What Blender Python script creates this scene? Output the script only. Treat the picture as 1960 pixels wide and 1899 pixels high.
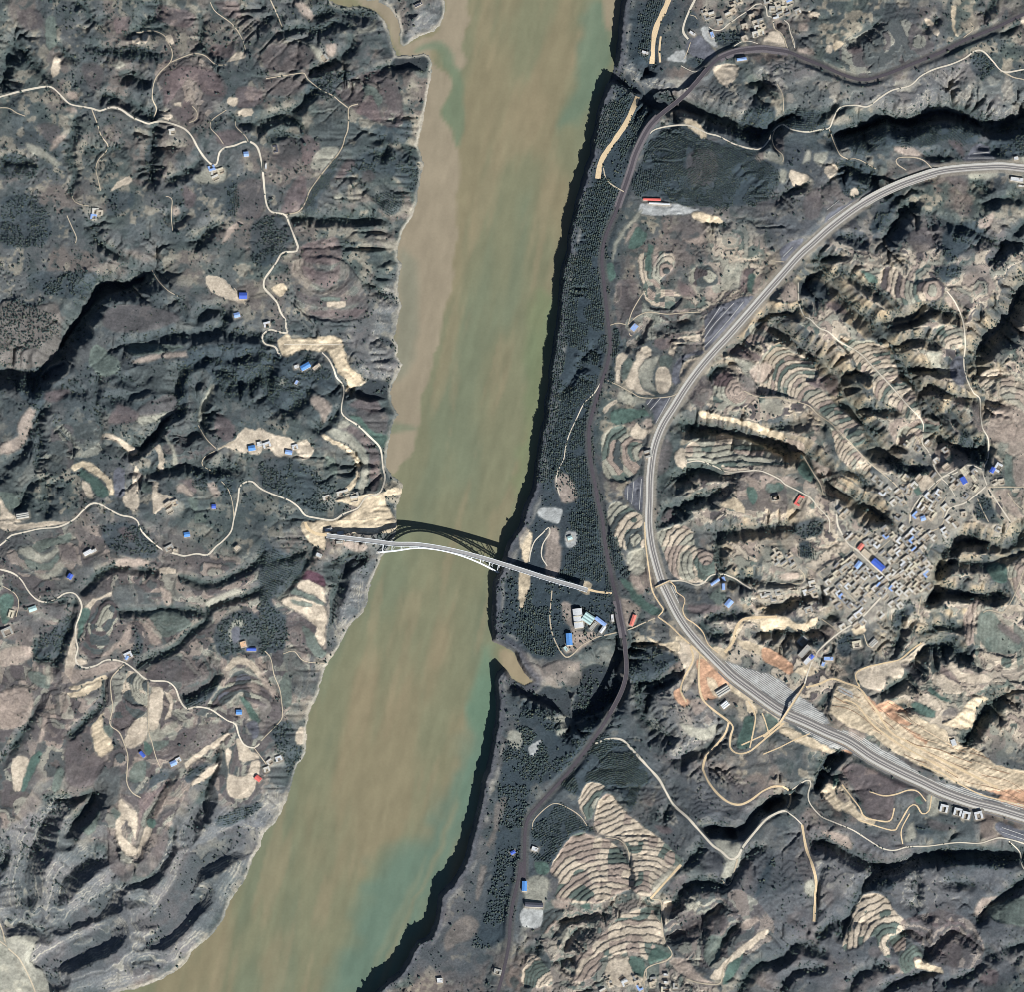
import bpy, math, random, time
import numpy as np
from mathutils import Vector
T0 = time.time()
random.seed(7)
rng = np.random.default_rng(11)
scene = bpy.context.scene
for _o in list(bpy.data.objects):
    bpy.data.objects.remove(_o)

# ------------------------------------------------------------------ camera, sky, sun, exposure
S = 1.5                      # metres per map unit (the photograph is 1960 x 1899 map units)
MW, MH = 1960.0, 1899.0
VIEW = math.radians(14.0)    # the satellite looks from slightly south of overhead
Z0 = 70.0                    # mid elevation of the plateau
DIST = 100000.0
cam_data = bpy.data.cameras.new('satellite_camera')
cam = bpy.data.objects.new('satellite_camera', cam_data)
scene.collection.objects.link(cam)
cam.location = (0, -DIST * math.sin(VIEW), Z0 + DIST * math.cos(VIEW))
cam.rotation_euler = (VIEW, 0, 0)
cam_data.sensor_fit = 'HORIZONTAL'
cam_data.sensor_width = 36.0
cam_data.lens = 36.0 * DIST / (MW * S)
cam_data.clip_start = 1000.0
cam_data.clip_end = 200000.0
scene.camera = cam

SUN_AZ, SUN_EL = math.radians(155.0), math.radians(35.0)
world = bpy.data.worlds.new('World')
scene.world = world
world.use_nodes = True
wn = world.node_tree
wn.nodes.clear()
wo = wn.nodes.new('ShaderNodeOutputWorld')
wb = wn.nodes.new('ShaderNodeBackground')
ws = wn.nodes.new('ShaderNodeTexSky')
ws.sky_type = 'NISHITA'
ws.sun_disc = False
ws.sun_elevation = SUN_EL
ws.sun_rotation = SUN_AZ
ws.altitude = 900.0
ws.air_density = 0.8
ws.dust_density = 0.6
wb.inputs['Strength'].default_value = 0.05
wn.links.new(ws.outputs[0], wb.inputs[0])
wn.links.new(wb.outputs[0], wo.inputs[0])
sun_data = bpy.data.lights.new('sun', 'SUN')
sun_data.energy = 5.0
sun_data.angle = math.radians(0.5)
sun_data.color = (1.0, 0.975, 0.94)
sun = bpy.data.objects.new('sun', sun_data)
scene.collection.objects.link(sun)
sv = Vector((math.sin(SUN_AZ) * math.cos(SUN_EL), math.cos(SUN_AZ) * math.cos(SUN_EL), math.sin(SUN_EL)))
sun.rotation_euler = sv.to_track_quat('Z', 'Y').to_euler()
scene.view_settings.view_transform = 'Standard'
scene.cycles.filter_width = 0.9
scene.view_settings.look = 'None'
scene.view_settings.gamma = 1.0
scene.view_settings.use_curve_mapping = False
scene.view_settings.exposure = 0.72
ALB = 0.72                   # photograph tone -> base colour

# ------------------------------------------------------------------ map helpers
COS, SIN = math.cos(VIEW), math.sin(VIEW)
def world_xy(px, py, z):
    return (np.asarray(px) - MW / 2) * S, ((MH / 2 - np.asarray(py)) * S - (np.asarray(z) - Z0) * SIN) / COS

ZK = 843.0 / 1899.0 / 1.686232
TILES = {}
for _r, _oy in enumerate((0, 843, 1686, 2359)):
    for _c, _ox in enumerate((0, 843, 1686, 2462)):
        TILES['%d%d' % (_r, _c)] = (_ox / 1.686232, _oy / 1.686232, ZK)
for _k, _ox, _oy, _s in (('V', 2600, 1640, 300 / 1899), ('U', 2850, 1400, 400 / 1899), ('N', 2200, 0, 400 / 1960), ('F', 1780, 1900, 300 / 1960),
                         ('B', 1000, 1640, 960 / 1960), ('K', 2480, 2000, 420 / 1960), ('S', 1900, 2980, 500 / 1960)):
    TILES[_k] = (_ox / 1.686232, _oy / 1.686232, _s / 1.686232)

def pts(s):
    """'tile x,y x,y ... tile x,y' -> array of map coordinates"""
    out, t = [], None
    for w in s.split():
        if ',' in w:
            a, b = w.split(',')
            out.append((t[0] + float(a) * t[2], t[1] + float(b) * t[2]))
        else:
            t = TILES[w]
    return np.array(out)

def catmull(P, closed=False, step=5.0):
    n = len(P)
    if n < 3:
        return P
    out = []
    for i in range(n if closed else n - 1):
        if closed:
            p0, p1, p2, p3 = P[i - 1], P[i], P[(i + 1) % n], P[(i + 2) % n]
        else:
            p1, p2 = P[i], P[i + 1]
            p0 = P[i - 1] if i > 0 else 2 * p1 - p2
            p3 = P[i + 2] if i + 2 < n else 2 * p2 - p1
        m = max(1, int(np.hypot(*(p2 - p1)) / step))
        t = (np.arange(m) / m)[:, None]
        out.append(0.5 * (2 * p1 + (p2 - p0) * t + (2 * p0 - 5 * p1 + 4 * p2 - p3) * t ** 2 + (3 * p1 - p0 - 3 * p2 + p3) * t ** 3))
    if not closed:
        out.append(P[-1:])
    return np.concatenate(out)

def resample(P, step):
    d = np.r_[0, np.cumsum(np.hypot(*np.diff(P, axis=0).T))]
    n = max(2, int(d[-1] / step) + 1)
    s = np.linspace(0, d[-1], n)
    return np.stack([np.interp(s, d, P[:, 0]), np.interp(s, d, P[:, 1])], 1)

def sm(x):
    x = np.clip(x, 0, 1)
    return x * x * (3 - 2 * x)

_lat = {}
def vnoise(x, y, scale, seed):
    if seed not in _lat:
        _lat[seed] = np.random.default_rng(seed).random((256, 256)).astype(np.float32)
    L = _lat[seed]
    u, v = x / scale + 37.3, y / scale + 91.7
    iu, iv = np.floor(u).astype(int), np.floor(v).astype(int)
    fu, fv = (u - iu), (v - iv)
    fu, fv = fu * fu * (3 - 2 * fu), fv * fv * (3 - 2 * fv)
    a, b = iu & 255, iv & 255
    a1, b1 = (iu + 1) & 255, (iv + 1) & 255
    top = L[b, a] * (1 - fu) + L[b, a1] * fu
    bot = L[b1, a] * (1 - fu) + L[b1, a1] * fu
    return (top * (1 - fv) + bot * fv) * 2 - 1

def fbm(x, y, scale, octv, seed, gain=0.5):
    a, t, tot = 1.0, 0.0, 0.0
    for o in range(octv):
        t = t + a * vnoise(x, y, scale / 2 ** o, seed + o * 17)
        tot += a
        a *= gain
    return t / tot

def seg_dist(X, Y, P, closed=True):
    """distance to the polyline and inside test (even-odd)"""
    best = np.full(X.shape, 1e18)
    ins = np.zeros(X.shape, bool)
    n = len(P)
    for i in range(n if closed else n - 1):
        ax, ay = P[i]
        bx, by = P[(i + 1) % n]
        dx, dy = bx - ax, by - ay
        l2 = dx * dx + dy * dy + 1e-9
        t = np.clip(((X - ax) * dx + (Y - ay) * dy) / l2, 0, 1)
        d2 = (X - ax - t * dx) ** 2 + (Y - ay - t * dy) ** 2
        np.minimum(best, d2, out=best)
        if closed and dy != 0:
            c = (ay > Y) != (by > Y)
            if c.any():
                ins ^= c & (X < ax + (Y - ay) * dx / dy)
    return np.sqrt(best), ins

# ------------------------------------------------------------------ the map grid
def axis(n):
    m = np.array([8, 16, 28, 45, 70, 110, 170, 260.0])
    return np.r_[-m[::-1], np.arange(0, n + 1, 2.0), math.floor(n / 2) * 2 + m]
XS, YS = axis(1960), axis(1899)
X, Y = np.meshgrid(XS, YS)
NY, NX = X.shape
WX = X + 1.6 * vnoise(X, Y, 9, 301) + 0.9 * vnoise(X, Y, 4, 303)     # ragged edges for everything drawn on the land
WY = Y + 1.6 * vnoise(X, Y, 9, 302) + 0.9 * vnoise(X, Y, 4, 304)

def window(P, pad):
    x0, y0 = P.min(0) - pad
    x1, y1 = P.max(0) + pad
    i0, i1 = np.searchsorted(XS, x0), np.searchsorted(XS, x1, 'right')
    j0, j1 = np.searchsorted(YS, y0), np.searchsorted(YS, y1, 'right')
    return (slice(max(j0, 0), j1), slice(max(i0, 0), i1))

def poly_sd(P, pad=6, ragged=True):
    w = window(P, pad)
    d, ins = seg_dist((WX if ragged else X)[w], (WY if ragged else Y)[w], P)
    return w, np.where(ins, d, -d)
# ------------------------------------------------------------------ the survey: everything read off the photograph, in map coordinates
RIVER_WEST = pts("01 1345,-300 1340,0 1330,100 1300,170 1250,215 1150,250 1060,310 1025,325 1008,300 1008,200 985,120 920,40 860,0 700,-40 500,-120 420,-120 520,0 600,28 730,28 830,60 900,130 "
                 "935,220 945,310 985,385 1080,385 1180,370 1220,385 1240,450 1235,560 1210,660 1195,760 1180,860 1155,950 1135,1040 1160,1120 1180,1180 1160,1260 1140,1380 1130,1470 1090,1580 1050,1640 1020,1700 1000,1780 985,1870 "
                 "11 1025,10 1010,80 990,190 1000,260 1022,310 1000,400 985,480 960,550 1000,610 980,680 1028,745 990,810 985,850 955,890 940,950 950,1040 1000,1110 960,1170 940,1260 915,1380 915,1500 960,1560 1030,1620 1020,1690 990,1780 980,1880 "
                 "21 985,40 970,110 930,200 870,260 850,330 810,410 790,480 770,590 740,670 660,740 610,820 550,930 490,1020 450,1110 420,1230 370,1340 345,1430 330,1560 330,1680 270,1760 245,1820 "
                 "31 215,420 175,540 110,660 20,750 0,840 30 1840,930 1800,1050 1740,1150 1680,1230 1640,1340 1570,1450 1490,1530 1400,1610 1340,1700 1200,1790 1030,1860 850,1899 500,1990 0,2080 -700,2300")
RIVER_EAST = pts("02 700,-300 700,0 690,100 675,220 660,320 655,420 640,490 620,560 560,680 515,820 500,930 470,1010 460,1110 420,1210 390,1330 350,1450 320,1600 290,1720 275,1850 "
                 "12 250,30 240,150 220,300 205,450 195,600 150,780 145,940 130,1100 100,1200 75,1350 60,1500 40,1650 0,1740 21 1830,40 1760,150 1710,300 1680,370 1650,430 1640,560 1635,700 1650,800")
RIVER_INLET = pts("21 1680,868 1760,905 1840,955 1880,1030 22 10,1080 40,1130 70,1160 20,1175 21 1890,1165 1820,1130 1765,1065 1715,1095 1690,1150")
RIVER_EAST2 = pts("21 1685,1300 1672,1450 1645,1530 1612,1700 31 1600,250 1550,420 1522,600 1475,800 1430,950 1335,1090 1250,1180 1228,1300 1205,1400 1145,1500 1090,1520 1040,1600 960,1720 870,1800 780,1899 600,2100 300,2400")
_e = RIVER_EAST.copy(); _e[:, 0] += np.interp(_e[:, 1], [0, 400, 900, 1000, 1120, 1200], [5, 9, 9, 9, 9, 7])
_e2 = RIVER_EAST2.copy(); _e2[:, 0] += np.interp(_e2[:, 1], [1300, 1420, 1600, 1899], [3, 9, 11, 14])
RIVER = np.concatenate([RIVER_WEST, _e2[::-1], RIVER_INLET[::-1], _e[::-1]])

# gullies and scarps: depth (m), half width (map units), line
GULLIES = [(d, w, pts(s)) for d, w, s in [
 (18, 15, "00 60,330 30,480 10,600"), (18, 13, "00 760,690 850,712 950,742 1050,810 1110,870 1100,1000 1080,1150 1110,1290"), (9, 9, "00 880,530 960,520 1010,600"),
 (10, 10, "00 560,860 540,1000 520,1150 550,1240 520,1380"), (7, 8, "00 640,1060 760,1080 890,1050"), (12, 10, "00 560,0 620,60 640,120 700,150"), (10, 10, "00 0,1160 140,1185 220,1170"),
 (12, 11, "00 1130,0 1120,90 1040,140 1000,200"), (9, 9, "00 1440,110 1450,300 1500,370"), (12, 10, "00 1250,1300 1380,1235 1450,1175"), (12, 10, "00 1230,1600 1290,1590 1330,1560"),
 (16, 13, "00 1420,1760 1480,1690 1560,1640"), (15, 12, "00 680,1640 720,1740 850,1840 960,1899 10 900,30 980,10"), (9, 9, "00 1899,900 1760,890 1700,840"), (10, 10, "00 420,330 470,400 540,430"),
 (10, 10, "00 90,330 220,430 330,540"), (8, 9, "00 650,330 800,350 1000,350 1110,380"), (8, 9, "00 1200,170 1000,210 880,240"), (9, 9, "00 900,560 1000,540 1060,620"),
 (18, 14, "01 380,120 520,40 640,50 870,60"), (15, 11, "01 380,500 500,430 640,320 660,230"), (15, 13, "01 400,620 330,720 200,820 60,860 0,900"), (16, 10, "01 220,1610 350,1600 500,1620 860,1612 920,1640"),
 (12, 10, "01 0,120 100,90 140,120"), (12, 10, "01 150,220 280,180 420,190 560,130 660,160"), (16, 12, "01 1050,1080 1110,1110 1180,1130"), (14, 12, "01 880,1040 890,1100 860,1160"),
 (14, 10, "01 940,1700 1010,1690"), (8, 9, "01 250,1020 160,980 90,990"), (8, 8, "01 300,940 250,880 200,840"), (10, 9, "01 680,560 820,480 930,440"), (9, 8, "01 700,1330 760,1380 860,1490"),
 (32, 26, "10 1110,60 1040,90 900,150 800,140 700,190 640,310 560,430 480,540 430,650 350,770 270,840 190,800 0,780 -200,800"),
 (16, 12, "10 900,570 1000,580 1100,560 1270,515 1450,505 1600,470 1630,370 1560,330 1460,350 1430,430"), (10, 9, "10 1300,260 1340,330 1370,410"), (12, 11, "10 1640,490 1760,510 1899,520 11 60,560"),
 (17, 14, "10 1310,780 1290,950 1310,1080 1200,1150 1140,1260 1010,1375 900,1390"), (7, 9, "10 720,820 715,1000 720,1180 725,1380"), (9, 9, "10 820,1010 950,990 1080,930"), (12, 12, "10 330,1080 210,1250 180,1370 30,1480 0,1560"),
 (10, 10, "10 290,1200 265,1500"), (10, 9, "10 430,1200 490,1300 510,1390"), (14, 12, "10 260,1600 190,1650 160,1800"), (12, 11, "10 320,1600 340,1700 360,1830"), (12, 12, "10 1020,1560 1150,1550 1260,1520 1400,1480 1520,1520 1700,1500"),
 (14, 12, "10 1460,860 1430,950 1480,1150 1400,1250 1310,1290"), (9, 9, "10 870,800 930,850 1010,830"), (9, 9, "10 900,860 1000,900 1090,850"), (8, 9, "10 500,930 620,960 560,880"), (11, 11, "10 1560,880 1470,1060 1440,1150"),
 (12, 12, "10 1850,650 1700,700 1500,690 1380,760"), (14, 13, "10 1899,820 1750,870 1620,760"), (26, 15, "11 700,930 760,890 840,910 900,960 960,900"), (20, 13, "11 860,540 920,590 990,620"), (9, 9, "11 850,230 920,260 1010,300"),
 (12, 12, "11 100,690 60,900 140,1080 260,1060 350,960"), (11, 10, "11 420,1240 480,1190 560,1150 590,1110"), (9, 9, "11 430,200 560,170 600,120"),
 (15, 12, "20 640,520 700,440 780,390 900,350 1080,390"), (14, 11, "20 1300,420 1400,440 1500,460 1650,430 1800,350 1899,280"), (15, 11, "20 1500,640 1600,590 1800,540 1899,500"),
 (14, 11, "20 890,690 1080,670 1200,640 1450,670 1500,720 1400,800 1250,950 1120,1010 1030,1060"), (17, 13, "20 1540,1000 1600,1120 1500,1220 1350,1290"), (14, 13, "20 570,620 490,800 440,900 390,1050"), (9, 9, "20 740,1180 740,1330 620,1460 500,1560"),
 (12, 12, "20 300,1250 250,1400 150,1570 50,1710"), (9, 8, "20 930,1500 980,1440 1060,1390"), (9, 8, "20 1620,1570 1660,1530"), (9, 9, "20 250,880 250,1000 380,1010"), (7, 8, "20 350,600 500,600"),
 (26, 17, "21 570,330 580,450 540,580 490,760 480,860"), (20, 13, "21 600,280 680,240 750,260"), (10, 9, "21 390,190 330,330 240,450 150,550"), (9, 9, "21 360,200 200,270 110,280"), (8, 8, "21 60,1110 130,1240"),
 (21, 13, "30 360,490 540,490 670,460 620,570 520,690 500,800"), (26, 26, "30 400,520 300,690 240,850 200,1050 260,1300"), (24, 22, "30 730,850 560,960 470,1090 440,1280"), (26, 22, "30 850,1080 690,1250 470,1360"),
 (20, 15, "30 1500,480 1380,640 1340,800"), (28, 22, "30 1730,780 1540,870 1390,950 1330,1110 1200,1300 1130,1330"), (22, 17, "30 1450,1190 1300,1370 1130,1490"), (12, 10, "30 1120,1530 1060,1580"), (28, 22, "30 780,1460 560,1560 400,1650 350,1710"),
 (20, 14, "30 90,1380 250,1400 380,1480"), (8, 9, "30 1000,860 1040,640 1160,450 1250,330"), (14, 11, "30 1230,720 1210,880 1100,1050 900,1100"), (14, 11, "30 1600,90 1560,300 1510,480 1500,680"), (22, 14, "30 300,1820 400,1780 450,1790"), (20, 16, "30 0,1000 60,900 0,820"),
 (14, 12, "30 150,1050 300,1060"), (14, 12, "30 1000,1690 1060,1670 1150,1650"), (14, 14, "30 980,1180 1100,1260 1150,1330"), (12, 12, "30 0,1110 100,1100"),
 (44, 19, "21 1880,1170 22 150,1225 300,1250 400,1180 480,1090 580,1090 650,1160 680,1230"), (38, 20, "22 680,1230 620,1350 500,1400 400,1440"), (34, 15, "22 560,1090 640,1060 700,960 725,880"), (34, 17, "22 470,1200 440,1330 400,1440"), (20, 17, "22 870,1210 900,1380 950,1500 1040,1600"),
 (16, 12, "22 1120,1110 1000,1180 870,1215"), (16, 13, "22 1130,1760 1200,1690 1330,1630"), (14, 11, "22 1390,700 1500,660 1640,670"), (18, 14, "22 1430,90 1600,60 1899,20"), (11, 10, "22 940,70 1060,10 1140,-30"), (16, 12, "22 1440,120 1450,300 1530,400 1740,390"),
 (14, 12, "22 1790,640 1899,580"), (14, 13, "22 1320,760 1400,820 1450,810"),
 (20, 14, "12 1110,1590 1250,1530 1380,1540 1520,1580"), (17, 12, "12 1120,1840 1200,1780 1350,1720 1500,1650"), (34, 18, "12 1190,1200 1300,1215 1450,1235 1600,1270 1750,1340 1899,1400"), (14, 12, "12 1470,650 1560,620 1690,530 1790,400"), (11, 9, "12 1360,850 1400,800 1480,770"),
 (16, 12, "12 1850,480 1890,540"), (9, 8, "12 780,620 860,580 940,440"), (9, 8, "12 980,500 1100,450 1190,420"), (8, 9, "12 300,960 420,820 470,720"), (10, 9, "12 1000,1899 1090,1800 1200,1840"),
 (32, 21, "13 380,70 480,150 620,290 680,370 790,440 900,560 1000,700 1060,830 1130,950 1200,1060 1260,1200 1320,1280 1480,1360 1600,1330"), (32, 22, "13 40,440 180,540 300,640 440,740 560,880 620,1000 680,1100 780,1230 850,1340 900,1400"), (14, 12, "13 900,1400 1000,1450 1180,1540"),
 (34, 19, "13 0,1290 130,1370 300,1430 440,1530 500,1640 600,1690 750,1790 900,1899"), (18, 14, "13 560,80 700,160 830,220 950,300 1000,400"), (24, 15, "13 900,470 1100,430 1220,340 1390,410"), (36, 26, "13 1899,150 1800,400 1620,580 1540,720 1590,880"),
 (18, 11, "13 1180,905 1320,950 1480,985 1700,1000"), (16, 13, "13 980,640 1150,580 1250,620"), (16, 13, "13 560,850 700,820 790,860"), (16, 13, "13 300,340 200,400 60,380"), (14, 11, "13 700,1060 860,1080 1000,1060"), (18, 14, "13 1080,960 1050,800 1200,800 1330,800"),
 (14, 11, "13 1320,1060 1400,1130 1560,1280"), (12, 10, "13 60,1230 200,1200 280,1180"), (16, 12, "13 280,160 330,120 400,60"), (14, 12, "13 850,1380 1000,1330"), (12, 10, "13 580,1520 700,1560 760,1640"),
 (26, 20, "23 1240,560 1260,440 1330,240 1450,130 1650,150 1820,180 1899,110"), (18, 12, "23 1280,400 1400,320 1650,300 1899,240"), (22, 14, "23 1200,560 1350,510 1550,530 1750,540"), (16, 12, "23 1130,830 1250,780 1400,770 1480,740"),
 (24, 17, "23 1070,990 1180,910 1350,900 1450,960 1530,990"), (15, 13, "23 900,1230 1000,1170 1090,1060"), (22, 15, "23 1490,1620 1560,1440 1620,1330 1720,1260"), (16, 12, "23 50,600 200,560 350,510 420,540"), (12, 10, "23 440,710 530,650"), (16, 11, "23 0,800 130,790 250,830 400,740"),
 (18, 14, "23 370,1899 420,1750 560,1680"), (14, 10, "23 0,420 120,440 290,430"), (12, 10, "23 930,900 960,780 1000,620"), (10, 9, "23 410,1340 450,1290"), (12, 9, "23 950,1350 1040,1340"),
 (14, 12, "33 0,600 100,500 170,480"), (30, 19, "33 350,830 450,830 600,870 700,930 870,1000 1000,970 1150,900 1500,880 1800,900 1899,900"), (16, 14, "33 870,1010 760,1100 710,1200 640,1330 560,1480"), (20, 15, "33 1899,1080 1760,1160 1620,1260 1540,1350"),
 (15, 13, "33 390,1480 500,1400 620,1390 720,1390"), (14, 11, "33 820,1660 930,1690"), (16, 15, "33 100,1660 250,1540 400,1600"), (18, 12, "33 880,1840 1000,1790 1200,1720"), (18, 13, "33 960,1490 1070,1440 1180,1500 1150,1620"), (15, 13, "33 1180,1620 1330,1450 1450,1480 1640,1640"), (14, 12, "33 1740,1590 1850,1560 1899,1540"),
 (14, 12, "33 1330,1800 1500,1760 1560,1660"), (12, 11, "33 430,1030 380,1200 380,1350"), (12, 12, "33 1130,1300 1190,1340 1100,1260"), (12, 12, "33 1100,1000 1130,1250"), (12, 12, "33 1340,1090 1480,1110"), (14, 12, "33 600,1899 680,1740 780,1700"), (14, 12, "33 100,1899 200,1740 420,1700"),
 (18, 14, "32 930,1230 1090,1270 1130,1180 1250,1110 1400,1120 1500,1130 1600,980 1700,880"), (18, 14, "32 1040,1500 1200,1420 1450,1290"), (22, 15, "32 1560,740 1450,700 1330,720"), (22, 14, "32 1540,770 1640,690 1700,600 1899,480"), (14, 13, "32 1300,830 1200,980"), (12, 10, "32 1060,520 1020,640"),
 (14, 10, "32 230,1390 400,1370 550,1350"), (16, 11, "32 1430,1610 1510,1480 1570,1440"), (16, 14, "32 1600,1860 1700,1700 1899,1640"), (14, 11, "32 290,1600 350,1480 420,1450"), (14, 11, "32 240,1700 330,1680"), (10, 9, "32 230,1470 280,1400"), (11, 10, "32 1310,1500 1330,1400"), (12, 10, "32 0,1610 60,1590"),
 (34, 17, "02 880,640 980,690 1100,740 1250,765 1400,840 1600,900 1750,960 1899,900"), (30, 15, "02 660,500 760,540 860,610 900,680"), (14, 11, "02 1700,600 1790,600 1720,700"), (12, 9, "02 860,560 910,500"), (9, 8, "02 1330,1620 1430,1640"),
 (12, 11, "03 0,620 40,560"), (16, 11, "03 470,830 560,780"), (36, 22, "03 560,960 750,900 900,830 1000,860 1100,860 1250,790 1400,790 1580,860 1700,900 1899,840"), (14, 9, "03 1200,1090 1330,1115"), (26, 16, "03 640,1180 850,1290 960,1390 1030,1480"), (18, 16, "03 900,1700 1000,1560 1060,1480"),
 (14, 12, "03 1540,1300 1620,1370 1680,1440"), (14, 10, "03 1630,1480 1760,1430 1899,1440"), (14, 12, "03 1300,1600 1500,1660 1700,1760 1899,1780"), (12, 9, "03 110,1430 230,1380 330,1330"), (12, 10, "03 560,1690 720,1720"), (14, 9, "03 330,1899 560,1870"), (13, 12, "03 1650,90 1700,0"), (12, 10, "03 650,290 740,240 830,180"),
 (12, 10, "03 1230,190 1290,160"), (10, 8, "03 1800,240 1860,160"), (14, 12, "03 1700,1899 1780,1750 1899,1600"), (12, 10, "03 1200,1560 1240,1640"), (11, 9, "03 1560,1040 1660,1080"),
]]

# chasms with sheer walls: depth (m), outline
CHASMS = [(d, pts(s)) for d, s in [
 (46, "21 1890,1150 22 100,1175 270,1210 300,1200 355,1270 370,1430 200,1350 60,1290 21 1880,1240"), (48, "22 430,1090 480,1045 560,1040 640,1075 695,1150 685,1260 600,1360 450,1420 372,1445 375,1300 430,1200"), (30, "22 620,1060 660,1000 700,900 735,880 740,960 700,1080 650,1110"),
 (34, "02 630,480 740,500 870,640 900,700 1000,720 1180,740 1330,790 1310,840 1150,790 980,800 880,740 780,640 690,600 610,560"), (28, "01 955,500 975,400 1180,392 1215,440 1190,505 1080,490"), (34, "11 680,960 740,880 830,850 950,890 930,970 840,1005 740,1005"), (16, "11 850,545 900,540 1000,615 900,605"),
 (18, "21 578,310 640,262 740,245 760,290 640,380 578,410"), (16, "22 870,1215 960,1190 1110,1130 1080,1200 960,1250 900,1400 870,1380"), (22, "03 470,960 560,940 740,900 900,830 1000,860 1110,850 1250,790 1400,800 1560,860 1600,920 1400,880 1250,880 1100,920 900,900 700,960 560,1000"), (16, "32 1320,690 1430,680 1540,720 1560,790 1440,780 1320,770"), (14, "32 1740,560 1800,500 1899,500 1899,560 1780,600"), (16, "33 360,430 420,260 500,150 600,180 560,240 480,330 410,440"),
 (14, "23 1340,300 1370,200 1450,120 1650,140 1640,175 1470,190 1400,320"), (14, "23 1200,530 1350,500 1560,530 1500,560 1330,570 1200,600"), (12, "13 920,470 1100,420 1220,345 1300,370 1200,420 1100,480 960,500"), (18, "10 680,190 800,140 900,150 1050,95 1050,130 930,200 800,240 650,340 520,520 440,640 420,600 560,400"), (14, "10 290,850 360,780 470,730 480,800 340,880"), (14, "10 1010,1380 1100,1250 1180,1150 1260,1110 1210,1190 1140,1300 1060,1370"),
]]
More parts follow.
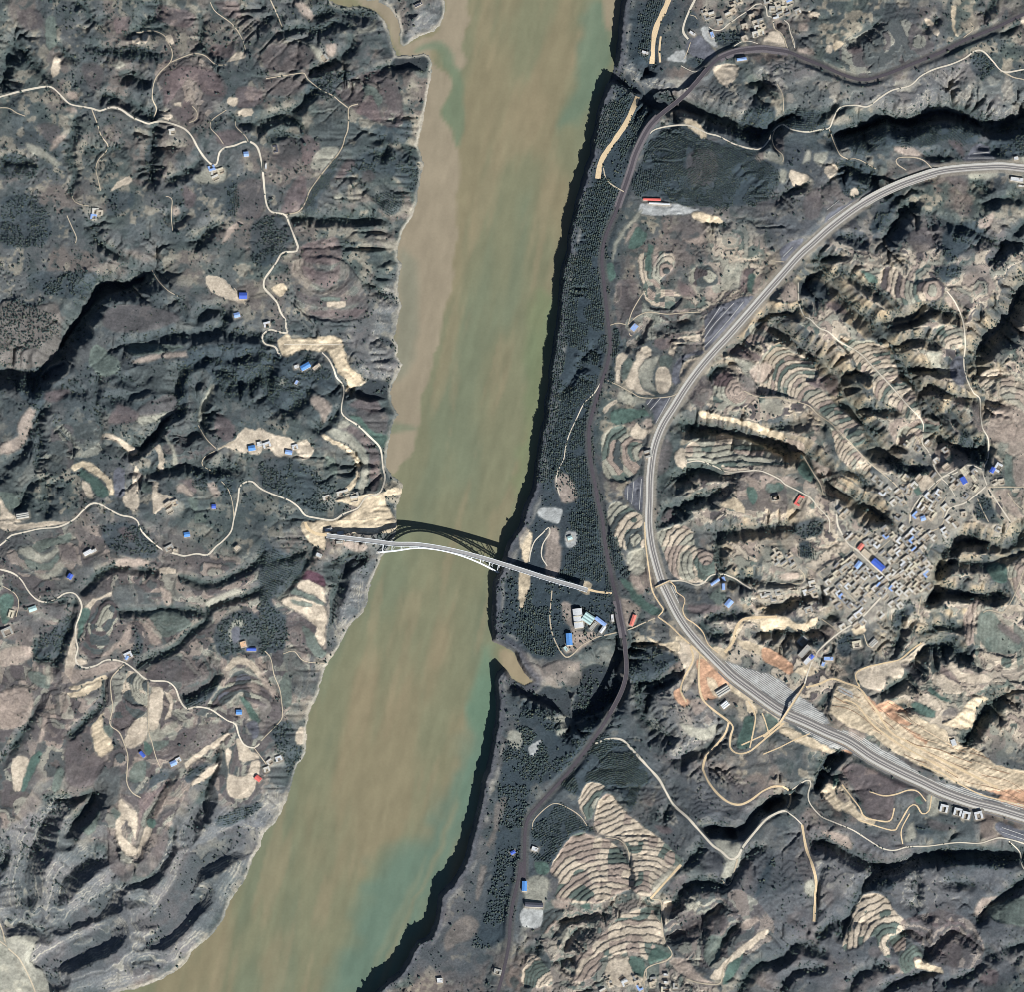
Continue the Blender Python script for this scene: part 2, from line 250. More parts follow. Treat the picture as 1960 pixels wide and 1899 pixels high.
# farmland: colour letter + outline
FIELDS = [(c, pts(s)) for c, s in [
 ('t', "00 370,430 400,385 425,420 435,490 400,545 370,560 355,530"), ('k', "00 475,665 520,655 565,690 560,715 490,710"), ('r', "00 1130,30 1200,30 1400,80 1390,170 1250,180 1130,120"),
 ('r', "00 1190,520 1330,470 1500,480 1600,560 1620,680 1500,680 1380,560 1330,600 1240,720 1190,740"), ('r', "00 1560,0 1720,0 1740,110 1640,110"), ('r', "00 1710,640 1820,620 1899,660 1890,750 1730,770"),
 ('r', "00 1520,330 1640,310 1720,370 1650,410 1540,390"), ('r', "00 1560,960 1700,930 1780,990 1740,1020 1620,1060"), ('d', "00 780,790 880,800 960,850 955,1020 830,900"), ('b', "00 260,900 370,890 440,930 380,1040 320,1000"),
 ('k', "00 380,1010 430,970 470,980 400,1070 350,1090"), ('p', "00 180,1030 260,1050 350,1110 440,1190 400,1200 300,1140 220,1110"), ('t', "00 930,1270 960,1310 900,1340 800,1390 830,1330"), ('r', "00 1330,1340 1420,1420 1390,1500 1340,1490"),
 ('b', "00 1720,1330 1899,1310 1899,1560 1760,1580 1710,1540"), ('k', "00 1600,1760 1650,1660 1740,1600 1760,1620 1680,1700 1620,1770"), ('k', "00 1240,1490 1280,1480 1310,1540 1260,1570"), ('t', "00 950,250 990,240 1010,300 960,300"),
 ('t', "00 1030,230 1080,240 1050,310 1025,290"), ('t', "00 1190,250 1230,240 1265,300 1230,320"), ('t', "00 1690,380 1750,360 1780,400 1700,430 1640,440"), ('t', "00 1650,700 1720,700 1720,750 1660,760"), ('t', "00 1720,800 1830,770 1830,830 1720,830"),
 ('t', "00 1150,820 1190,800 1250,840 1220,865"), ('t', "00 1260,740 1310,735 1310,770 1265,765"), ('p', "00 1480,1220 1570,1200 1650,1230 1620,1310 1500,1330 1400,1300"), ('g', "00 320,120 390,110 400,300 350,350 320,260"), ('b', "00 110,70 260,60 300,180 170,200"),
 ('b', "00 600,440 720,470 740,580 680,650 600,560"), ('r', "00 820,120 940,110 920,200 840,230"), ('b', "00 1240,780 1370,790 1360,870 1270,860"), ('k', "00 460,770 540,770 555,810 480,800"), ('p', "00 800,460 860,430 910,460 850,490"),
 ('k', "01 230,0 300,0 380,90 370,140 300,110"), ('p', "01 200,265 300,285 400,330 470,420 440,440 380,390 330,310"), ('k', "01 460,310 530,300 540,370 480,400"), ('b', "01 80,310 300,310 380,400 330,470 200,510 20,480 20,360"), ('b', "01 690,520 800,510 890,570 820,590 700,560"),
 ('b', "01 540,660 650,640 750,660 700,750 620,750"), ('r', "01 720,740 790,680 850,790 870,880 780,850 690,800"), ('b', "01 880,590 960,570 1030,740 1020,880 960,830"), ('g', "01 740,600 840,640 880,730 850,760 800,680 750,680"), ('d', "01 380,860 500,700 620,790 610,960 540,1080 430,1060 330,980"),
 ('b', "01 150,1000 260,1010 270,1200 150,1210 80,1130"), ('r', "01 290,1000 360,980 430,1090 340,1190 290,1170"), ('p', "01 350,1200 420,1080 550,1060 540,1130 440,1220"), ('r', "01 550,1250 620,1150 690,1180 600,1270 530,1290"), ('r', "01 180,1400 240,1300 310,1270 330,1420 290,1520 150,1540"),
 ('r', "01 290,1780 400,1740 560,1730 560,1899 330,1899"), ('d', "01 700,1330 900,1330 1010,1390 1000,1520 900,1540 820,1450"), ('p', "01 520,1420 570,1390 600,1410 560,1450"), ('b', "01 740,1240 800,1230 820,1300 720,1310"), ('b', "01 10,560 200,560 330,620 200,680 60,680"), ('p', "01 660,150 720,200 780,170 830,120 820,210 700,220"),
 ('r', "11 300,20 400,60 500,60 570,10 560,120 500,190 400,170 310,90"), ('b', "11 260,200 340,240 500,270 700,240 740,290 600,320 400,320 270,260"), ('t', "11 470,295 610,285 610,325 475,330"), ('g', "11 420,260 570,258 570,285 430,285"), ('r', "11 350,350 500,350 750,340 700,400 500,410 380,390"),
 ('T', "11 120,580 190,520 220,555 400,548 560,545 610,660 650,770 760,870 660,920 600,960 620,870 560,810 500,690 440,655 270,650 200,690 150,680"), ('k', "11 360,980 420,970 500,1030 510,1090 450,1180 420,1100 360,1040"), ('r', "11 640,1040 740,980 830,1000 880,1080 800,1100 700,1070"),
 ('b', "11 700,1070 900,1100 910,1230 780,1230 700,1130"), ('G', "11 640,1120 720,1130 800,1230 930,1270 900,1360 850,1330 740,1210"), ('r', "11 560,1200 680,1200 830,1340 860,1450 850,1650 800,1670 790,1500 770,1390 690,1290"), ('p', "11 480,1220 600,1230 720,1320 780,1420 780,1600 740,1690 700,1650 725,1560 720,1430 640,1330 530,1280"),
 ('T', "11 430,1240 520,1290 620,1340 700,1410 725,1500 700,1600 640,1670 600,1660 670,1590 690,1500 670,1420 570,1350 460,1290"), ('t', "11 0,1220 70,1250 200,1280 260,1320 330,1290 380,1390 300,1440 240,1370 150,1420 60,1370 0,1320"), ('g', "11 470,1420 540,1440 550,1560 500,1540"), ('d', "11 550,1370 660,1430 680,1530 600,1580 550,1500"),
 ('T', "11 540,1740 700,1700 850,1690 1000,1640 1030,1690 900,1720 930,1800 970,1900 880,1910 600,1910 330,1899 500,1890 700,1800"), ('T', "21 300,0 560,-10 980,-20 970,60 900,90 640,80 480,90 470,200 380,170 310,90"), ('k', "21 560,140 700,150 780,180 720,220 660,210 600,170"), ('T', "11 80,190 160,160 185,220 130,250"), ('p', "11 140,850 190,860 160,900 130,890"),
 ('p', "11 550,1180 600,1150 650,1180 620,1210 560,1210"),
 ('n', "10 0,300 200,320 400,300 440,420 420,640 300,760 0,740"), ('g', "10 680,610 740,620 880,750 800,830 740,830 640,740"), ('g', "10 960,590 1250,610 1340,620 1200,660 950,680"), ('k', "10 960,720 1100,680 1350,650 1360,690 1150,710 1000,745"), ('b', "10 780,340 960,310 1200,350 1300,420 1100,500 850,510 740,440"),
 ('t', "10 1490,100 1600,110 1700,200 1780,300 1640,270 1520,200"), ('t', "10 745,1265 800,1245 880,1290 960,1340 1000,1385 960,1410 900,1360 820,1300 750,1295"), ('t', "10 1110,1330 1140,1310 1180,1370 1200,1450 1185,1530 1145,1530 1150,1420"), ('p', "10 1190,1255 1240,1310 1290,1420 1290,1490 1255,1485 1250,1390"),
 ('d', "10 740,1300 820,1310 900,1370 860,1430 760,1370"), ('d', "10 520,1260 600,1190 700,1190 720,1290 640,1360 530,1320"), ('d', "10 350,1440 400,1310 450,1320 490,1440 450,1530 360,1530"), ('T', "10 515,1500 560,1460 640,1460 740,1520 810,1600 830,1700 790,1705 770,1620 700,1560 600,1500 540,1530"),
 ('G', "10 590,1510 690,1560 770,1640 790,1700 720,1720 650,1620 580,1560"), ('t', "10 600,1590 650,1620 690,1720 640,1725 600,1650"), ('t', "10 960,1560 990,1490 1010,1540 990,1590 1010,1650 1000,1810 940,1810 900,1760 900,1680 960,1630"), ('k', "10 1000,1530 1040,1560 1020,1590 990,1570"),
 ('t', "10 1110,1600 1150,1600 1150,1680 1240,1710 1290,1770 1200,1790 1120,1850 1110,1750"), ('g', "10 1040,1600 1100,1610 1100,1670 1030,1680"), ('s', "10 840,1500 900,1510 900,1700 850,1720 820,1600"), ('k', "10 1280,1640 1340,1620 1410,1700 1400,1730 1330,1680 1290,1680"), ('k', "10 1510,1610 1550,1600 1600,1690 1560,1720 1520,1660"),
 ('r', "10 1300,1600 1400,1590 1420,1690 1340,1620"), ('g', "10 1370,1730 1440,1730 1430,1830 1390,1810"), ('g', "10 1420,1840 1480,1830 1500,1899 1420,1899"), ('r', "10 860,1030 1000,1090 1010,1150 900,1180 780,1170 830,1080"), ('t', "10 1580,1360 1690,1300 1780,1210 1850,1230 1899,1210 1899,1390 1780,1390 1650,1355"),
 ('r', "10 1580,1100 1680,1170 1720,1250 1650,1310 1560,1230"), ('k', "10 130,1170 220,1060 260,1080 170,1340 0,1400 0,1330 120,1270"), ('d', "10 0,1490 150,1400 250,1480 250,1640 100,1680 0,1620"), ('g', "10 0,1680 100,1690 150,1780 60,1820 0,1740"), ('t', "10 0,1720 40,1800 110,1860 160,1899 20,1899 0,1850"),
 ('p', "10 1000,1130 1180,1100 1250,1110 1160,1150 1030,1190"), ('p', "10 1440,1150 1450,1060 1530,900 1560,890 1550,970 1500,1060 1450,1180"), ('b', "10 1010,1060 1250,960 1290,1080 1200,1100 1030,1120"), ('r', "10 330,960 470,920 520,950 430,1010 340,1020"), ('d', "10 950,780 1250,760 1270,900 1100,960 990,880"),
 ('t', "20 -40,0 80,0 120,20 300,0 500,0 300,45 100,65 30,60"), ('g', "20 230,180 300,130 420,110 520,80 500,150 370,180 290,220"), ('p', "20 130,210 220,170 290,230 370,210 420,170 430,220 350,290 250,290 180,260"), ('g', "20 180,270 280,300 350,300 420,230 440,260 380,340 280,350 210,330"),
 ('p', "20 150,300 250,370 340,370 440,290 470,320 430,390 340,420 230,370"), ('b', "20 430,170 540,180 560,290 470,270"), ('k', "20 850,280 1020,260 1090,290 1090,320 860,330"), ('t', "20 1150,345 1200,330 1280,340 1280,370 1170,380"), ('t', "20 600,630 690,560 820,510 810,540 720,570 660,640 640,620"),
 ('G', "20 570,700 610,620 660,650 620,740 580,850"), ('t', "20 500,930 555,760 560,900 550,990 600,985 640,1030 600,1050 560,1030 520,1140 540,1165 490,1130 470,1060"), ('k', "20 470,1080 540,1060 640,1070 770,1020 900,1020 830,1080 600,1150 530,1170"),
 ('k', "20 930,735 955,740 950,860 870,920 760,980 720,990 800,920 880,850 910,790"), ('d', "20 830,480 950,450 1050,500 1150,620 1080,680 950,660 850,580"), ('k', "20 1160,470 1240,510 1250,580 1210,610 1180,540"), ('k', "20 1040,740 1090,730 1130,800 1180,870 1110,890 1070,800"), ('g', "20 1100,660 1290,650 1390,740 1320,790 1210,840 1130,760"),
 ('p', "20 1500,580 1640,510 1720,480 1790,520 1700,540 1560,600 1510,630"), ('p', "20 1670,760 1720,710 1780,720 1760,760 1700,770 1690,870 1670,890"), ('s', "20 1690,770 1750,770 1740,870 1690,880"), ('t', "20 1640,1050 1700,990 1800,990 1880,1050 1899,1090 1899,1150 1830,1070 1750,1035 1645,1085"),
 ('b', "20 1060,1080 1150,1020 1300,1010 1420,1100 1380,1180 1230,1150 1060,1130"), ('T', "20 500,1200 620,1170 770,1110 790,1130 640,1190 530,1220"), ('T', "20 490,1250 560,1230 740,1150 750,1180 620,1260 520,1280"), ('t', "20 1110,1210 1190,1205 1190,1330 1150,1500 1110,1530 1085,1490 1090,1350"),
 ('t', "20 1200,1230 1240,1240 1265,1320 1240,1420 1200,1440 1240,1330"), ('T', "20 660,1500 760,1380 750,1470 800,1570 830,1640 740,1710 690,1640 670,1570"), ('g', "20 750,1490 810,1480 830,1530 800,1570"), ('t', "20 910,1600 960,1470 1030,1420 1070,1420 1075,1560 990,1640 920,1630"), ('p', "20 1090,1520 1180,1500 1290,1440 1300,1480 1190,1570 1100,1600"),
 ('g', "20 1110,1600 1230,1580 1240,1610 1140,1660"), ('b', "20 1240,1640 1360,1500 1640,1460 1650,1530 1350,1720 1250,1700"), ('t', "20 1340,1750 1660,1530 1640,1590 1500,1680 1350,1790"), ('k', "20 1500,1790 1600,1740 1570,1810 1440,1899 1400,1899"), ('t', "20 1720,1580 1770,1600 1820,1660 1880,1680 1890,1720 1800,1740 1740,1720"),
 ('g', "20 950,1830 980,1750 1060,1740 1060,1850 1000,1899 940,1880"), ('G', "20 1050,1600 1100,1620 1110,1680 1060,1690"), ('b', "20 480,1700 520,1590 660,1480 670,1600 720,1710 780,1700 700,1899 500,1899"), ('t', "20 90,1720 130,1700 220,1730 180,1899 140,1960 110,1960"), ('G', "20 215,1750 290,1660 310,1690 240,1840 180,1960 160,1960"),
 ('k', "20 290,1600 320,1410 350,1400 340,1500 310,1600"), ('k', "20 0,1250 200,1200 250,1330 180,1480 60,1500 0,1480"), ('k', "20 0,930 170,900 240,920 220,1000 100,1040 0,1050"), ('g', "20 210,1080 350,1120 370,1200 290,1200 220,1150"), ('G', "20 1740,1260 1780,1270 1899,1440 1850,1460 1800,1370"), ('s', "20 1800,1460 1870,1450 1890,1530 1850,1580 1810,1520"),
 ('p', "20 340,1040 375,1040 370,1180 340,1180"), ('G', "20 0,560 60,520 100,560 70,720 20,740"), ('r', "20 860,60 900,40 1000,120 920,140"), ('k', "20 1800,1170 1860,1160 1899,1230 1840,1240"),
 ('R', "21 300,420 340,350 450,400 460,470 380,440"), ('t', "21 260,470 290,420 380,440 450,480 470,590 400,540 310,500"), ('g', "21 200,510 230,480 400,550 470,610 440,620 320,550 220,525"), ('t', "21 140,580 180,550 260,540 400,590 470,630 475,720 470,820 475,860 440,910 390,840 400,770 300,690 200,620"),
 ('g', "21 210,570 280,570 380,600 370,620 240,600"), ('b', "21 180,700 260,660 340,720 390,870 450,960 480,1010 360,960 260,930 200,830"), ('g', "21 300,760 370,800 420,900 480,950 430,990 350,920"), ('g', "21 140,1190 185,1090 225,1200 210,1340 160,1330"), ('k', "21 0,1050 40,1120 130,1260 140,1310 60,1240 0,1150"),
 ('b', "21 0,1290 60,1300 140,1350 130,1440 0,1540"), ('d', "21 160,950 260,950 350,1100 330,1270 240,1250 190,1100"), ('t', "21 270,1500 320,1480 340,1520 320,1600 260,1620 250,1560"),
 ('t', "30 860,540 900,490 1000,590 1010,700 990,790 960,700 930,690 930,650 880,630"), ('t', "30 845,650 890,610 920,660 890,690 900,760 990,850 1000,900 940,920 880,850 850,740"), ('t', "30 1000,880 1070,690 1110,700 1080,800 1010,910"), ('k', "30 1110,640 1140,540 1250,370 1280,390 1230,480 1170,600 1150,640"),
 ('G', "30 1085,640 1135,645 1130,700 1075,690"), ('g', "30 810,570 830,550 890,600 850,640"), ('g', "30 590,720 680,650 730,570 740,600 680,740 620,740"), ('b', "30 890,470 1030,480 1030,580 940,540"), ('r', "30 1030,470 1130,440 1240,340 1230,390 1120,520 1040,620 1000,800 1010,650"),
 ('t', "30 1640,140 1690,150 1670,300 1790,330 1830,230 1899,230 1870,390 1810,480 1700,490 1650,420 1665,300"), ('t', "30 1390,390 1500,290 1590,240 1560,300 1440,390"), ('p', "30 -60,1330 40,1500 120,1480 270,1480 300,1500 230,1650 340,1760 360,1960 -60,1960"), ('g', "30 380,430 430,260 470,300 440,420"),
 ('b', "30 790,690 850,840 900,960 990,970 960,1090 900,1090 800,980 790,800"), ('b', "30 1010,960 1110,870 1190,690 1225,760 1200,890 1110,1030 1000,1060"), ('d', "30 690,420 720,330 860,260 880,380 850,520 730,570"), ('b', "30 470,100 560,60 650,160 760,220 700,360 620,420 500,380 480,230"),
 ('n', "31 1640,830 1690,690 1700,540 1780,480 1760,600 1700,780 1660,850"), ('n', "31 1560,1180 1600,970 1640,980 1620,1080 1580,1230"), ('n', "31 1330,1500 1400,1400 1500,1330 1580,1400 1530,1500 1420,1550 1350,1600"), ('p', "31 1800,0 1899,20 1880,130 1800,110"), ('T', "22 430,430 500,450 490,530 440,520 400,490"), ('k', "22 180,80 260,60 280,330 200,420 160,330"), ('k', "12 240,1560 340,1560 400,1720 300,1760 250,1660"), ('T', "22 -20,360 60,370 30,560 -20,640"), ('d', "22 520,880 690,860 680,1000 560,1040 430,1030"),
 ('T', "23 880,1370 1100,1400 1350,1560 1500,1640 1760,1800 1990,1800 1990,1960 1500,1900 1200,1700 1000,1560"), ('o', "33 1130,250 1300,300 1500,390 1720,470 1990,540 1990,420 1700,330 1400,280 1200,200"), ('T', "33 880,-10 1000,20 1300,120 1500,220 1700,310 1990,380 1990,320 1720,290 1420,160 1100,-40"), ('e', "33 500,0 700,90 1150,370 1300,440 1700,560 1990,620 1990,560 1690,490 1300,380 1160,320 900,150 640,10"), ('e', "22 1380,960 1480,1010 1899,1170 1899,1330 1640,1180 1460,1050"), ('T', "22 1400,900 1500,950 1470,1000 1380,960"), ('k', "F 200,300 420,350 480,850 1000,980 860,1100 500,1330 280,1330 430,950 280,700"), ('T', "22 1140,820 1300,960 1420,1060 1560,1200 1690,1300 1640,1310 1480,1200 1300,1060 1130,900"), ('T', "23 130,1480 330,1560 560,1680 500,1690 300,1620 120,1530"), ('o', "33 1690,500 1990,600 1990,560 1720,470"), ('o', "23 700,1240 760,1270 880,1400 960,1500 900,1490 780,1360"), ('k', "23 730,1130 830,1110 900,1170 850,1240 760,1210"), ('o', "23 1180,1660 1330,1740 1300,1770 1150,1690"), ('w', "23 560,1200 640,1220 670,1280 600,1260"), ('k', "23 630,1470 720,1480 740,1560 690,1590 620,1540"), ('o', "33 1560,300 1760,360 1720,400 1540,330"), ('o', "23 800,1350 900,1300 1000,1350 1060,1400 980,1425 880,1390"), ('o', "33 560,60 660,130 620,180 540,110"), ('o', "22 1180,880 1260,930 1290,1010 1240,1010 1190,950"), ('o', "23 1000,1480 1200,1590 1180,1630 1000,1540"), ('T', "22 -20,60 70,80 40,290 0,260"), ('w', "22 320,70 400,80 390,180 320,180"), ('r', "22 1210,610 1290,600 1440,610 1400,660 1220,660"), ('g', "22 1360,540 1450,470 1480,540 1440,600"), ('G', "22 1550,1620 1590,1500 1620,1420 1680,1420 1660,1620 1560,1650"), ('G', "22 1760,1430 1790,1400 1850,1440 1860,1470 1790,1530"),
 ('o', "22 1100,1230 1150,1200 1170,1280 1220,1300 1180,1350 1110,1290"), ('t', "22 1130,870 1240,900 1290,990 1220,1200 1160,1230 1180,1100 1130,960"), ('o', "22 1270,1000 1440,1040 1500,1180 1430,1270 1300,1290 1290,1150"), ('T', "22 1340,1130 1400,1150 1440,1280 1380,1250 1350,1200"),
 ('T', "22 1500,870 1580,720 1680,690 1899,710 1899,790 1760,760 1640,720 1580,800 1550,870 1500,950 1470,960"), ('T', "22 1560,860 1680,880 1899,970 1899,1050 1700,960 1600,920"), ('p', "22 150,1390 250,1420 330,1400 350,1470 280,1560 240,1510 260,1460 170,1430"), ('n', "22 0,1040 120,1040 280,1200 200,1190 0,1180 0,1080"),
 ('w', "22 50,1620 90,1600 140,1580 110,1660 80,1710 50,1700"), ('G', "22 700,410 800,440 900,580 1010,640 970,680 850,620 760,500"), ('k', "22 780,400 850,400 890,500 850,530 800,470"), ('p', "22 770,220 890,200 890,360 810,390 770,330"), ('k', "22 700,560 830,590 860,650 790,760 740,740"), ('k', "22 390,830 520,800 540,830 380,960 350,900"),
 ('T', "22 900,830 1000,880 1130,870 1130,940 1000,920"), ('n', "22 300,1000 420,1040 420,1180 300,1180 150,1060"), ('k', "22 1210,1300 1310,1290 1340,1340 1260,1400"), ('p', "22 1140,1460 1220,1560 1360,1580 1430,1480 1400,1460 1330,1500 1240,1480"), ('T', "22 1620,1290 1700,1350 1690,1420 1640,1380"),
 ('G', "12 610,20 660,10 680,110 640,140 620,90"), ('p', "12 1480,30 1600,10 1590,180 1450,200"), ('r', "12 1600,70 1660,80 1640,220 1590,200"), ('G', "12 1650,90 1700,100 1670,230 1640,220"), ('k', "12 1700,110 1760,110 1690,240 1670,230"), ('b', "12 690,140 830,150 830,310 770,400 720,330"), ('d', "12 960,460 1230,420 1290,380 1300,480 1180,500 1000,530"),
 ('r', "12 960,560 1060,560 1080,620 1000,640 950,600"), ('r', "12 1070,530 1150,520 1140,580 1080,590"), ('t', "12 1100,580 1160,545 1300,530 1300,570 1160,590 1120,640 1090,690 1060,670 1080,610"), ('t', "12 840,640 900,610 945,640 940,680 880,720 850,830 880,930 970,970 870,970 770,910 750,850 800,730 830,720"),
 ('t', "12 680,710 730,655 770,660 770,690 720,760 710,880 680,880"), ('g', "12 740,720 800,700 800,740 760,850 730,860"), ('p', "12 860,760 950,690 1000,690 960,780 950,880 980,950 880,920 850,850"), ('g', "12 1010,690 1090,690 1070,770 1000,760"), ('t', "12 980,770 1065,780 1080,910 1030,960 985,950 970,860"),
 ('s', "12 1090,880 1100,760 1170,680 1320,640 1330,670 1220,690 1150,770 1150,880"), ('b', "12 1170,610 1300,580 1310,640 1180,670"), ('t', "12 1150,780 1210,710 1310,690 1330,710 1240,830 1170,890 1150,850"), ('p', "12 700,940 860,990 940,990 930,1020 760,1040 690,1000"), ('t', "12 590,1060 680,1000 690,1020 640,1060 600,1110"),
 ('G', "12 640,1110 700,1070 900,1080 930,1110 820,1150 680,1190"), ('t', "12 790,1220 840,1170 860,1210 900,1220 940,1230 870,1290 800,1280"), ('k', "12 870,1170 940,1130 940,1210 880,1210"), ('t', "12 1100,1400 1140,1360 1190,1370 1190,1500 1130,1490"), ('T', "12 1290,1080 1500,1130 1650,1160 1780,1210 1899,1250 1899,1310 1750,1260 1600,1190 1420,1150 1300,1130"),
 ('p', "12 1540,700 1640,730 1680,780 1620,790 1560,750"), ('k', "12 1650,800 1760,720 1830,790 1730,890"), ('p', "12 1740,1010 1880,1000 1890,1110 1830,1110 1740,1070"), ('r', "12 1070,1800 1110,1820 1110,1899 1010,1899 1040,1840"), ('T', "12 1440,1770 1550,1720 1620,1840 1500,1800"), ('G', "12 1640,1630 1680,1640 1710,1730 1670,1770 1630,1700"),
 ('w', "12 130,1800 280,1800 270,1899 200,1899 120,1850"), ('s', "12 1330,510 1330,400 1450,310 1700,260 1440,600 1330,640"), ('s', "12 900,1010 1080,985 970,1180 950,1090"), ('s', "12 760,1640 880,1570 900,1840 760,1740"), ('b', "12 1000,1290 1090,1330 1060,1500 990,1560 970,1480"), ('r', "12 1490,640 1640,630 1740,720 1600,700"),
 ('b', "12 1200,880 1330,830 1390,930 1300,1060 1220,1000"), ('b', "12 1590,820 1720,900 1700,960 1600,930"), ('r', "12 1130,130 1250,200 1260,250 1160,240"), ('G', "12 1790,1640 1870,1610 1899,1660 1800,1680"), ('k', "12 1730,1560 1850,1570 1780,1620 1740,1660"),
 ('k', "13 140,190 190,155 250,170 255,270 190,300 140,260"), ('G', "13 720,60 830,110 830,160 760,130"), ('r', "13 450,290 560,310 620,380 500,350"), ('p', "13 1200,650 1300,650 1290,740 1350,790 1330,830 1240,760"), ('s', "13 1370,730 1430,680 1470,700 1480,860 1430,900 1370,830"), ('r', "13 320,870 430,840 540,830 540,970 430,930"),
 ('k', "13 920,1180 1000,1150 1060,1170 980,1230 960,1310 930,1260"), ('k', "13 1640,1310 1640,1180 1720,1050 1830,1050 1960,1150 1960,1380 1800,1410 1780,1320"), ('k', "13 1250,1360 1330,1310 1440,1370 1510,1450 1330,1530 1260,1530 1250,1460"), ('g', "13 1350,1420 1390,1390 1380,1450 1290,1500"),
 ('t', "13 1120,1590 1200,1550 1250,1610 1170,1670"), ('G', "13 1080,1620 1110,1600 1160,1690 1120,1700"), ('g', "13 1750,1430 1810,1410 1830,1640 1770,1640"), ('k', "13 1820,1440 1960,1410 1960,1620 1840,1630"), ('k', "13 1390,980 1470,1000 1450,1090 1400,1040"), ('b', "13 1520,1030 1570,1040 1590,1220 1530,1170"),
 ('k', "13 1320,280 1370,250 1420,310 1480,350 1430,370"), ('b', "13 1360,220 1500,250 1500,340 1420,290"), ('k', "13 170,1290 280,1310 310,1380 200,1360"), ('k', "13 350,1440 430,1480 500,1520 400,1560"), ('G', "13 250,1510 300,1450 380,1550 330,1600"), ('k', "13 100,1560 200,1570 290,1620 200,1640"), ('g', "13 30,1620 120,1630 110,1680 30,1680"),
 ('k', "13 1690,1690 1790,1660 1850,1800 1899,1860 1830,1860"), ('t', "13 1660,1430 1720,1410 1740,1460 1680,1490"), ('d', "13 1690,600 1800,560 1780,700 1740,760 1660,650"), ('p', "13 990,1620 1090,1520 1080,1560 1010,1640"), ('t', "13 830,1480 920,1480 910,1520 850,1530"),
 ('g', "23 1560,700 1620,650 1680,660 1740,740 1880,870 1850,930 1780,970 1640,930 1560,840"), ('r', "23 1700,760 1770,750 1880,860 1850,890"), ('t', "23 1340,1040 1400,1020 1440,1090 1640,1120 1640,1170 1440,1170 1360,1120"), ('r', "23 1290,1050 1340,1060 1430,1170 1370,1170 1280,1100"), ('t', "23 1240,1110 1290,1110 1450,1200 1440,1250 1330,1240 1230,1160"),
 ('G', "23 1210,1200 1320,1280 1370,1310 1300,1300 1190,1220"), ('t', "23 1130,1280 1190,1240 1290,1330 1260,1370 1130,1310"), ('G', "23 1100,1310 1250,1380 1240,1420 1090,1370"), ('T', "23 1400,1410 1500,1290 1560,1260 1640,1280 1560,1340 1530,1470 1480,1510 1300,1470"), ('T', "23 960,1380 1060,1400 1300,1500 1340,1560 1290,1590 1050,1440"),
 ('T', "23 1420,1670 1520,1640 1640,1720 1720,1800 1650,1820 1520,1730"), ('T', "23 530,1180 700,1220 800,1370 900,1400 1100,1560 1400,1700 1960,1830 1960,1930 1500,1930 1000,1700 800,1560 600,1480 480,1380 490,1290"), ('t', "23 660,1100 760,1050 1000,1000 1090,950 1160,870 1180,890 1090,1000 1020,1080 1010,1130 900,1140 860,1230 720,1190"),
 ('T', "23 0,700 150,690 270,740 400,690 380,750 280,800 160,760 0,800"), ('o', "23 0,910 120,960 220,1050 190,1110 90,1050 0,1000"), ('k', "23 430,760 530,800 470,860"), ('o', "23 890,1380 1000,1410 1080,1470 1040,1480 920,1430"), ('w', "23 540,1190 640,1230 650,1280 560,1240"), ('T', "23 640,780 720,730 750,790 690,830"), ('T', "23 220,1090 320,1040 400,1090 330,1120"),
 ('b', "23 1000,1040 1090,1030 1140,1060 1130,1180 1060,1100"), ('G', "23 1620,320 1750,310 1770,440 1680,430"), ('t', "23 1750,600 1899,620 1899,660 1790,640"), ('g', "23 0,1400 50,1400 90,1490 20,1530"), ('k', "23 200,190 240,180 270,250 210,230"), ('k', "23 120,380 250,370 250,420 130,430"), ('t', "23 545,170 600,145 635,190 590,235"),
 ('r', "33 570,290 640,230 760,270 940,350 1040,400 960,450 950,560 910,650 760,620 700,500 640,400"), ('T', "33 410,430 470,380 560,400 620,480 680,560 730,620 820,650 780,690 700,650 600,590 520,570"), ('G', "33 500,340 540,310 545,380 510,400"), ('G', "33 1090,490 1130,470 1160,520 1110,530"), ('d', "33 400,530 440,510 510,590 490,620 420,600"),
 ('b', "33 530,430 570,440 620,510 590,520 540,480"), ('T', "33 1090,1670 1150,1655 1220,1700 1290,1710 1300,1760 1230,1740 1150,1720 1100,1710"), ('k', "33 1530,1340 1560,1230 1690,1200 1600,1290 1580,1340"), ('g', "33 1610,1290 1700,1240 1960,1200 1960,1400 1700,1380"), ('b', "33 1190,650 1400,690 1330,720 1240,720"), ('p', "33 1060,680 1090,660 1100,780 1020,800"),
 ('s', "33 1700,660 1960,760 1960,810 1730,760"), ('p', "33 1200,450 1300,510 1260,610 1190,600"), ('k', "33 420,720 600,760 640,850 520,810"), ('p', "33 300,1100 370,1090 360,1200 310,1180"), ('b', "33 1330,1530 1440,1560 1400,1700 1330,1660"), ('r', "33 1560,1800 1640,1720 1700,1760 1660,1850"), ('b', "33 780,1560 860,1600 840,1640 760,1620"), ('k', "33 900,1700 960,1690 1000,1740 920,1760"),
 ('t', "32 620,1670 760,1640 800,1740 900,1800 700,1850 610,1790"), ('G', "32 780,1640 850,1640 890,1700 870,1790 800,1740"), ('G', "32 910,1660 950,1570 1080,1620 1040,1650 920,1690"), ('k', "32 1060,1670 1150,1640 1240,1700 1310,1790 1400,1830 1200,1790"), ('G', "32 1450,1790 1540,1620 1600,1600 1560,1720 1480,1830"),
 ('t', "32 1400,1730 1550,1590 1700,1470 1780,1440 1760,1490 1600,1610 1480,1700 1450,1790 1360,1790"), ('k', "32 210,1230 320,1220 340,1280 260,1290"), ('G', "32 410,1260 490,1250 500,1290 430,1290"), ('p', "32 1390,800 1550,790 1590,880 1560,1010 1490,1070 1440,1050 1470,950"), ('p', "32 40,1060 180,1070 180,1200 150,1260 20,1240"), ('w', "32 0,1290 140,1290 130,1420 0,1410"),
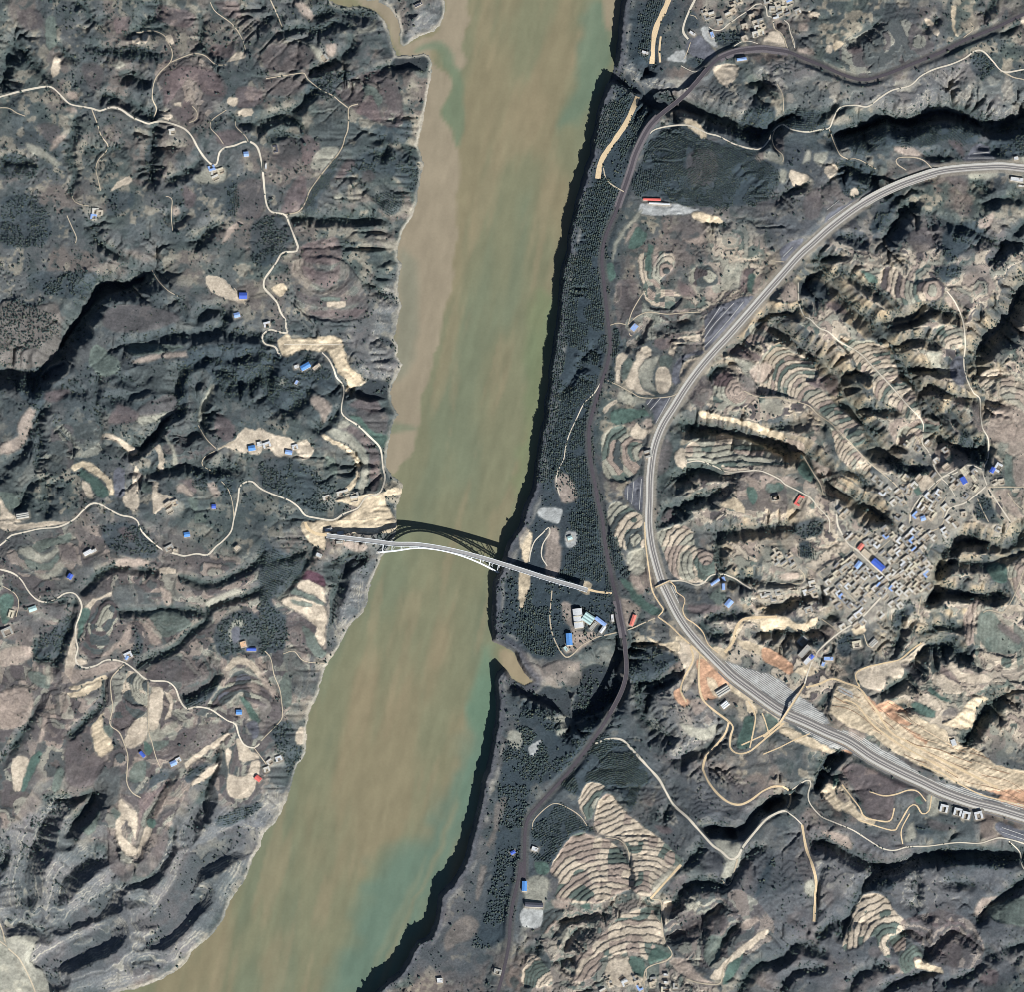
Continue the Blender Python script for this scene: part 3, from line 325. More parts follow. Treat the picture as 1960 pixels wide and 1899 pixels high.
 ('G', "32 90,950 180,960 190,1030 110,1040"), ('p', "32 940,1120 1060,1000 1150,960 1160,990 1060,1080 970,1180"), ('t', "32 1020,1240 1080,1230 1080,1300 1040,1400 1010,1300"), ('k', "32 1560,1400 1700,1340 1720,1370 1600,1440"), ('r', "32 960,680 1060,690 1090,740 1010,740"), ('b', "32 1060,1120 1180,1030 1190,1090 1120,1160"),
 ('g', "32 1310,1600 1360,1480 1450,1500 1420,1640 1350,1700"), ('b', "32 1350,1330 1480,1350 1450,1480 1350,1460"), ('b', "32 1130,1320 1300,1340 1290,1480 1200,1520"), ('p', "32 260,1420 310,1400 340,1480 290,1540 250,1500"), ('k', "32 300,1620 340,1500 410,1460 340,1600"),
 ('t', "02 1740,300 1830,205 1899,250 1899,330 1780,330"), ('t', "02 1390,500 1420,460 1570,460 1550,560 1510,620 1440,590"), ('w', "02 1080,380 1180,350 1190,440 1060,430"), ('s', "02 1220,280 1310,250 1420,400 1370,440 1200,360"), ('T', "02 1180,860 1230,850 1300,900 1350,970 1310,1000 1260,950 1190,900"), ('w', "02 860,1480 1000,1470 1150,1480 1300,1530 1130,1560 870,1550"),
 ('T', "02 1250,1530 1440,1570 1460,1620 1330,1610 1240,1580"), ('p', "02 650,1870 700,1700 860,1520 850,1590 760,1660 690,1800 660,1899"), ('k', "02 770,1690 830,1610 850,1630 750,1770"), ('G', "02 770,1800 830,1650 910,1700 860,1780"), ('G', "02 890,1960 920,1760 960,1780 930,1960"), ('k', "02 960,1800 990,1790 970,1940 940,1899"), ('b', "02 1210,1110 1400,1100 1400,1300 1230,1330"),
 ('k', "02 1130,1690 1210,1740 1320,1700 1320,1770 1220,1770"), ('w', "02 1300,190 1350,180 1410,270 1420,330 1340,280"), ('k', "02 1700,1120 1760,1095 1780,1130 1720,1170"), ('b', "02 1840,1000 1899,960 1899,1110 1840,1080"),
 ('t', "03 0,310 60,210 130,230 170,340 40,330"), ('t', "03 470,320 520,320 500,380 470,370"), ('T', "03 540,280 600,300 530,360 515,330"), ('k', "03 240,340 380,340 380,380 260,380"), ('k', "03 270,150 340,170 330,210 270,210"), ('t', "03 1180,130 1240,140 1300,230 1280,260"), ('T', "03 1380,20 1410,30 1410,230 1440,260 1390,220"), ('p', "03 0,1100 140,1100 150,1190 100,1180 20,1140"),
 ('p', "03 290,1190 330,1080 350,1150"), ('p', "03 380,1110 480,1100 440,1190 380,1160"), ('t', "03 450,1220 510,1180 560,1220 490,1290"), ('t', "03 200,1230 320,1260 330,1310 240,1360 210,1320"), ('p', "03 130,1220 180,1240 170,1320 120,1310"), ('t', "03 640,1370 690,1360 700,1410 650,1420"), ('s', "03 1500,1100 1560,1040 1650,1050 1660,1110 1720,1170 1470,1170"),
 ('s', "03 460,1570 700,1430 740,1440 500,1620"), ('s', "03 140,1899 140,1800 300,1730 170,1960"), ('e', "22 1450,1010 1899,1165 1899,1330 1650,1180 1470,1060"), ('e', "23 0,1090 270,1265 470,1430 440,1475 150,1400 0,1270"), ('e', "33 700,90 870,150 1150,330 1110,355 760,165 690,120"), ('e', "33 1270,390 1400,400 1680,490 1670,530 1500,490 1330,430"), ('e', "22 1000,480 1090,460 1140,600 1100,640"), ('w', "33 640,150 800,230 940,310 880,300 700,205"), ('e', "23 230,1460 420,1560 640,1650 500,1640 300,1530"), ('p', "03 1520,1240 1720,1230 1680,1290 1520,1290"), ('r', "03 620,340 680,320 740,360 660,380"), ('p', "03 440,420 520,470 690,520 690,545 540,500"), ('t', "03 1900,100 1960,90 1960,200 1900,180"), ('t', "03 340,70 420,80 430,110 350,120"), ('b', "03 300,1450 420,1360 420,1560 320,1580"),
 ('p', "03 1830,1140 1960,1130 1960,1190 1780,1190"), ('k', "03 1570,1600 1680,1540 1660,1650 1580,1650"), ('b', "03 1330,1260 1490,1240 1480,1400 1390,1340"), ('b', "03 1060,1700 1200,1650 1260,1780 1120,1830"), ('k', "03 960,1060 1100,1070 1180,1130 1000,1110"), ('r', "03 1360,1010 1450,1030 1470,1140 1420,1100"),
]]
# terraced hillsides: palette, bench width, riser height, mode, outline, core (C: rings round a core, A: arcs marching along an axis)
TERRACES = [(p, sp, h, m, pts(o), pts(c)) for p, sp, h, m, o, c in [
 ('ktgpk', 0, 3.0, 'Z', "32 200,1230 700,1180 1000,1230 1020,1430 1090,1620 1300,1790 1400,1840 1300,1990 100,1990 200,1700 130,1500", "12 0,0"), ('pbkp', 0, 3.0, 'Z', "20 1440,900 1640,1000 1899,980 21 250,900 360,960 330,1250 200,1330 100,1300 20 1899,1500 1700,1450 1560,1300 1600,1150", "12 0,0"), ('bpkb', 0, 2.8, 'Z', "20 760,1150 860,1090 1080,1160 1300,1200 1360,1370 1640,1480 1640,1640 1300,1800 1080,1740 900,1640 820,1450", "12 0,0"), ('dpkb', 0, 2.8, 'Z', "20 60,200 250,140 540,90 560,300 430,420 240,400 120,330", "12 0,0"), ('bkpb', 0, 2.8, 'Z', "21 120,560 300,440 480,480 480,860 440,920 260,680", "12 0,0"),
 ('kbpk', 0, 2.8, 'Z', "30 780,560 860,460 1020,470 1240,340 1380,400 1300,560 1230,700 1100,900 940,960 820,850", "12 0,0"),
 ('pgtdk', 8, 3.0, 'C', "12 860,-60 1090,-60 1100,50 1000,150 1160,250 1090,340 940,340 880,230 850,120", "12 1055,55"), ('bdpb', 7, 2.2, 'C', "12 1210,130 1240,50 1330,20 1400,60 1420,150 1330,180 1250,170", "12 1370,100"),
 ('pdkpg', 11, 3.2, 'C', "12 580,1300 640,1220 740,1200 780,1270 880,1320 860,1480 800,1560 720,1600 600,1560 580,1430", "12 880,1400"), ('ptkgp', 11, 4.0, 'C', "12 1200,1330 1400,1255 1560,1275 1700,1320 1899,1430 1899,1480 1700,1480 1500,1510 1300,1450 1200,1440", "12 1200,1600 1500,1580 1899,1580"),
 ('pdkp', 8, 3.0, 'C', "12 1640,480 1760,430 1800,520 1870,560 1700,600 1630,600", "12 1900,640"), ('pkrk', 8, 2.6, 'C', "12 1390,860 1420,820 1490,800 1560,860 1640,960 1580,1050 1450,1010 1390,930", "12 1560,940"),
 ('pgdt', 11, 3.2, 'C', "12 620,1810 680,1750 830,1830 900,1899 22 900,130 880,180 770,210 690,160 650,60 620,0", "22 930,190"), ('tgpkb', 9, 3.2, 'C', "13 860,60 940,30 1000,90 1100,150 1270,130 1330,190 1290,270 1180,290 1020,310 930,230 860,170", "13 1230,210"),
 ('tpgt', 9, 3.0, 'C', "13 1270,490 1340,460 1440,480 1470,600 1380,640 1290,590", "13 1400,650 1460,610"), ('ttgtkpt', 9, 2.6, 'A', "13 570,545 700,570 780,570 860,600 940,660 980,780 1000,850 1080,900 1130,1030 1150,1130 1060,1150 960,1060 810,980 800,830 720,800 650,690 590,630", "13 560,540 1150,1140"),
 ('tgtkptg', 9, 2.6, 'A', "12 1720,740 1790,640 1890,590 13 120,590 230,660 350,720 400,800 380,860 320,870 430,940 560,1060 700,1170 740,1230 740,1310 620,1330 500,1180 400,1080 320,1020 130,980 0,970 12 1720,970 1690,900", "12 1760,600 13 640,1310"),
 ('ttpkt', 8, 2.6, 'A', "13 500,1210 640,1320 760,1450 700,1500 640,1510 540,1400 520,1300", "13 480,1180 760,1500"), ('tpt', 8, 2.4, 'A', "13 700,1460 780,1470 900,1470 940,1540 880,1550 800,1480 760,1550 710,1530", "13 690,1440 900,1640"),
 ('pgktp', 9, 3.0, 'C', "13 970,1320 1000,1220 1160,1130 1250,1140 1290,1190 1180,1290 1100,1260 1030,1320", "13 1190,1340"), ('ttptg', 11, 3.4, 'C', "13 1570,890 1600,800 1720,780 1830,830 1960,900 1960,1100 1780,1010 1650,960", "13 1800,1120"),
 ('ktkp', 9, 3.0, 'C', "23 1470,660 1540,560 1600,600 1600,650 1545,690 1540,860 1480,900 1460,750", "23 1650,640 1640,900"), ('tgpt', 10, 3.0, 'C', "23 1540,930 1700,970 1800,985 1960,985 1960,1140 1850,1170 1730,1110 1720,1030 1640,1080 1540,1030", "23 1740,780"), ('tkpt', 10, 3.0, 'C', "23 1780,330 1960,250 1960,620 1880,600 1810,480", "23 2000,420"),
 ('ttttg', 11, 3.2, 'C', "33 570,1560 680,1250 750,1180 880,1200 950,1300 1040,1400 960,1480 900,1530 920,1640 850,1600 800,1480 700,1560 620,1580", "33 930,1540"), ('gkgd', 8, 2.6, 'C', "33 910,1500 1000,1480 1100,1560 1150,1640 1060,1740 1000,1760 980,1650", "33 1120,1660"),
 ('tptg', 9, 3.0, 'C', "32 410,500 450,400 520,375 600,410 560,480 500,640 460,650 420,570", "32 620,600"), ('ttgtkt', 10, 3.2, 'C', "32 520,690 560,500 640,460 720,560 870,690 1000,780 1120,900 1160,960 1040,1090 930,1200 800,1160 790,1000 760,850 700,770 600,760", "32 880,1280"),
 ('tktgkt', 11, 3.4, 'C', "32 200,1020 270,870 400,740 560,780 600,780 680,830 790,1000 800,1130 690,1180 580,1240 450,1250 250,1220 260,1080", "32 640,1420"), ('ktgktk', 13, 3.2, 'C', "32 600,1450 700,1350 860,1290 1010,1270 1010,1420 1040,1540 1080,1620 950,1680 800,1600 600,1640 500,1700 400,1740 380,1640 480,1580", "32 850,1960"),
 ('tk', 12, 2.6, 'C', "32 370,1780 420,1670 590,1600 550,1690 520,1770 400,1820", "32 800,1990"), ('gtgt', 7, 2.2, 'A', "32 0,1740 80,1620 200,1740 210,1830 60,1860 0,1840", "32 0,1700 220,1860"), ('tpktgp', 10, 3.4, 'C', "22 960,90 1130,20 1240,70 1260,180 1380,230 1400,370 1330,440 1170,430 1090,380 1040,260 1000,160", "22 1350,320"),
 ('bdpbd', 7, 2.0, 'C', "20 620,870 640,730 720,620 800,560 850,600 860,700 830,800 780,900 720,990 640,980 600,920", "20 790,640 740,760"), ('pdptpd', 7, 2.2, 'C', "20 890,1230 940,1080 980,1090 1075,1160 1075,1350 960,1320 900,1270", "20 1100,1190"), ('bdb', 6, 2.0, 'C', "20 815,1480 850,1340 900,1290 960,1325 1070,1350 1060,1390 960,1470 880,1520", "20 1060,1290"),
 ('bdsbp', 9, 2.6, 'C', "20 1500,1340 1640,1180 1740,1080 1860,1130 1960,1190 1960,1330 1800,1300 1760,1230 1640,1320", "20 1800,1480"), ('bdpk', 0, 3.2, 'Z', "12 700,150 960,340 1300,360 1310,500 960,560 780,640 700,500", "12 0,0"), ('bkdp', 0, 3.2, 'Z', "32 1090,1260 1500,1140 1760,1300 1800,1500 1400,1720 1100,1600 1030,1420", "12 0,0"), ('bdb', 0, 2.8, 'Z', "20 1200,1000 1560,980 1600,1120 1380,1280 1240,1180", "12 0,0"), ('pkbb', 0, 2.8, 'Z', "20 0,1050 240,1050 470,1080 560,1250 480,1560 300,1500 200,1250 0,1230", "12 0,0"),
 ('dbpd', 0, 2.8, 'Z', "10 440,1180 720,1200 740,1380 560,1460 500,1500 300,1520 350,1300", "12 0,0"), ('dbd', 0, 2.8, 'Z', "10 1200,1230 1450,1240 1560,1350 1480,1470 1290,1500 1200,1400", "12 0,0"), ('bdpd', 0, 2.8, 'Z', "03 700,560 560,330 820,180 1050,130 1250,330 1100,450", "12 0,0"), ('brpb', 0, 2.6, 'Z', "01 540,640 800,500 960,560 1030,880 900,900 700,800", "12 0,0"),
 ('bkbp', 8, 2.6, 'c', "11 250,-10 590,-10 760,250 720,420 350,400 240,220", "11 430,20"), ('bkrb', 0, 2.6, 'Z', "00 1130,470 1400,400 1620,560 1630,700 1400,900 1240,800 1170,700", "12 0,0"), ('tkpt', 0, 3.0, 'Z', "13 1620,880 1760,800 1990,880 1990,1380 1800,1410 1660,1300", "12 0,0"), ('tkgp', 0, 3.0, 'Z', "23 1540,640 1680,640 1990,900 1990,1200 1700,1180 1540,930", "12 0,0"), ('bkbr', 0, 3.0, 'Z', "33 1000,1380 1330,1300 1560,1450 1560,1700 1300,1690 1150,1560", "12 0,0"),
 ('tgkp', 0, 2.8, 'Z', "23 1090,1300 1250,1100 1420,1010 1640,1120 1600,1260 1300,1480", "12 0,0"), ('pktp', 0, 2.8, 'Z', "23 20,180 330,330 420,430 280,560 0,560 0,300", "12 0,0"), ('kpdk', 0, 2.8, 'Z', "13 160,1560 500,1530 640,1720 520,1800 330,1700", "12 0,0"), ('kpbt', 0, 3.0, 'Z', "12 1490,1520 1880,1590 1899,1880 1700,1899 1480,1750", "12 0,0"),
 ('kdtd', 9, 2.4, 'C', "32 140,1480 130,1330 230,1280 300,1320 230,1400 180,1470", "32 330,1500"),
]]

# where thin rock ledges follow the contours
STRATA = [pts(s) for s in [
 "30 -60,800 400,480 520,480 520,800 760,880 900,1110 1110,1060 1240,760 1500,480 1899,650 1850,900 1400,1610 850,1899 300,1850 -60,1400",
 "02 660,380 760,370 870,560 1000,560 1250,560 1370,480 1420,600 1550,640 1700,700 1690,840 1620,890 1450,810 1200,710 1100,650 860,640 700,480",
 "03 200,400 700,590 1100,570 1300,500 1550,400 1700,520 1960,560 1960,790 1700,870 1500,750 1200,760 1000,830 800,760 560,770 300,780 150,780 170,700 -100,500", "03 640,400 560,330 820,180 1000,130 1150,420 700,560",
 "11 780,400 1010,0 1020,860 760,860 600,560 640,450", "21 590,330 850,280 800,500 740,680 500,950 480,850", "33 350,830 870,1000 1100,900 1500,1200 1100,1300 700,1100 600,1200 380,1100", "31 -200,700 0,400 215,400 110,660 0,850",
 "22 1000,1180 1120,1110 1330,1290 1480,1480 1330,1620 1120,1750 900,1430", "32 1250,330 1350,250 1500,520 1640,560 1400,600 1250,440", "01 1060,310 1050,100 1300,0 1300,170 1150,250",
]]

# woods: mode (r random, a rows at an angle, c rows round a core), spacing, outline, core or angle
WOODS = [(m, sp, pts(o), (pts(c) if isinstance(c, str) else c)) for m, sp, o, c in [
 ('c', 3.9, "02 920,1010 1180,910 1330,1000 1680,1080 1780,1180 1850,1240 1820,1400 1650,1480 1300,1500 1000,1440 850,1420 800,1300 880,1150", "02 1330,1430"), ('a', 3.8, "02 530,1300 560,1250 740,1390 690,1500 600,1800 580,1899 300,1899 330,1650 450,1400", 106),
 ('a', 3.8, "02 600,760 800,690 790,780 700,960 560,1150 520,1200 480,1050 520,900", 112), ('a', 4, "02 870,230 960,220 940,430 840,400", 100), ('a', 4, "02 900,0 1040,0 960,210 870,200", 104), ('a', 4, "02 830,800 880,760 900,880 760,1100 700,1180 720,1050", 118),
 ('a', 3.8, "12 280,0 580,0 620,390 640,520 600,800 520,960 420,1080 330,1270 300,1440 240,1560 120,1640 70,1500 100,1350 140,1150 190,900 220,600 260,250", 97), ('a', 3.8, "12 560,900 540,1050 500,1200 500,1400 560,1700 600,1899 330,1899 400,1750 290,1520 330,1350 400,1150", 93),
 ('a', 3.8, "12 640,480 780,520 760,600 680,680 660,880 640,900 600,870 650,650", 95), ('a', 3.8, "22 360,0 580,0 640,300 660,500 580,560 480,470 260,400 380,180", 88), ('a', 4, "22 0,520 190,500 200,620 200,760 260,930 180,1000 0,900", 95), ('a', 4, "22 620,0 690,180 780,380 700,420 650,300", 95),
 ('c', 4.0, "22 500,1620 590,1560 740,1590 870,1750 880,1920 250,1920", "32 700,700"), ('c', 4.0, "32 400,310 500,110 640,80 800,150 880,330 860,400 780,590 690,420 520,360 400,470 300,400", "32 700,700"), ('c', 4.4, "32 90,640 280,530 450,680 540,750 400,740 270,870 200,1000 80,900", "32 640,1420"),
 ('r', 4.2, "03 1700,900 1850,900 1960,900 1960,1100 1750,1140 1660,1050", 0), ('a', 4.2, "03 170,810 400,800 470,840 460,900 300,940 180,900", 5), ('c', 4.4, "03 560,960 900,850 1250,880 1580,920 1540,1040 1350,1000 1200,1060 950,1040 700,1100 600,1020", "03 1050,1350"), ('r', 4, "03 560,1180 700,1170 860,1290 700,1420 580,1380", 0),
 ('r', 4.4, "03 780,1660 900,1420 1020,1400 900,1640 800,1700", 0), ('r', 4.6, "03 1310,1700 1500,1600 1520,1760 1350,1899", 0), ('r', 4.4, "03 1530,1600 1640,1570 1580,1760 1500,1700", 0), ('r', 4.6, "03 100,800 0,750 -120,800 -200,1000 0,1000", 0), ('r', 4.2, "03 1520,400 1640,370 1700,500 1600,560 1530,500", 0),
 ('r', 4.4, "10 1380,640 1899,600 1899,900 1700,1000 1500,800 1400,800 1330,1150 1260,1050 1330,800", 0), ('r', 4.2, "11 0,680 250,680 400,720 530,850 560,980 400,900 250,1080 60,1080 0,900", 0), ('r', 4.6, "11 0,1450 250,1440 500,1640 540,1740 400,1840 200,1720 0,1640", 0), ('r', 4.4, "10 1380,1480 1520,1520 1700,1560 1690,1700 1450,1640", 0),
 ('r', 4.4, "20 760,20 1000,20 1120,160 1150,260 900,250 760,150", 0), ('r', 4.2, "20 270,900 480,690 560,660 480,900 440,980 300,1000", 0), ('a', 4.0, "20 1340,1290 1560,1150 1590,1210 1500,1300 1350,1350", -25), ('r', 4.4, "20 1560,780 1650,680 1800,640 1960,760 1960,940 1700,960 1650,1000 1580,950", 0), ('r', 4.6, "21 0,480 120,640 190,700 180,900 160,1150 110,1300 60,1100 0,900", 0),
 ('r', 4.6, "21 150,1440 250,1480 250,1600 330,1700 230,1860 100,1600 60,1540", 0), ('a', 4.2, "21 0,150 120,200 340,300 150,500 0,560", 20), ('r', 4.4, "20 980,750 1040,860 1040,960 960,960 990,850", 0), ('r', 4.2, "33 1270,870 1700,870 1780,960 1700,1000 1400,960", 0), ('r', 4.4, "33 760,1110 900,1060 940,1140 800,1160", 0),
 ('r', 4.4, "33 350,440 430,230 500,150 590,180 540,280 480,360 400,420", 0), ('r', 4.6, "33 1100,680 1180,700 1240,740 1120,740", 0), ('r', 4.4, "23 1130,900 1350,890 1440,960 1200,960 1050,1000", 0), ('r', 4.6, "23 540,870 640,800 640,960 560,980", 0), ('r', 4.6, "23 330,850 440,870 400,940", 0), ('r', 4.4, "23 960,650 1050,570 1110,640 1010,720 960,800", 0),
 ('r', 4.6, "13 900,1420 1100,1500 1220,1540 1060,1570 900,1500", 0), ('r', 4.6, "13 1450,1230 1560,1340 1620,1440 1560,1480 1440,1380", 0), ('r', 4.6, "13 1540,1700 1640,1720 1700,1899 1560,1880", 0), ('r', 4.4, "13 1250,50 1420,20 1420,100 1330,150", 0), ('r', 4.4, "13 270,150 460,160 480,260 380,300", 0),
 ('r', 4.6, "00 1090,1000 1140,1000 1120,1290 1070,1280 1050,1120", 0), ('a', 4.0, "00 1650,1340 1720,1320 1720,1480 1660,1560 1640,1460", 90), ('r', 4.6, "00 650,350 1000,340 1180,380 1180,430 900,420 700,380", 0), ('r', 4.8, "00 800,1400 960,1400 950,1500 780,1560", 0), ('r', 4.4, "01 520,690 580,640 700,500 360,560 330,700 420,720", 0),
 ('a', 4.0, "01 280,1500 420,1290 560,1130 600,1150 440,1400 380,1540", -55), ('r', 4.4, "01 600,1270 800,1070 1050,1100 1150,1250 1120,1400 960,1280 760,1230", 0), ('r', 4.4, "01 -60,1600 150,1570 230,1720 100,1899 -60,1899", 0), ('r', 4.6, "01 820,930 1060,860 1090,950 1030,1030 850,1000", 0), ('a', 4.2, "01 840,1400 1010,1390 1000,1530 900,1540", 30),
 ('r', 4.8, "10 0,330 400,300 440,420 420,640 300,740 0,720", 0), ('r', 4.2, "10 250,70 500,70 700,90 600,250 400,250 200,150", 0), ('r', 4.4, "10 100,850 270,830 330,960 280,1080 150,980", 0), ('r', 4.6, "00 0,1450 200,1420 350,1560 330,1750 100,1800 0,1750", 0), ('r', 4.6, "00 0,1150 120,1100 250,1250 0,1280", 0),
 ('r', 4.6, "30 1000,500 1100,470 1230,350 1230,300 1100,330 1080,430", 0), ('a', 4.2, "30 1380,290 1500,240 1560,250 1500,290 1340,400", -30), ('a', 4.2, "30 1560,650 1850,520 1899,560 1700,680 1580,700", -12), ('a', 4.4, "23 1290,1390 1370,1330 1420,1390 1300,1410", 30), ('r', 4.6, "02 1180,100 1250,60 1290,180 1200,190", 0), ('r', 4.6, "02 1330,360 1190,440 1290,480", 0),
 ('r', 4.4, "31 1850,-20 32 180,-60 260,100 100,320 20,600 -10,900 31 1840,1300 1780,1500 1560,1560 1640,1250 1700,900 1720,500 1760,200", 0), ('r', 4.6, "22 750,900 900,930 1130,980 1060,1080 900,1190 780,1150", 0), ('r', 4.4, "22 0,1290 200,1400 380,1480 480,1420 600,1380 500,1560 300,1800 100,1899 0,1700", 0),
 ('r', 7.0, "02 700,540 660,700 500,1000 440,1250 340,1600 300,1800 12 270,200 200,700 170,1000 110,1500 80,1640 330,1640 480,1350 560,950 640,600 590,100 02 620,1700 760,1300 860,950 880,700", 0), ('r', 6.5, "21 1720,440 1899,420 22 100,430 560,520 680,700 640,800 400,920 250,960 100,1000 21 1899,930 1740,880 1690,700", 0),
 ('r', 5.2, "22 430,1090 560,1040 640,1075 695,1150 685,1260 600,1360 450,1420 372,1445 375,1300 430,1200", 0),
 ('r', 4.6, "N 530,520 950,480 900,650 700,700 560,640", 0), ('r', 4.8, "V 0,260 340,200 340,520 60,620 -200,560 -300,380", 0), ('a', 4.2, "V -120,720 60,700 140,900 130,1010 -100,1010", 88), ('r', 4.6, "33 0,1000 80,900 30,1100 -60,1200", 0),
]]

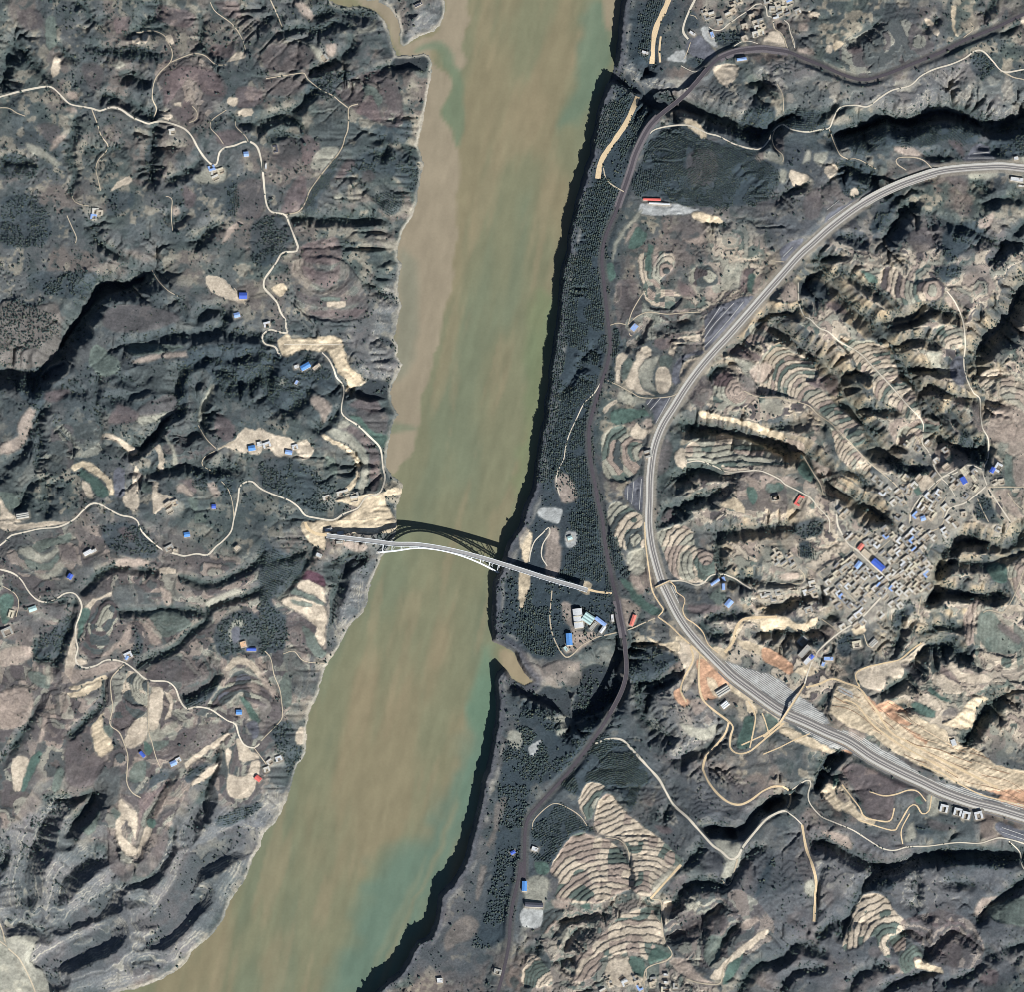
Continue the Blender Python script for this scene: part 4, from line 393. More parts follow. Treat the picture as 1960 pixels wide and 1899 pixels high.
# roads and tracks: kind, width, line
ROADS = [(k, w, pts(s)) for k, w, s in [
 ('c', 3.4, "00 -200,740 0,690 150,650 330,618 390,640 440,690 500,745 590,765 660,778 720,795 800,770 870,785 950,840 1030,875 1075,890 1110,880 1170,872 1260,895 1340,930 1390,985 1430,1060 1480,1135 1530,1185 1565,1190 1580,1150 1590,1100 1630,1065 1700,1050 1780,1020 1840,1035 1875,1080 1899,1180 01 12,1280 25,1420 40,1490 75,1535 170,1555 200,1620 240,1720 265,1790 255,1820 160,1830 130,1860 11 110,0 60,70 20,130 20,190 70,245 115,300 140,370 180,430 175,470 190,515 120,510 70,492 20,520 5,560 30,600 100,620 135,690"),
 ('c', 3.0, "11 440,660 490,710 530,790 545,840 590,890 600,950 585,1040 585,1100 620,1140 700,1190 790,1275 855,1340 875,1400 885,1500 900,1570 880,1650 850,1690 770,1715 730,1760 700,1800 600,1840 520,1885 400,1870 320,1850 270,1790 200,1740 100,1700 0,1655 10 1830,1600 1770,1612 1740,1650 1730,1740 1700,1880 20 1680,70 1620,140 1570,180 1510,240 1430,232 1340,248 1290,235 1210,215 1150,180 1070,110 1020,50 1005,0 10 960,1865 880,1850 800,1810 720,1768 660,1770 600,1820 540,1880 20 430,35 290,50 180,75 80,100 40,140 0,172 -200,330"),
 ('c', 1.2, "11 165,600 460,600 590,603"), ('d', 2.2, "01 170,1555 270,1530 320,1460 350,1380 420,1280 490,1190 550,1120 590,1050 605,990 625,940 632,860 635,770 700,745"), ('d', 1.8, "01 625,770 560,720 520,685 430,640 330,560 310,520 240,525 30,560"),
 ('d', 1.8, "00 660,785 700,890 730,980 775,1040 770,1085 710,1150 690,1220 710,1310 725,1380"), ('d', 1.9, "00 1105,860 1130,780 1100,700 1115,580 1160,510 1230,440 1245,370 1215,290 1180,240 1100,210 980,225"), ('d', 1.6, "00 1235,440 1330,400 1400,378 1480,390 1560,455 1640,460"), ('d', 1.6, "00 -60,775 50,775 110,810 175,835"),
 ('d', 1.4, "00 1640,790 1540,860 1525,920 1580,980 1620,1040"), ('d', 1.5, "00 1520,0 1560,70 1680,160 1750,260 1780,350"), ('d', 1.8, "01 50,-40 110,90 145,180"), ('d', 1.6, "00 510,1390 530,1450 580,1480 640,1490"), ('d', 1.4, "00 480,1560 520,1650 550,1720 540,1770"), ('d', 1.4, "00 1710,860 1710,910 1780,980 1800,1020"), ('d', 1.4, "00 1370,880 1420,860 1425,800 1390,760"), ('d', 1.5, "00 1200,1420 1245,1440 1240,1560 1250,1670"),
 ('c', 3.0, "20 -120,330 0,345 100,375 160,425 200,490 240,540 290,575 350,582 420,555 470,522 530,515 570,545 598,610 580,690 555,760 555,850 570,920 552,990 575,1040 630,1060 710,1040 770,1005 850,1005 920,1028 990,1080 1060,1140 1130,1155 1220,1160 1280,1210 1310,1290 1360,1355 1440,1343 1530,1360 1600,1405 1660,1445 1715,1470 1740,1550 1780,1620 1850,1640 1890,1610"),
 ('d', 2.0, "20 915,1030 860,1080 810,1150 815,1270 825,1350 805,1470 870,1525 905,1600 935,1700 930,1800 30 930,380 970,450 1030,485"), ('d', 1.5, "20 1080,1160 1085,1500 1110,1600 1140,1710 1175,1790"), ('d', 1.6, "20 20,465 110,520 140,590 120,690"), ('d', 1.7, "21 20,930 70,990 95,1110 135,1210 150,1300 155,1420 100,1490 0,1590"), ('d', 1.5, "20 1850,1640 1880,1680 1940,1760"),
 ('d', 1.5, "10 1100,60 1150,140 1220,210 1290,250"), ('d', 1.6, "10 1530,1520 1470,1480 1490,1420 1600,1360 1700,1310"), ('d', 1.5, "10 1440,1190 1500,1290 1570,1360"), ('d', 1.5, "10 1610,1600 1660,1660 1690,1760 1700,1860"), ('d', 1.5, "10 1700,190 1780,310"), ('d', 1.3, "21 160,960 240,940 310,1010 460,1030"),
 ('d', 2.4, "30 -20,1330 30,1450 60,1560 150,1650 230,1800 280,1930"), ('d', 1.8, "30 -20,1500 60,1560"),
 ('T', 9, "02 1080,-60 1060,0 1030,70 990,150 965,230 955,310 945,450"), ('T', 4, "02 1010,250 1000,350 1005,440"), ('c', 4, "02 1270,-40 1250,0 1215,70 1180,160 1175,220 1210,270"), ('T', 9, "02 840,690 810,770 760,880 700,970 630,1070 580,1150 560,1220 550,1290"), ('d', 2.2, "02 590,1210 610,1290 660,1340 740,1385"),
 ('c', 2.6, "02 930,960 970,930 1080,905 1200,900 1290,930 1350,960 1430,980 1550,1040 1680,1075 1740,1070 1790,1020 1840,930 1899,895 03 210,930 320,950 420,935 490,920 520,850 570,770 680,755 770,765 860,700 950,645 1080,610 1160,540 1260,490 1380,455 1480,410 1550,360 1610,360 1680,430 1760,510 1899,495 2000,480"), ('d', 2, "03 490,930 530,1040 570,1120 620,1145"), ('d', 2.4, "03 1760,510 1830,550 1899,565 2000,600"),
 ('d', 1.5, "03 100,920 75,990 90,1060 150,1120 150,1170"), ('d', 1.6, "03 620,1150 700,1150 830,1220"), ('d', 2, "03 1250,1230 1180,1160 1100,1135 990,1140 980,1180 1050,1230"), ('d', 1.4, "03 1520,150 1540,200 1470,260"), ('d', 2.0, "03 80,130 90,190 150,240 190,350"), ('d', 1.8, "03 190,150 210,230 235,330"), ('d', 1.5, "03 110,600 150,680 155,800"),
 ('c', 1.8, "N 440,390 510,440 640,440 760,340 840,290 900,240 1010,170 1090,110 1200,30 1320,40 1360,130 1370,220 1450,240 1470,370 1490,420"), ('c', 1.5, "N 1640,290 1710,350 1730,470 1790,610 1800,730"), ('c', 1.3, "N 840,700 960,630 1080,620 1220,660"), ('c', 1.3, "N 0,1010 130,1080 230,1110 340,1060"), ('d', 1.3, "N 140,200 220,220 260,270"), ('d', 1.5, "N 150,640 100,790 50,900"),
 ('c', 2.0, "12 270,1700 245,1600 260,1520 300,1440 315,1350 340,1260 400,1130 450,1030 520,960 570,880"), ('c', 2.2, "22 50,290 60,220 90,140 150,80 190,40 200,80 150,160 140,250 180,320"), ('d', 1.8, "12 640,460 700,445 770,455 830,400 920,365 1050,380 1180,370 1290,365"), ('d', 1.6, "12 770,455 800,360 870,240 900,210"), ('d', 1.5, "12 770,455 790,540 870,480"),
 ('d', 1.7, "12 620,865 700,900 800,955 880,990 1080,980 1180,920"), ('d', 1.8, "12 1610,940 1720,985 1899,990 13 130,995 320,1040 400,1110 500,1180 620,1300 760,1450 880,1550 960,1620 1020,1700 1045,1770"), ('c', 2.0, "13 260,150 265,290 300,390 350,420 410,480 480,510 560,580 700,660 800,760 920,890 1050,1040 1160,1160 1165,1250 1160,1320 1210,1390 1250,1500 1300,1570"),
 ('c', 2.2, "13 1340,210 1400,290 1450,400 1470,500 1475,620 1465,740 1490,860 1540,960 1580,990 1585,1100 1600,1210 1640,1290 1640,1420 1600,1520 1620,1600 1640,1650 1700,1750 1800,1899"), ('c', 2.4, "13 1640,1620 1560,1690 1470,1760 1360,1800 1320,1870"), ('c', 2.0, "13 1070,1899 1080,1820 1130,1740 1220,1640 1310,1570 1400,1540 1500,1480 1590,1510"), ('d', 2.0, "13 1640,1640 1750,1640 1980,1640"),
 ('c', 2.2, "12 1200,1460 1290,1450 1400,1490 1500,1530 1700,1520 1780,1540 1880,1590 13 160,1620 330,1710 400,1790 480,1880 23 480,80"), ('d', 1.6, "13 60,-10 160,0"), ('d', 2.0, "13 1100,1330 1130,1280 1160,1260"), ('d', 1.5, "13 380,1180 440,1190"), ('d', 2.0, "13 300,1420 370,1540 420,1620 440,1700"), ('d', 1.5, "13 1710,880 1720,980"),
 ('c', 3.0, "23 300,1180 330,1080 380,970 440,900 560,800 700,710 790,620 870,530 920,440 900,410 760,280 690,210 620,160 560,60 540,0 13 540,1740"), ('T', 3.4, "32 1870,-40 22 1899,1460 1790,1550 1720,1610 1640,1670 1560,1680 1510,1640 1510,1560 1530,1490 1500,1450"), ('T', 4.6, "23 0,1560 60,1510 130,1450"), ('T', 3.6, "22 1500,1450 1460,1420 1380,1360 1310,1290 1285,1200 1280,1080 1290,960"),
 ('T', 4.0, "22 1500,1450 1470,1540 1400,1630 1330,1710 1310,1790 32 1310,280 1350,370 1420,460 1500,520 1580,535 1660,500 1740,440 1820,405 1899,405 33 140,405 190,440 195,520 160,580"), ('c', 2.4, "33 190,440 310,360 345,380 325,460 340,530 420,620 520,665 650,720 760,790 860,850 950,865 1050,840 1200,835 1400,810 1560,815 1650,790 1710,775 1800,790 1899,820 2000,850"), ('c', 2.0, "33 1780,800 1860,880 1870,960 1899,1010 1960,1050"),
 ('c', 4.2, "32 530,95 620,60 720,65 790,130 900,250 990,350 1040,440 1100,540 1200,630 1280,720 1380,830 1440,870 1510,930 1560,910 1600,840 1680,740 1770,640 1860,590 33 160,580"), ('c', 2.2, "33 160,580 230,630 280,680"), ('T', 5, "33 280,680 310,850 350,960 380,1080 375,1200 365,1380"), ('d', 3, "32 1560,930 1530,1040 1490,1120 1440,1080"), ('T', 4.5, "32 1150,970 1050,1080 960,1180 930,1215"),
 ('d', 2.2, "32 940,1220 1000,1230 1010,1300 1010,1420 1040,1540 1085,1610 1050,1660 900,1720 880,1850 870,1960"), ('d', 1.8, "32 470,690 420,620 330,560 220,530 90,640 70,720"), ('d', 1.6, "32 600,770 700,790 760,850 780,960"), ('d', 1.8, "S 960,470 1050,380 1000,280"), ('d', 1.8, "S 720,560 720,660 670,760 680,900"), ('d', 2.2, "S 1230,690 1400,740 1640,750 1680,640 1700,560 1800,400"),
 ('T', 2.6, "22 890,0 895,150 920,350 945,500 1000,600 1025,640 985,690"), ('d', 2.2, "22 985,690 870,740 780,780 620,820 540,840 430,900 370,960 320,985 270,930 220,820 200,700 210,560 215,500"), ('T', 2.2, "22 1070,430 1110,470 1120,510 1180,560 1165,640 1190,700 1250,740 1310,800 1350,890 1420,950"), ('c', 2.6, "22 1070,430 1170,430 1260,460 1320,440 1370,390 1450,380 1540,410 1600,450 1660,485"),
 ('T', 3, "22 985,690 1080,760 1150,830 1250,920 1340,1010"), ('T', 5, "22 1470,950 1530,870 1550,780 1600,710 1700,695 1850,690"), ('T', 3.2, "22 1220,900 1240,1000 1180,1120 1150,1220 1190,1310"), ('T', 2.6, "22 1650,1640 1680,1500 1690,1400 1640,1300"), ('T', 2.6, "22 1790,1540 1760,1440 1740,1390"), ('T', 2.4, "22 1590,1620 1790,1530"),
 ('T', 4, "23 310,1200 400,1180 500,1140 600,1170 700,1210 760,1290 830,1380 930,1530 1100,1620 1300,1730 1500,1830 1700,1930"), ('T', 3, "23 700,1200 670,1110 740,1060 860,1030 990,1000 1080,930 1150,880"), ('T', 3, "23 570,1310 590,1290 680,1330 760,1430 830,1500 1000,1620 1200,1730 1400,1840"), ('T', 2.4, "33 1130,240 1300,310 1450,400 1600,470 1800,520 1980,570"), ('T', 2.6, "33 1220,470 1200,580 1150,600 1110,540 1060,550 980,680 930,720 700,650"),
 ('T', 2.4, "33 1180,510 1120,440 1050,430 960,460 870,470 770,440"), ('T', 2.6, "33 570,390 640,480 700,560 730,620 830,650 920,650 950,560"), ('T', 2, "33 1010,820 1000,720 1060,600"), ('T', 2, "33 0,170 120,120 220,70 340,20"), ('c', 1.8, "U 910,660 1000,610 1120,540 1240,470"), ('c', 1.8, "U 730,310 780,460 810,560"), ('d', 1.8, "U 400,1380 405,1250 440,1170 520,1070 640,940 750,850 900,680"),
 ('c', 1.6, "U 900,690 980,760 1060,880 1100,950"), ('d', 1.6, "U 950,1290 900,1400 800,1480 560,1500"), ('d', 1.8, "U 910,1300 920,1200 870,1130 960,980"), ('d', 1.8, "V 0,1210 160,1280 230,1340 400,1510"), ('d', 1.5, "V 240,1350 480,1170 880,990 970,880"), ('d', 1.5, "V 480,1760 560,1620 740,1480 930,1270 1080,1130"), ('d', 1.4, "V 920,1770 1100,1600 1280,1400 1420,1270"), ('d', 1.4, "V 970,880 1040,700 1200,600 1420,460 1560,400"), ('d', 1.4, "V 1300,1060 1450,920 1600,770 1720,660"), ('d', 1.5, "V 740,1630 860,1750 960,1850 1040,1940"),
 ('x', 1.0, "12 1330,490 1440,330"), ('x', 1.0, "12 1325,555 1400,450 1540,300"), ('x', 1.0, "12 1325,620 1480,450 1610,290"), ('x', .9, "12 910,1040 950,990"), ('x', .9, "12 930,1080 1010,985"), ('x', .9, "12 970,1175 1075,985"), ('x', .9, "12 768,1640 762,1740"), ('x', .9, "12 810,1600 795,1770"), ('x', .9, "12 865,1580 850,1810"), ('x', .9, "03 470,1520 560,1450"), ('x', .9, "03 480,1590 650,1470"), ('x', .9, "03 150,1860 220,1790"), ('x', .9, "03 1540,1105 1650,1100"), ('x', .9, "03 1500,1140 1690,1140"), ('x', .9, "33 1730,700 1960,780"), ('x', .9, "33 1720,730 1960,810"),
 ('T', 5, "21 480,95 400,85 340,50 320,0"), ('T', 4.5, "22 460,485 530,505 600,515 655,520"),
 ('d', 1.5, "K 740,530 640,420"), ('d', 1.6, "K 1430,220 1490,400 1560,430"), ('d', 1.6, "K 800,0 930,90 1070,200"), ('d', 1.8, "23 1899,340 1850,480 1790,600 1740,660 1640,640 1600,660"), ('d', 1.4, "23 80,450 280,445 300,390 260,340"), ('d', 1.4, "23 1200,750 1130,690 1150,540"), ('d', 1.5, "13 1560,1730 1600,1820 1640,1899"), ('d', 1.5, "13 1899,1820 1830,1760 1780,1680"),
]]
OLD_RAIL = pts("03 2050,30 1899,95 1700,190 1500,270 1300,370 1100,450 900,530 740,568 600,535 450,470 300,410 190,365 60,345 02 1750,338 1620,350 1530,370 1430,415 1350,490 1250,610 1150,710 1050,790 980,850 920,920 870,1010 820,1120 790,1220 750,1340 710,1450 680,1540 630,1650 595,1760 580,1890 "
               "12 590,100 605,250 620,390 635,520 640,620 615,760 575,880 540,1000 505,1120 485,1230 488,1380 505,1500 530,1620 550,1750 22 585,0 600,150 630,300 660,450 690,570 710,690 730,790 745,900 755,1030 750,1130 720,1230 660,1350 590,1470 510,1590 420,1710 "
               "32 320,320 200,450 100,560 40,640 20,740 15,900 10,1100 31 1890,950 1870,1080 1830,1250 1810,1400 1800,1550 1760,1750 1720,1899 1690,2000")
NEW_RAIL = pts("03 2050,1225 1899,1215 1750,1200 1600,1205 1450,1215 1300,1235 1150,1280 1000,1335 850,1405 720,1480 600,1565 480,1660 370,1760 270,1850 12 1899,85 1780,220 1650,370 1500,540 1380,670 1280,790 1180,930 1100,1060 1030,1170 985,1270 955,1370 938,1480 928,1600 925,1750 "
               "22 920,0 935,150 965,280 1010,430 1060,540 1120,660 1190,770 1280,880 1380,985 1450,1055 1530,1130 1650,1220 1800,1330 23 150,1390 300,1455 460,1530 33 620,85 800,205 1000,308 1150,378 1300,450 1500,522 1700,572 1899,632 2050,670")
BRIDGE = pts("B 110,185 250,202 420,222 560,240 700,243 850,264 1000,296 1150,336 1300,382 1450,430 1600,478 1750,520 1830,545")
# buildings: tile position, length, depth (map units), angle of the long side (degrees, counter-clockwise in the picture), height (m), roof colour, form, name, label, category
BUILD = []
def B(s, ln, wd, ang, h, roof, form, name, label, cat='building', group=None):
    p = pts(s)[0]
    BUILD.append(dict(x=p[0], y=p[1], ln=ln, wd=wd, ang=ang, h=h, roof=roof, form=form, name=name, label=label, cat=cat, group=group))
B("F 560,650", 37, 17, -84, 10, 'white', 'vault', 'factory_hall', 'large white metal factory hall beside the dark railway line')
B("F 775,650", 21, 18, -35, 8, 'teal', 'saw', 'factory_hall', 'pale green factory hall with three parallel roof ridges beside the white hall')
B("F 1035,715", 24, 7, -38, 8, 'blue2', 'gable', 'factory_shed', 'pale blue roofed shed on the railway side of the factory yard')
B("F 1075,880", 15, 6, 55, 7, 'white', 'gable', 'factory_shed', 'white roofed wing at the south end of the pale blue factory shed')
B("F 880,800", 18, 6, 52, 6, 'grey', 'flat', 'factory_shed', 'grey flat shed closing the courtyard of the blue factory shed')
B("F 372,1090", 23, 11, -86, 8, 'blue', 'gable', 'warehouse', 'bright blue roofed warehouse at the lower end of the factory yard')
B("F 305,1285", 10, 6, -52, 4, 'teal', 'flat', 'site_office', 'small pale green hut beyond the bright blue warehouse')
B("F 1285,640", 14, 5, -84, 5, 'white', 'flat', 'trackside_building', 'small white building right beside the dark railway')
B("F 1715,690", 22, 7, 71, 6, 'red', 'gable', 'trackside_building', 'pink and red roofed building on the bare yard east of the railway')
B("V 1480,1180", 27, 12, -42, 8, 'blue3', 'gable', 'village_hall', 'long deep blue roofed hall beside the village main street')
B("V 1070,1180", 15, 9, 52, 6, 'blue2', 'gable', 'workshop', 'pale violet blue roofed workshop across the street from the long blue hall')
B("V 1120,810", 13, 8, 52, 6, 'red', 'gable', 'workshop', 'orange red roofed workshop at the bend of the village street')
B("V 1230,950", 18, 11, -42, 6, 'tan', 'flat', 'school', 'pale flat roofed school building between the red workshop and the blue hall')
B("U 1235,720", 14, 10, -60, 6, 'blue3', 'gable', 'warehouse', 'bright blue roofed store in the hilltop hamlet')
B("U 1230,590", 16, 6, -58, 5, 'cream', 'flat', 'farm_building', 'cream roofed farm building next to the bright blue store')
B("U 1265,555", 15, 4, -58, 5, 'cream', 'flat', 'farm_building', 'narrow cream roofed farm building behind the bright blue store')
B("U 1390,680", 14, 6, -55, 5, 'cream', 'flat', 'farm_building', 'cream roofed farm building east of the bright blue store')
B("U 610,1310", 9, 9, 20, 5, 'blue2', 'gable', 'farm_building', 'isolated blue roofed house inside the looping hamlet lane')
B("K 540,490", 27, 10, 48, 6, 'grey', 'flat', 'depot_building', 'long grey flat roofed depot building at the crossroads by the overpass')
B("K 600,610", 23, 8, 48, 6, 'white', 'flat', 'depot_building', 'long white roofed depot building beside the road to the overpass')
B("K 645,575", 8, 7, 48, 7, 'blue3', 'gable', 'depot_block', 'small violet blue roofed block at the end of the white depot building')
B("K 900,600", 18, 7, 0, 6, 'blue2', 'flat', 'workshop', 'pale blue roofed workshop across the road from the depot')
B("K 820,680", 9, 6, 70, 5, 'blue2', 'flat', 'workshop', 'small pale blue wing below the roadside workshop')
B("K 510,330", 18, 14, 48, 4, 'grey', 'court', 'walled_compound', 'walled grey compound behind the depot')
B("22 1400,440", 19, 5, 35, 5, 'blue2', 'gable', 'site_barracks', 'long pale blue barracks roof along the curving road above the railway')
B("22 1462,420", 9, 5, -70, 5, 'blue2', 'gable', 'site_barracks', 'short pale blue barracks at the bend of the curving road')
B("22 1460,475", 12, 5, -88, 5, 'blue2', 'gable', 'site_barracks', 'pale blue barracks standing off the end of the long barracks')
B("22 1500,595", 15, 11, 50, 6, 'blue2', 'gable', 'site_store', 'solitary pale blue store below the barracks')
B("22 1455,1230", 27, 13, 33, 5, 'grey', 'saw', 'casting_shed', 'grey ribbed shed on the orange earth below the new railway')
B("22 1470,1330", 15, 11, 40, 5, 'white', 'saw', 'casting_shed', 'white roofed sheds in the small camp beside the tan road')
for _i, (_p, _a, _n) in enumerate([("33 1310,565", -14, 'first'), ("33 1410,590", -14, 'second'), ("33 1470,615", -14, 'third'), ("33 1560,615", 14, 'last')]):
    B(_p, 15, 14, _a, 7, 'white', 'court', 'station_building', '%s U shaped white building in the row below the new railway from the ramp' % _n)
B("32 15,1130", 19, 9, 88, 8, 'blue', 'gable', 'warehouse', 'bright blue roofed goods shed beside the old railway station yard')
B("32 85,1265", 34, 8, -3, 8, 'dark', 'gable', 'warehouse', 'long dark roofed shed across the old station yard')
B("32 90,860", 12, 8, -20, 5, 'white', 'flat', 'trackside_building', 'white building beside the old railway above the station yard')
B("02 895,370", 12, 5, -15, 5, 'white', 'flat', 'farm_building', 'white roofed building beside the tan earth track above the river')
B("02 1600,420", 18, 5, 8, 5, 'blue2', 'gable', 'station_building', 'pale blue roofed building beside the old railway near the viaduct')
B("02 945,1445", 33, 4, -2, 5, 'redt', 'gable', 'site_barracks', 'long thin red roofed barracks beside the white stone works')
B("02 1000,1475", 40, 3, -3, 5, 'white', 'gable', 'site_barracks', 'long white conveyor shed in front of the red barracks')
B("02 1385,240", 11, 6, -70, 6, 'blue2', 'flat', 'yard_building', 'pale blue roofed building in the concrete yard by the northern village')
B("02 1240,230", 12, 5, -35, 5, 'white', 'flat', 'yard_building', 'white roofed building at the head of the concrete yard')
B("03 1855,1300", 24, 7, -8, 7, 'white', 'flat', 'station_building', 'long white roofed building below the new railway at the tunnel works')
B("03 1850,1145", 8, 6, 10, 6, 'white', 'flat', 'station_building', 'small white building above the new railway')
B("03 1890,1345", 12, 3, -8, 4, 'white', 'flat', 'station_building', 'narrow white strip roof beneath the long white building')
B("S 970,640", 9, 4.5, 0, 5, 'white', 'flat', 'farm_building', 'white roofed farmhouse standing alone above the southern hamlet')
B("S 972,735", 9, 4, 0, 5, 'white', 'flat', 'farm_building', 'white roofed farmhouse just below another white one near the southern hamlet')
B("00 1785,1115", 9, 9, 5, 6, 'blue2', 'gable', 'farm_building', 'blue and white roofed farmstead inside the bend of the cream road')
B("01 100,1075", 14, 8, -80, 3, 'dark', 'court', 'ruined_compound', 'dark walled ruin on the brown field beside the cream road')
B("10 1765,250", 15, 12, 0, 6, 'blue3', 'gable', 'farm_building', 'deep blue roofed barn on the bare tan spur')
B("10 1720,390", 11, 9, 15, 5, 'blue2', 'gable', 'farm_building', 'pale blue roofed farm below the deep blue barn')
B("10 1555,1790", 8, 8, 0, 5, 'blue3', 'gable', 'farm_building', 'small deep blue roofed house among the wooded plots')
B("10 1830,1360", 13, 10, 10, 6, 'blue', 'gable', 'farm_building', 'bright blue roofed farm at the edge of the wide tan threshing ground')
B("10 1885,1330", 9, 9, 10, 5, 'white', 'flat', 'farm_building', 'white roofed farm behind the bright blue one on the tan ground')
B("11 320,765", 19, 10, 30, 6, 'blue', 'gable', 'farm_building', 'bright blue roofed buildings below the graded tan work site')
B("11 400,765", 16, 5, 38, 5, 'tan', 'flat', 'farm_building', 'tan roofed shed beside the bright blue farm buildings')
B("11 255,765", 9, 6, 20, 5, 'white', 'flat', 'farm_building', 'white roofed hut west of the bright blue farm buildings')
B("11 255,880", 8, 5, 60, 5, 'blue2', 'flat', 'farm_building', 'small pale blue house in the dark wood')
B("11 40,1335", 15, 10, 20, 5, 'white', 'court', 'farm_compound', 'white walled farmstead at the west end of the tan hamlet')
B("11 200,1390", 13, 8, -10, 5, 'blue2', 'gable', 'farm_building', 'blue roofed farmhouse in the middle of the tan hamlet')
B("11 245,1350", 11, 9, 15, 5, 'white', 'court', 'farm_compound', 'white walled farmstead at the east end of the tan hamlet')
B("20 512,400", 10, 9, 60, 6, 'blue3', 'gable', 'farm_building', 'deep blue roofed farmhouse above the winding western road')
B("20 640,225", 17, 8, 30, 5, 'white', 'saw', 'farm_building', 'pair of long white roofed pens on the brown slope')
B("20 680,215", 12, 5, 30, 5, 'white', 'flat', 'farm_building', 'small white hut beside the long white pens')
B("20 1740,1385", 11, 9, 0, 5, 'blue', 'gable', 'farm_building', 'bright blue roofed farm on a pale yard among green plots')
B("20 935,970", 15, 11, 25, 5, 'white', 'court', 'farm_compound', 'white roofed farmstead at the bend of the western road')
B("20 925,990", 8, 5, 60, 5, 'blue2', 'gable', 'farm_building', 'small blue roof beside the white farmstead at the road bend')
B("20 1040,1690", 13, 6, -50, 5, 'blue3', 'gable', 'farm_building', 'deep blue roofed shed below the tan terraces')
B("20 1265,1755", 12, 9, 25, 5, 'blue2', 'gable', 'farm_building', 'pale blue roofed farm at the end of a dirt track')
B("20 1300,1730", 10, 8, 25, 5, 'white', 'court', 'farm_compound', 'white walled farmstead joined to the pale blue roofed farm')
B("20 1830,930", 18, 6, 0, 5, 'blue3', 'gable', 'farm_building', 'long deep blue roof on the dark wooded spur')
B("20 1770,892", 11, 11, 15, 5, 'orange', 'flat', 'farm_building', 'square orange tan roof beside the long deep blue roof')
B("20 240,635", 15, 9, 20, 5, 'teal', 'gable', 'farm_building', 'pale green roofed farm beside the western road')
B("20 55,800", 20, 15, 25, 5, 'grey', 'court', 'farm_compound', 'grey walled farm compound at the western edge')
B("20 85,670", 10, 14, -15, 4, 'cream', 'court', 'farm_compound', 'cream walled yard on the green field at the western edge')
B("20 1360,95", 11, 9, 10, 5, 'blue', 'gable', 'farm_building', 'bright blue roofed farm beside the striped green plots')
B("20 1230,190", 16, 9, 30, 5, 'grey', 'court', 'farm_compound', 'grey walled farmstead above the curving cream road')
B("20 1275,210", 9, 6, 0, 5, 'tan', 'flat', 'farm_building', 'tan roofed hut at the road junction below the grey farmstead')
B("20 1725,190", 10, 7, 40, 5, 'tan', 'flat', 'farm_building', 'tan roofed farmhouse at the end of a short spur track')
B("30 1880,350", 12, 9, -40, 5, 'redt', 'gable', 'farm_building', 'pink roofed farmhouse beside the pale ploughed field')
B("31 130,205", 12, 9, 20, 5, 'white', 'court', 'farm_compound', 'white walled farmstead in the wood above the river')
B("10 165,1855", 24, 11, 10, 5, 'grey', 'saw', 'farm_building', 'pair of long grey roofed pens on the far western field')
B("31 1300,1810", 11, 9, 5, 6, 'white', 'flat', 'riverside_building', 'white roofed house on the bluff above the river gorge')
B("31 1830,885", 9, 6, 30, 5, 'blue3', 'gable', 'trackside_building', 'blue roofed house between the gorge rim and the old railway')
B("31 1720,1745", 14, 9, -15, 5, 'grey', 'court', 'walled_compound', 'grey walled compound beside the southern end of the old railway')
B("12 918,1400", 14, 14, -75, 5, 'grey', 'court', 'farm_compound', 'small walled farmstead hard against the new railway')
B("12 1840,1725", 13, 10, 10, 5, 'grey', 'court', 'farm_compound', 'walled farmstead at the head of the dry gully')
B("12 815,480", 14, 10, 50, 5, 'blue2', 'flat', 'farm_building', 'violet grey roofed farm beside the track junction')
B("21 490,60", 14, 6, 10, 5, 'white', 'flat', 'site_office', 'white site office at the western bridgehead')
B("21 575,85", 12, 7, 8, 6, 'white', 'flat', 'site_office', 'white site block north of the bridge approach')
B("21 570,150", 13, 5, 8, 5, 'grey', 'flat', 'site_office', 'grey site hut south of the bridge approach')
B("21 420,245", 11, 7, -25, 5, 'white', 'flat', 'farm_building', 'solitary white hut south of the western bridgehead')
B("22 415,470", 13, 5, -15, 5, 'white', 'flat', 'site_office', 'white site hut at the eastern bridgehead')
B("22 345,120", 9, 7, 20, 5, 'teal', 'gable', 'site_store', 'pale green roofed store on the pale pad east of the gorge')
B("01 30,1200", 12, 4, 88, 4, 'white', 'flat', 'farm_building', 'narrow white hut against the cream road')
B("01 1140,20", 16, 5, 28, 5, 'dark', 'flat', 'riverside_building', 'long dark roofed shed on the headland by the tributary')
B("13 265,1745", 22, 11, 60, 5, 'redt', 'court', 'farm_compound', 'pinkish walled farmstead beside the lane to the village')
B("13 90,1725", 14, 10, 10, 5, 'grey', 'court', 'farm_compound', 'grey walled farmstead behind the railway hill')
B("13 1710,1500", 17, 12, 60, 6, 'white', 'court', 'farm_compound', 'white roofed farmstead east of the hilltop hamlet')
B("13 1670,1520", 11, 8, 60, 6, 'blue3', 'gable', 'farm_building', 'violet blue roofed house west of the white farmstead')
B("23 680,890", 17, 12, 10, 5, 'cream', 'court', 'farm_compound', 'cream walled farmstead below the village by the tan pit')
B("23 800,880", 16, 10, 45, 5, 'grey', 'saw', 'farm_building', 'grey farm sheds on the slope below the village')
B("23 330,640", 15, 11, 20, 5, 'grey', 'court', 'farm_compound', 'grey walled farmstead west of the village road')
B("33 1380,90", 12, 9, -70, 9, 'white', 'saw', 'mixing_plant', 'white mixing plant silos on the tan construction terrace')

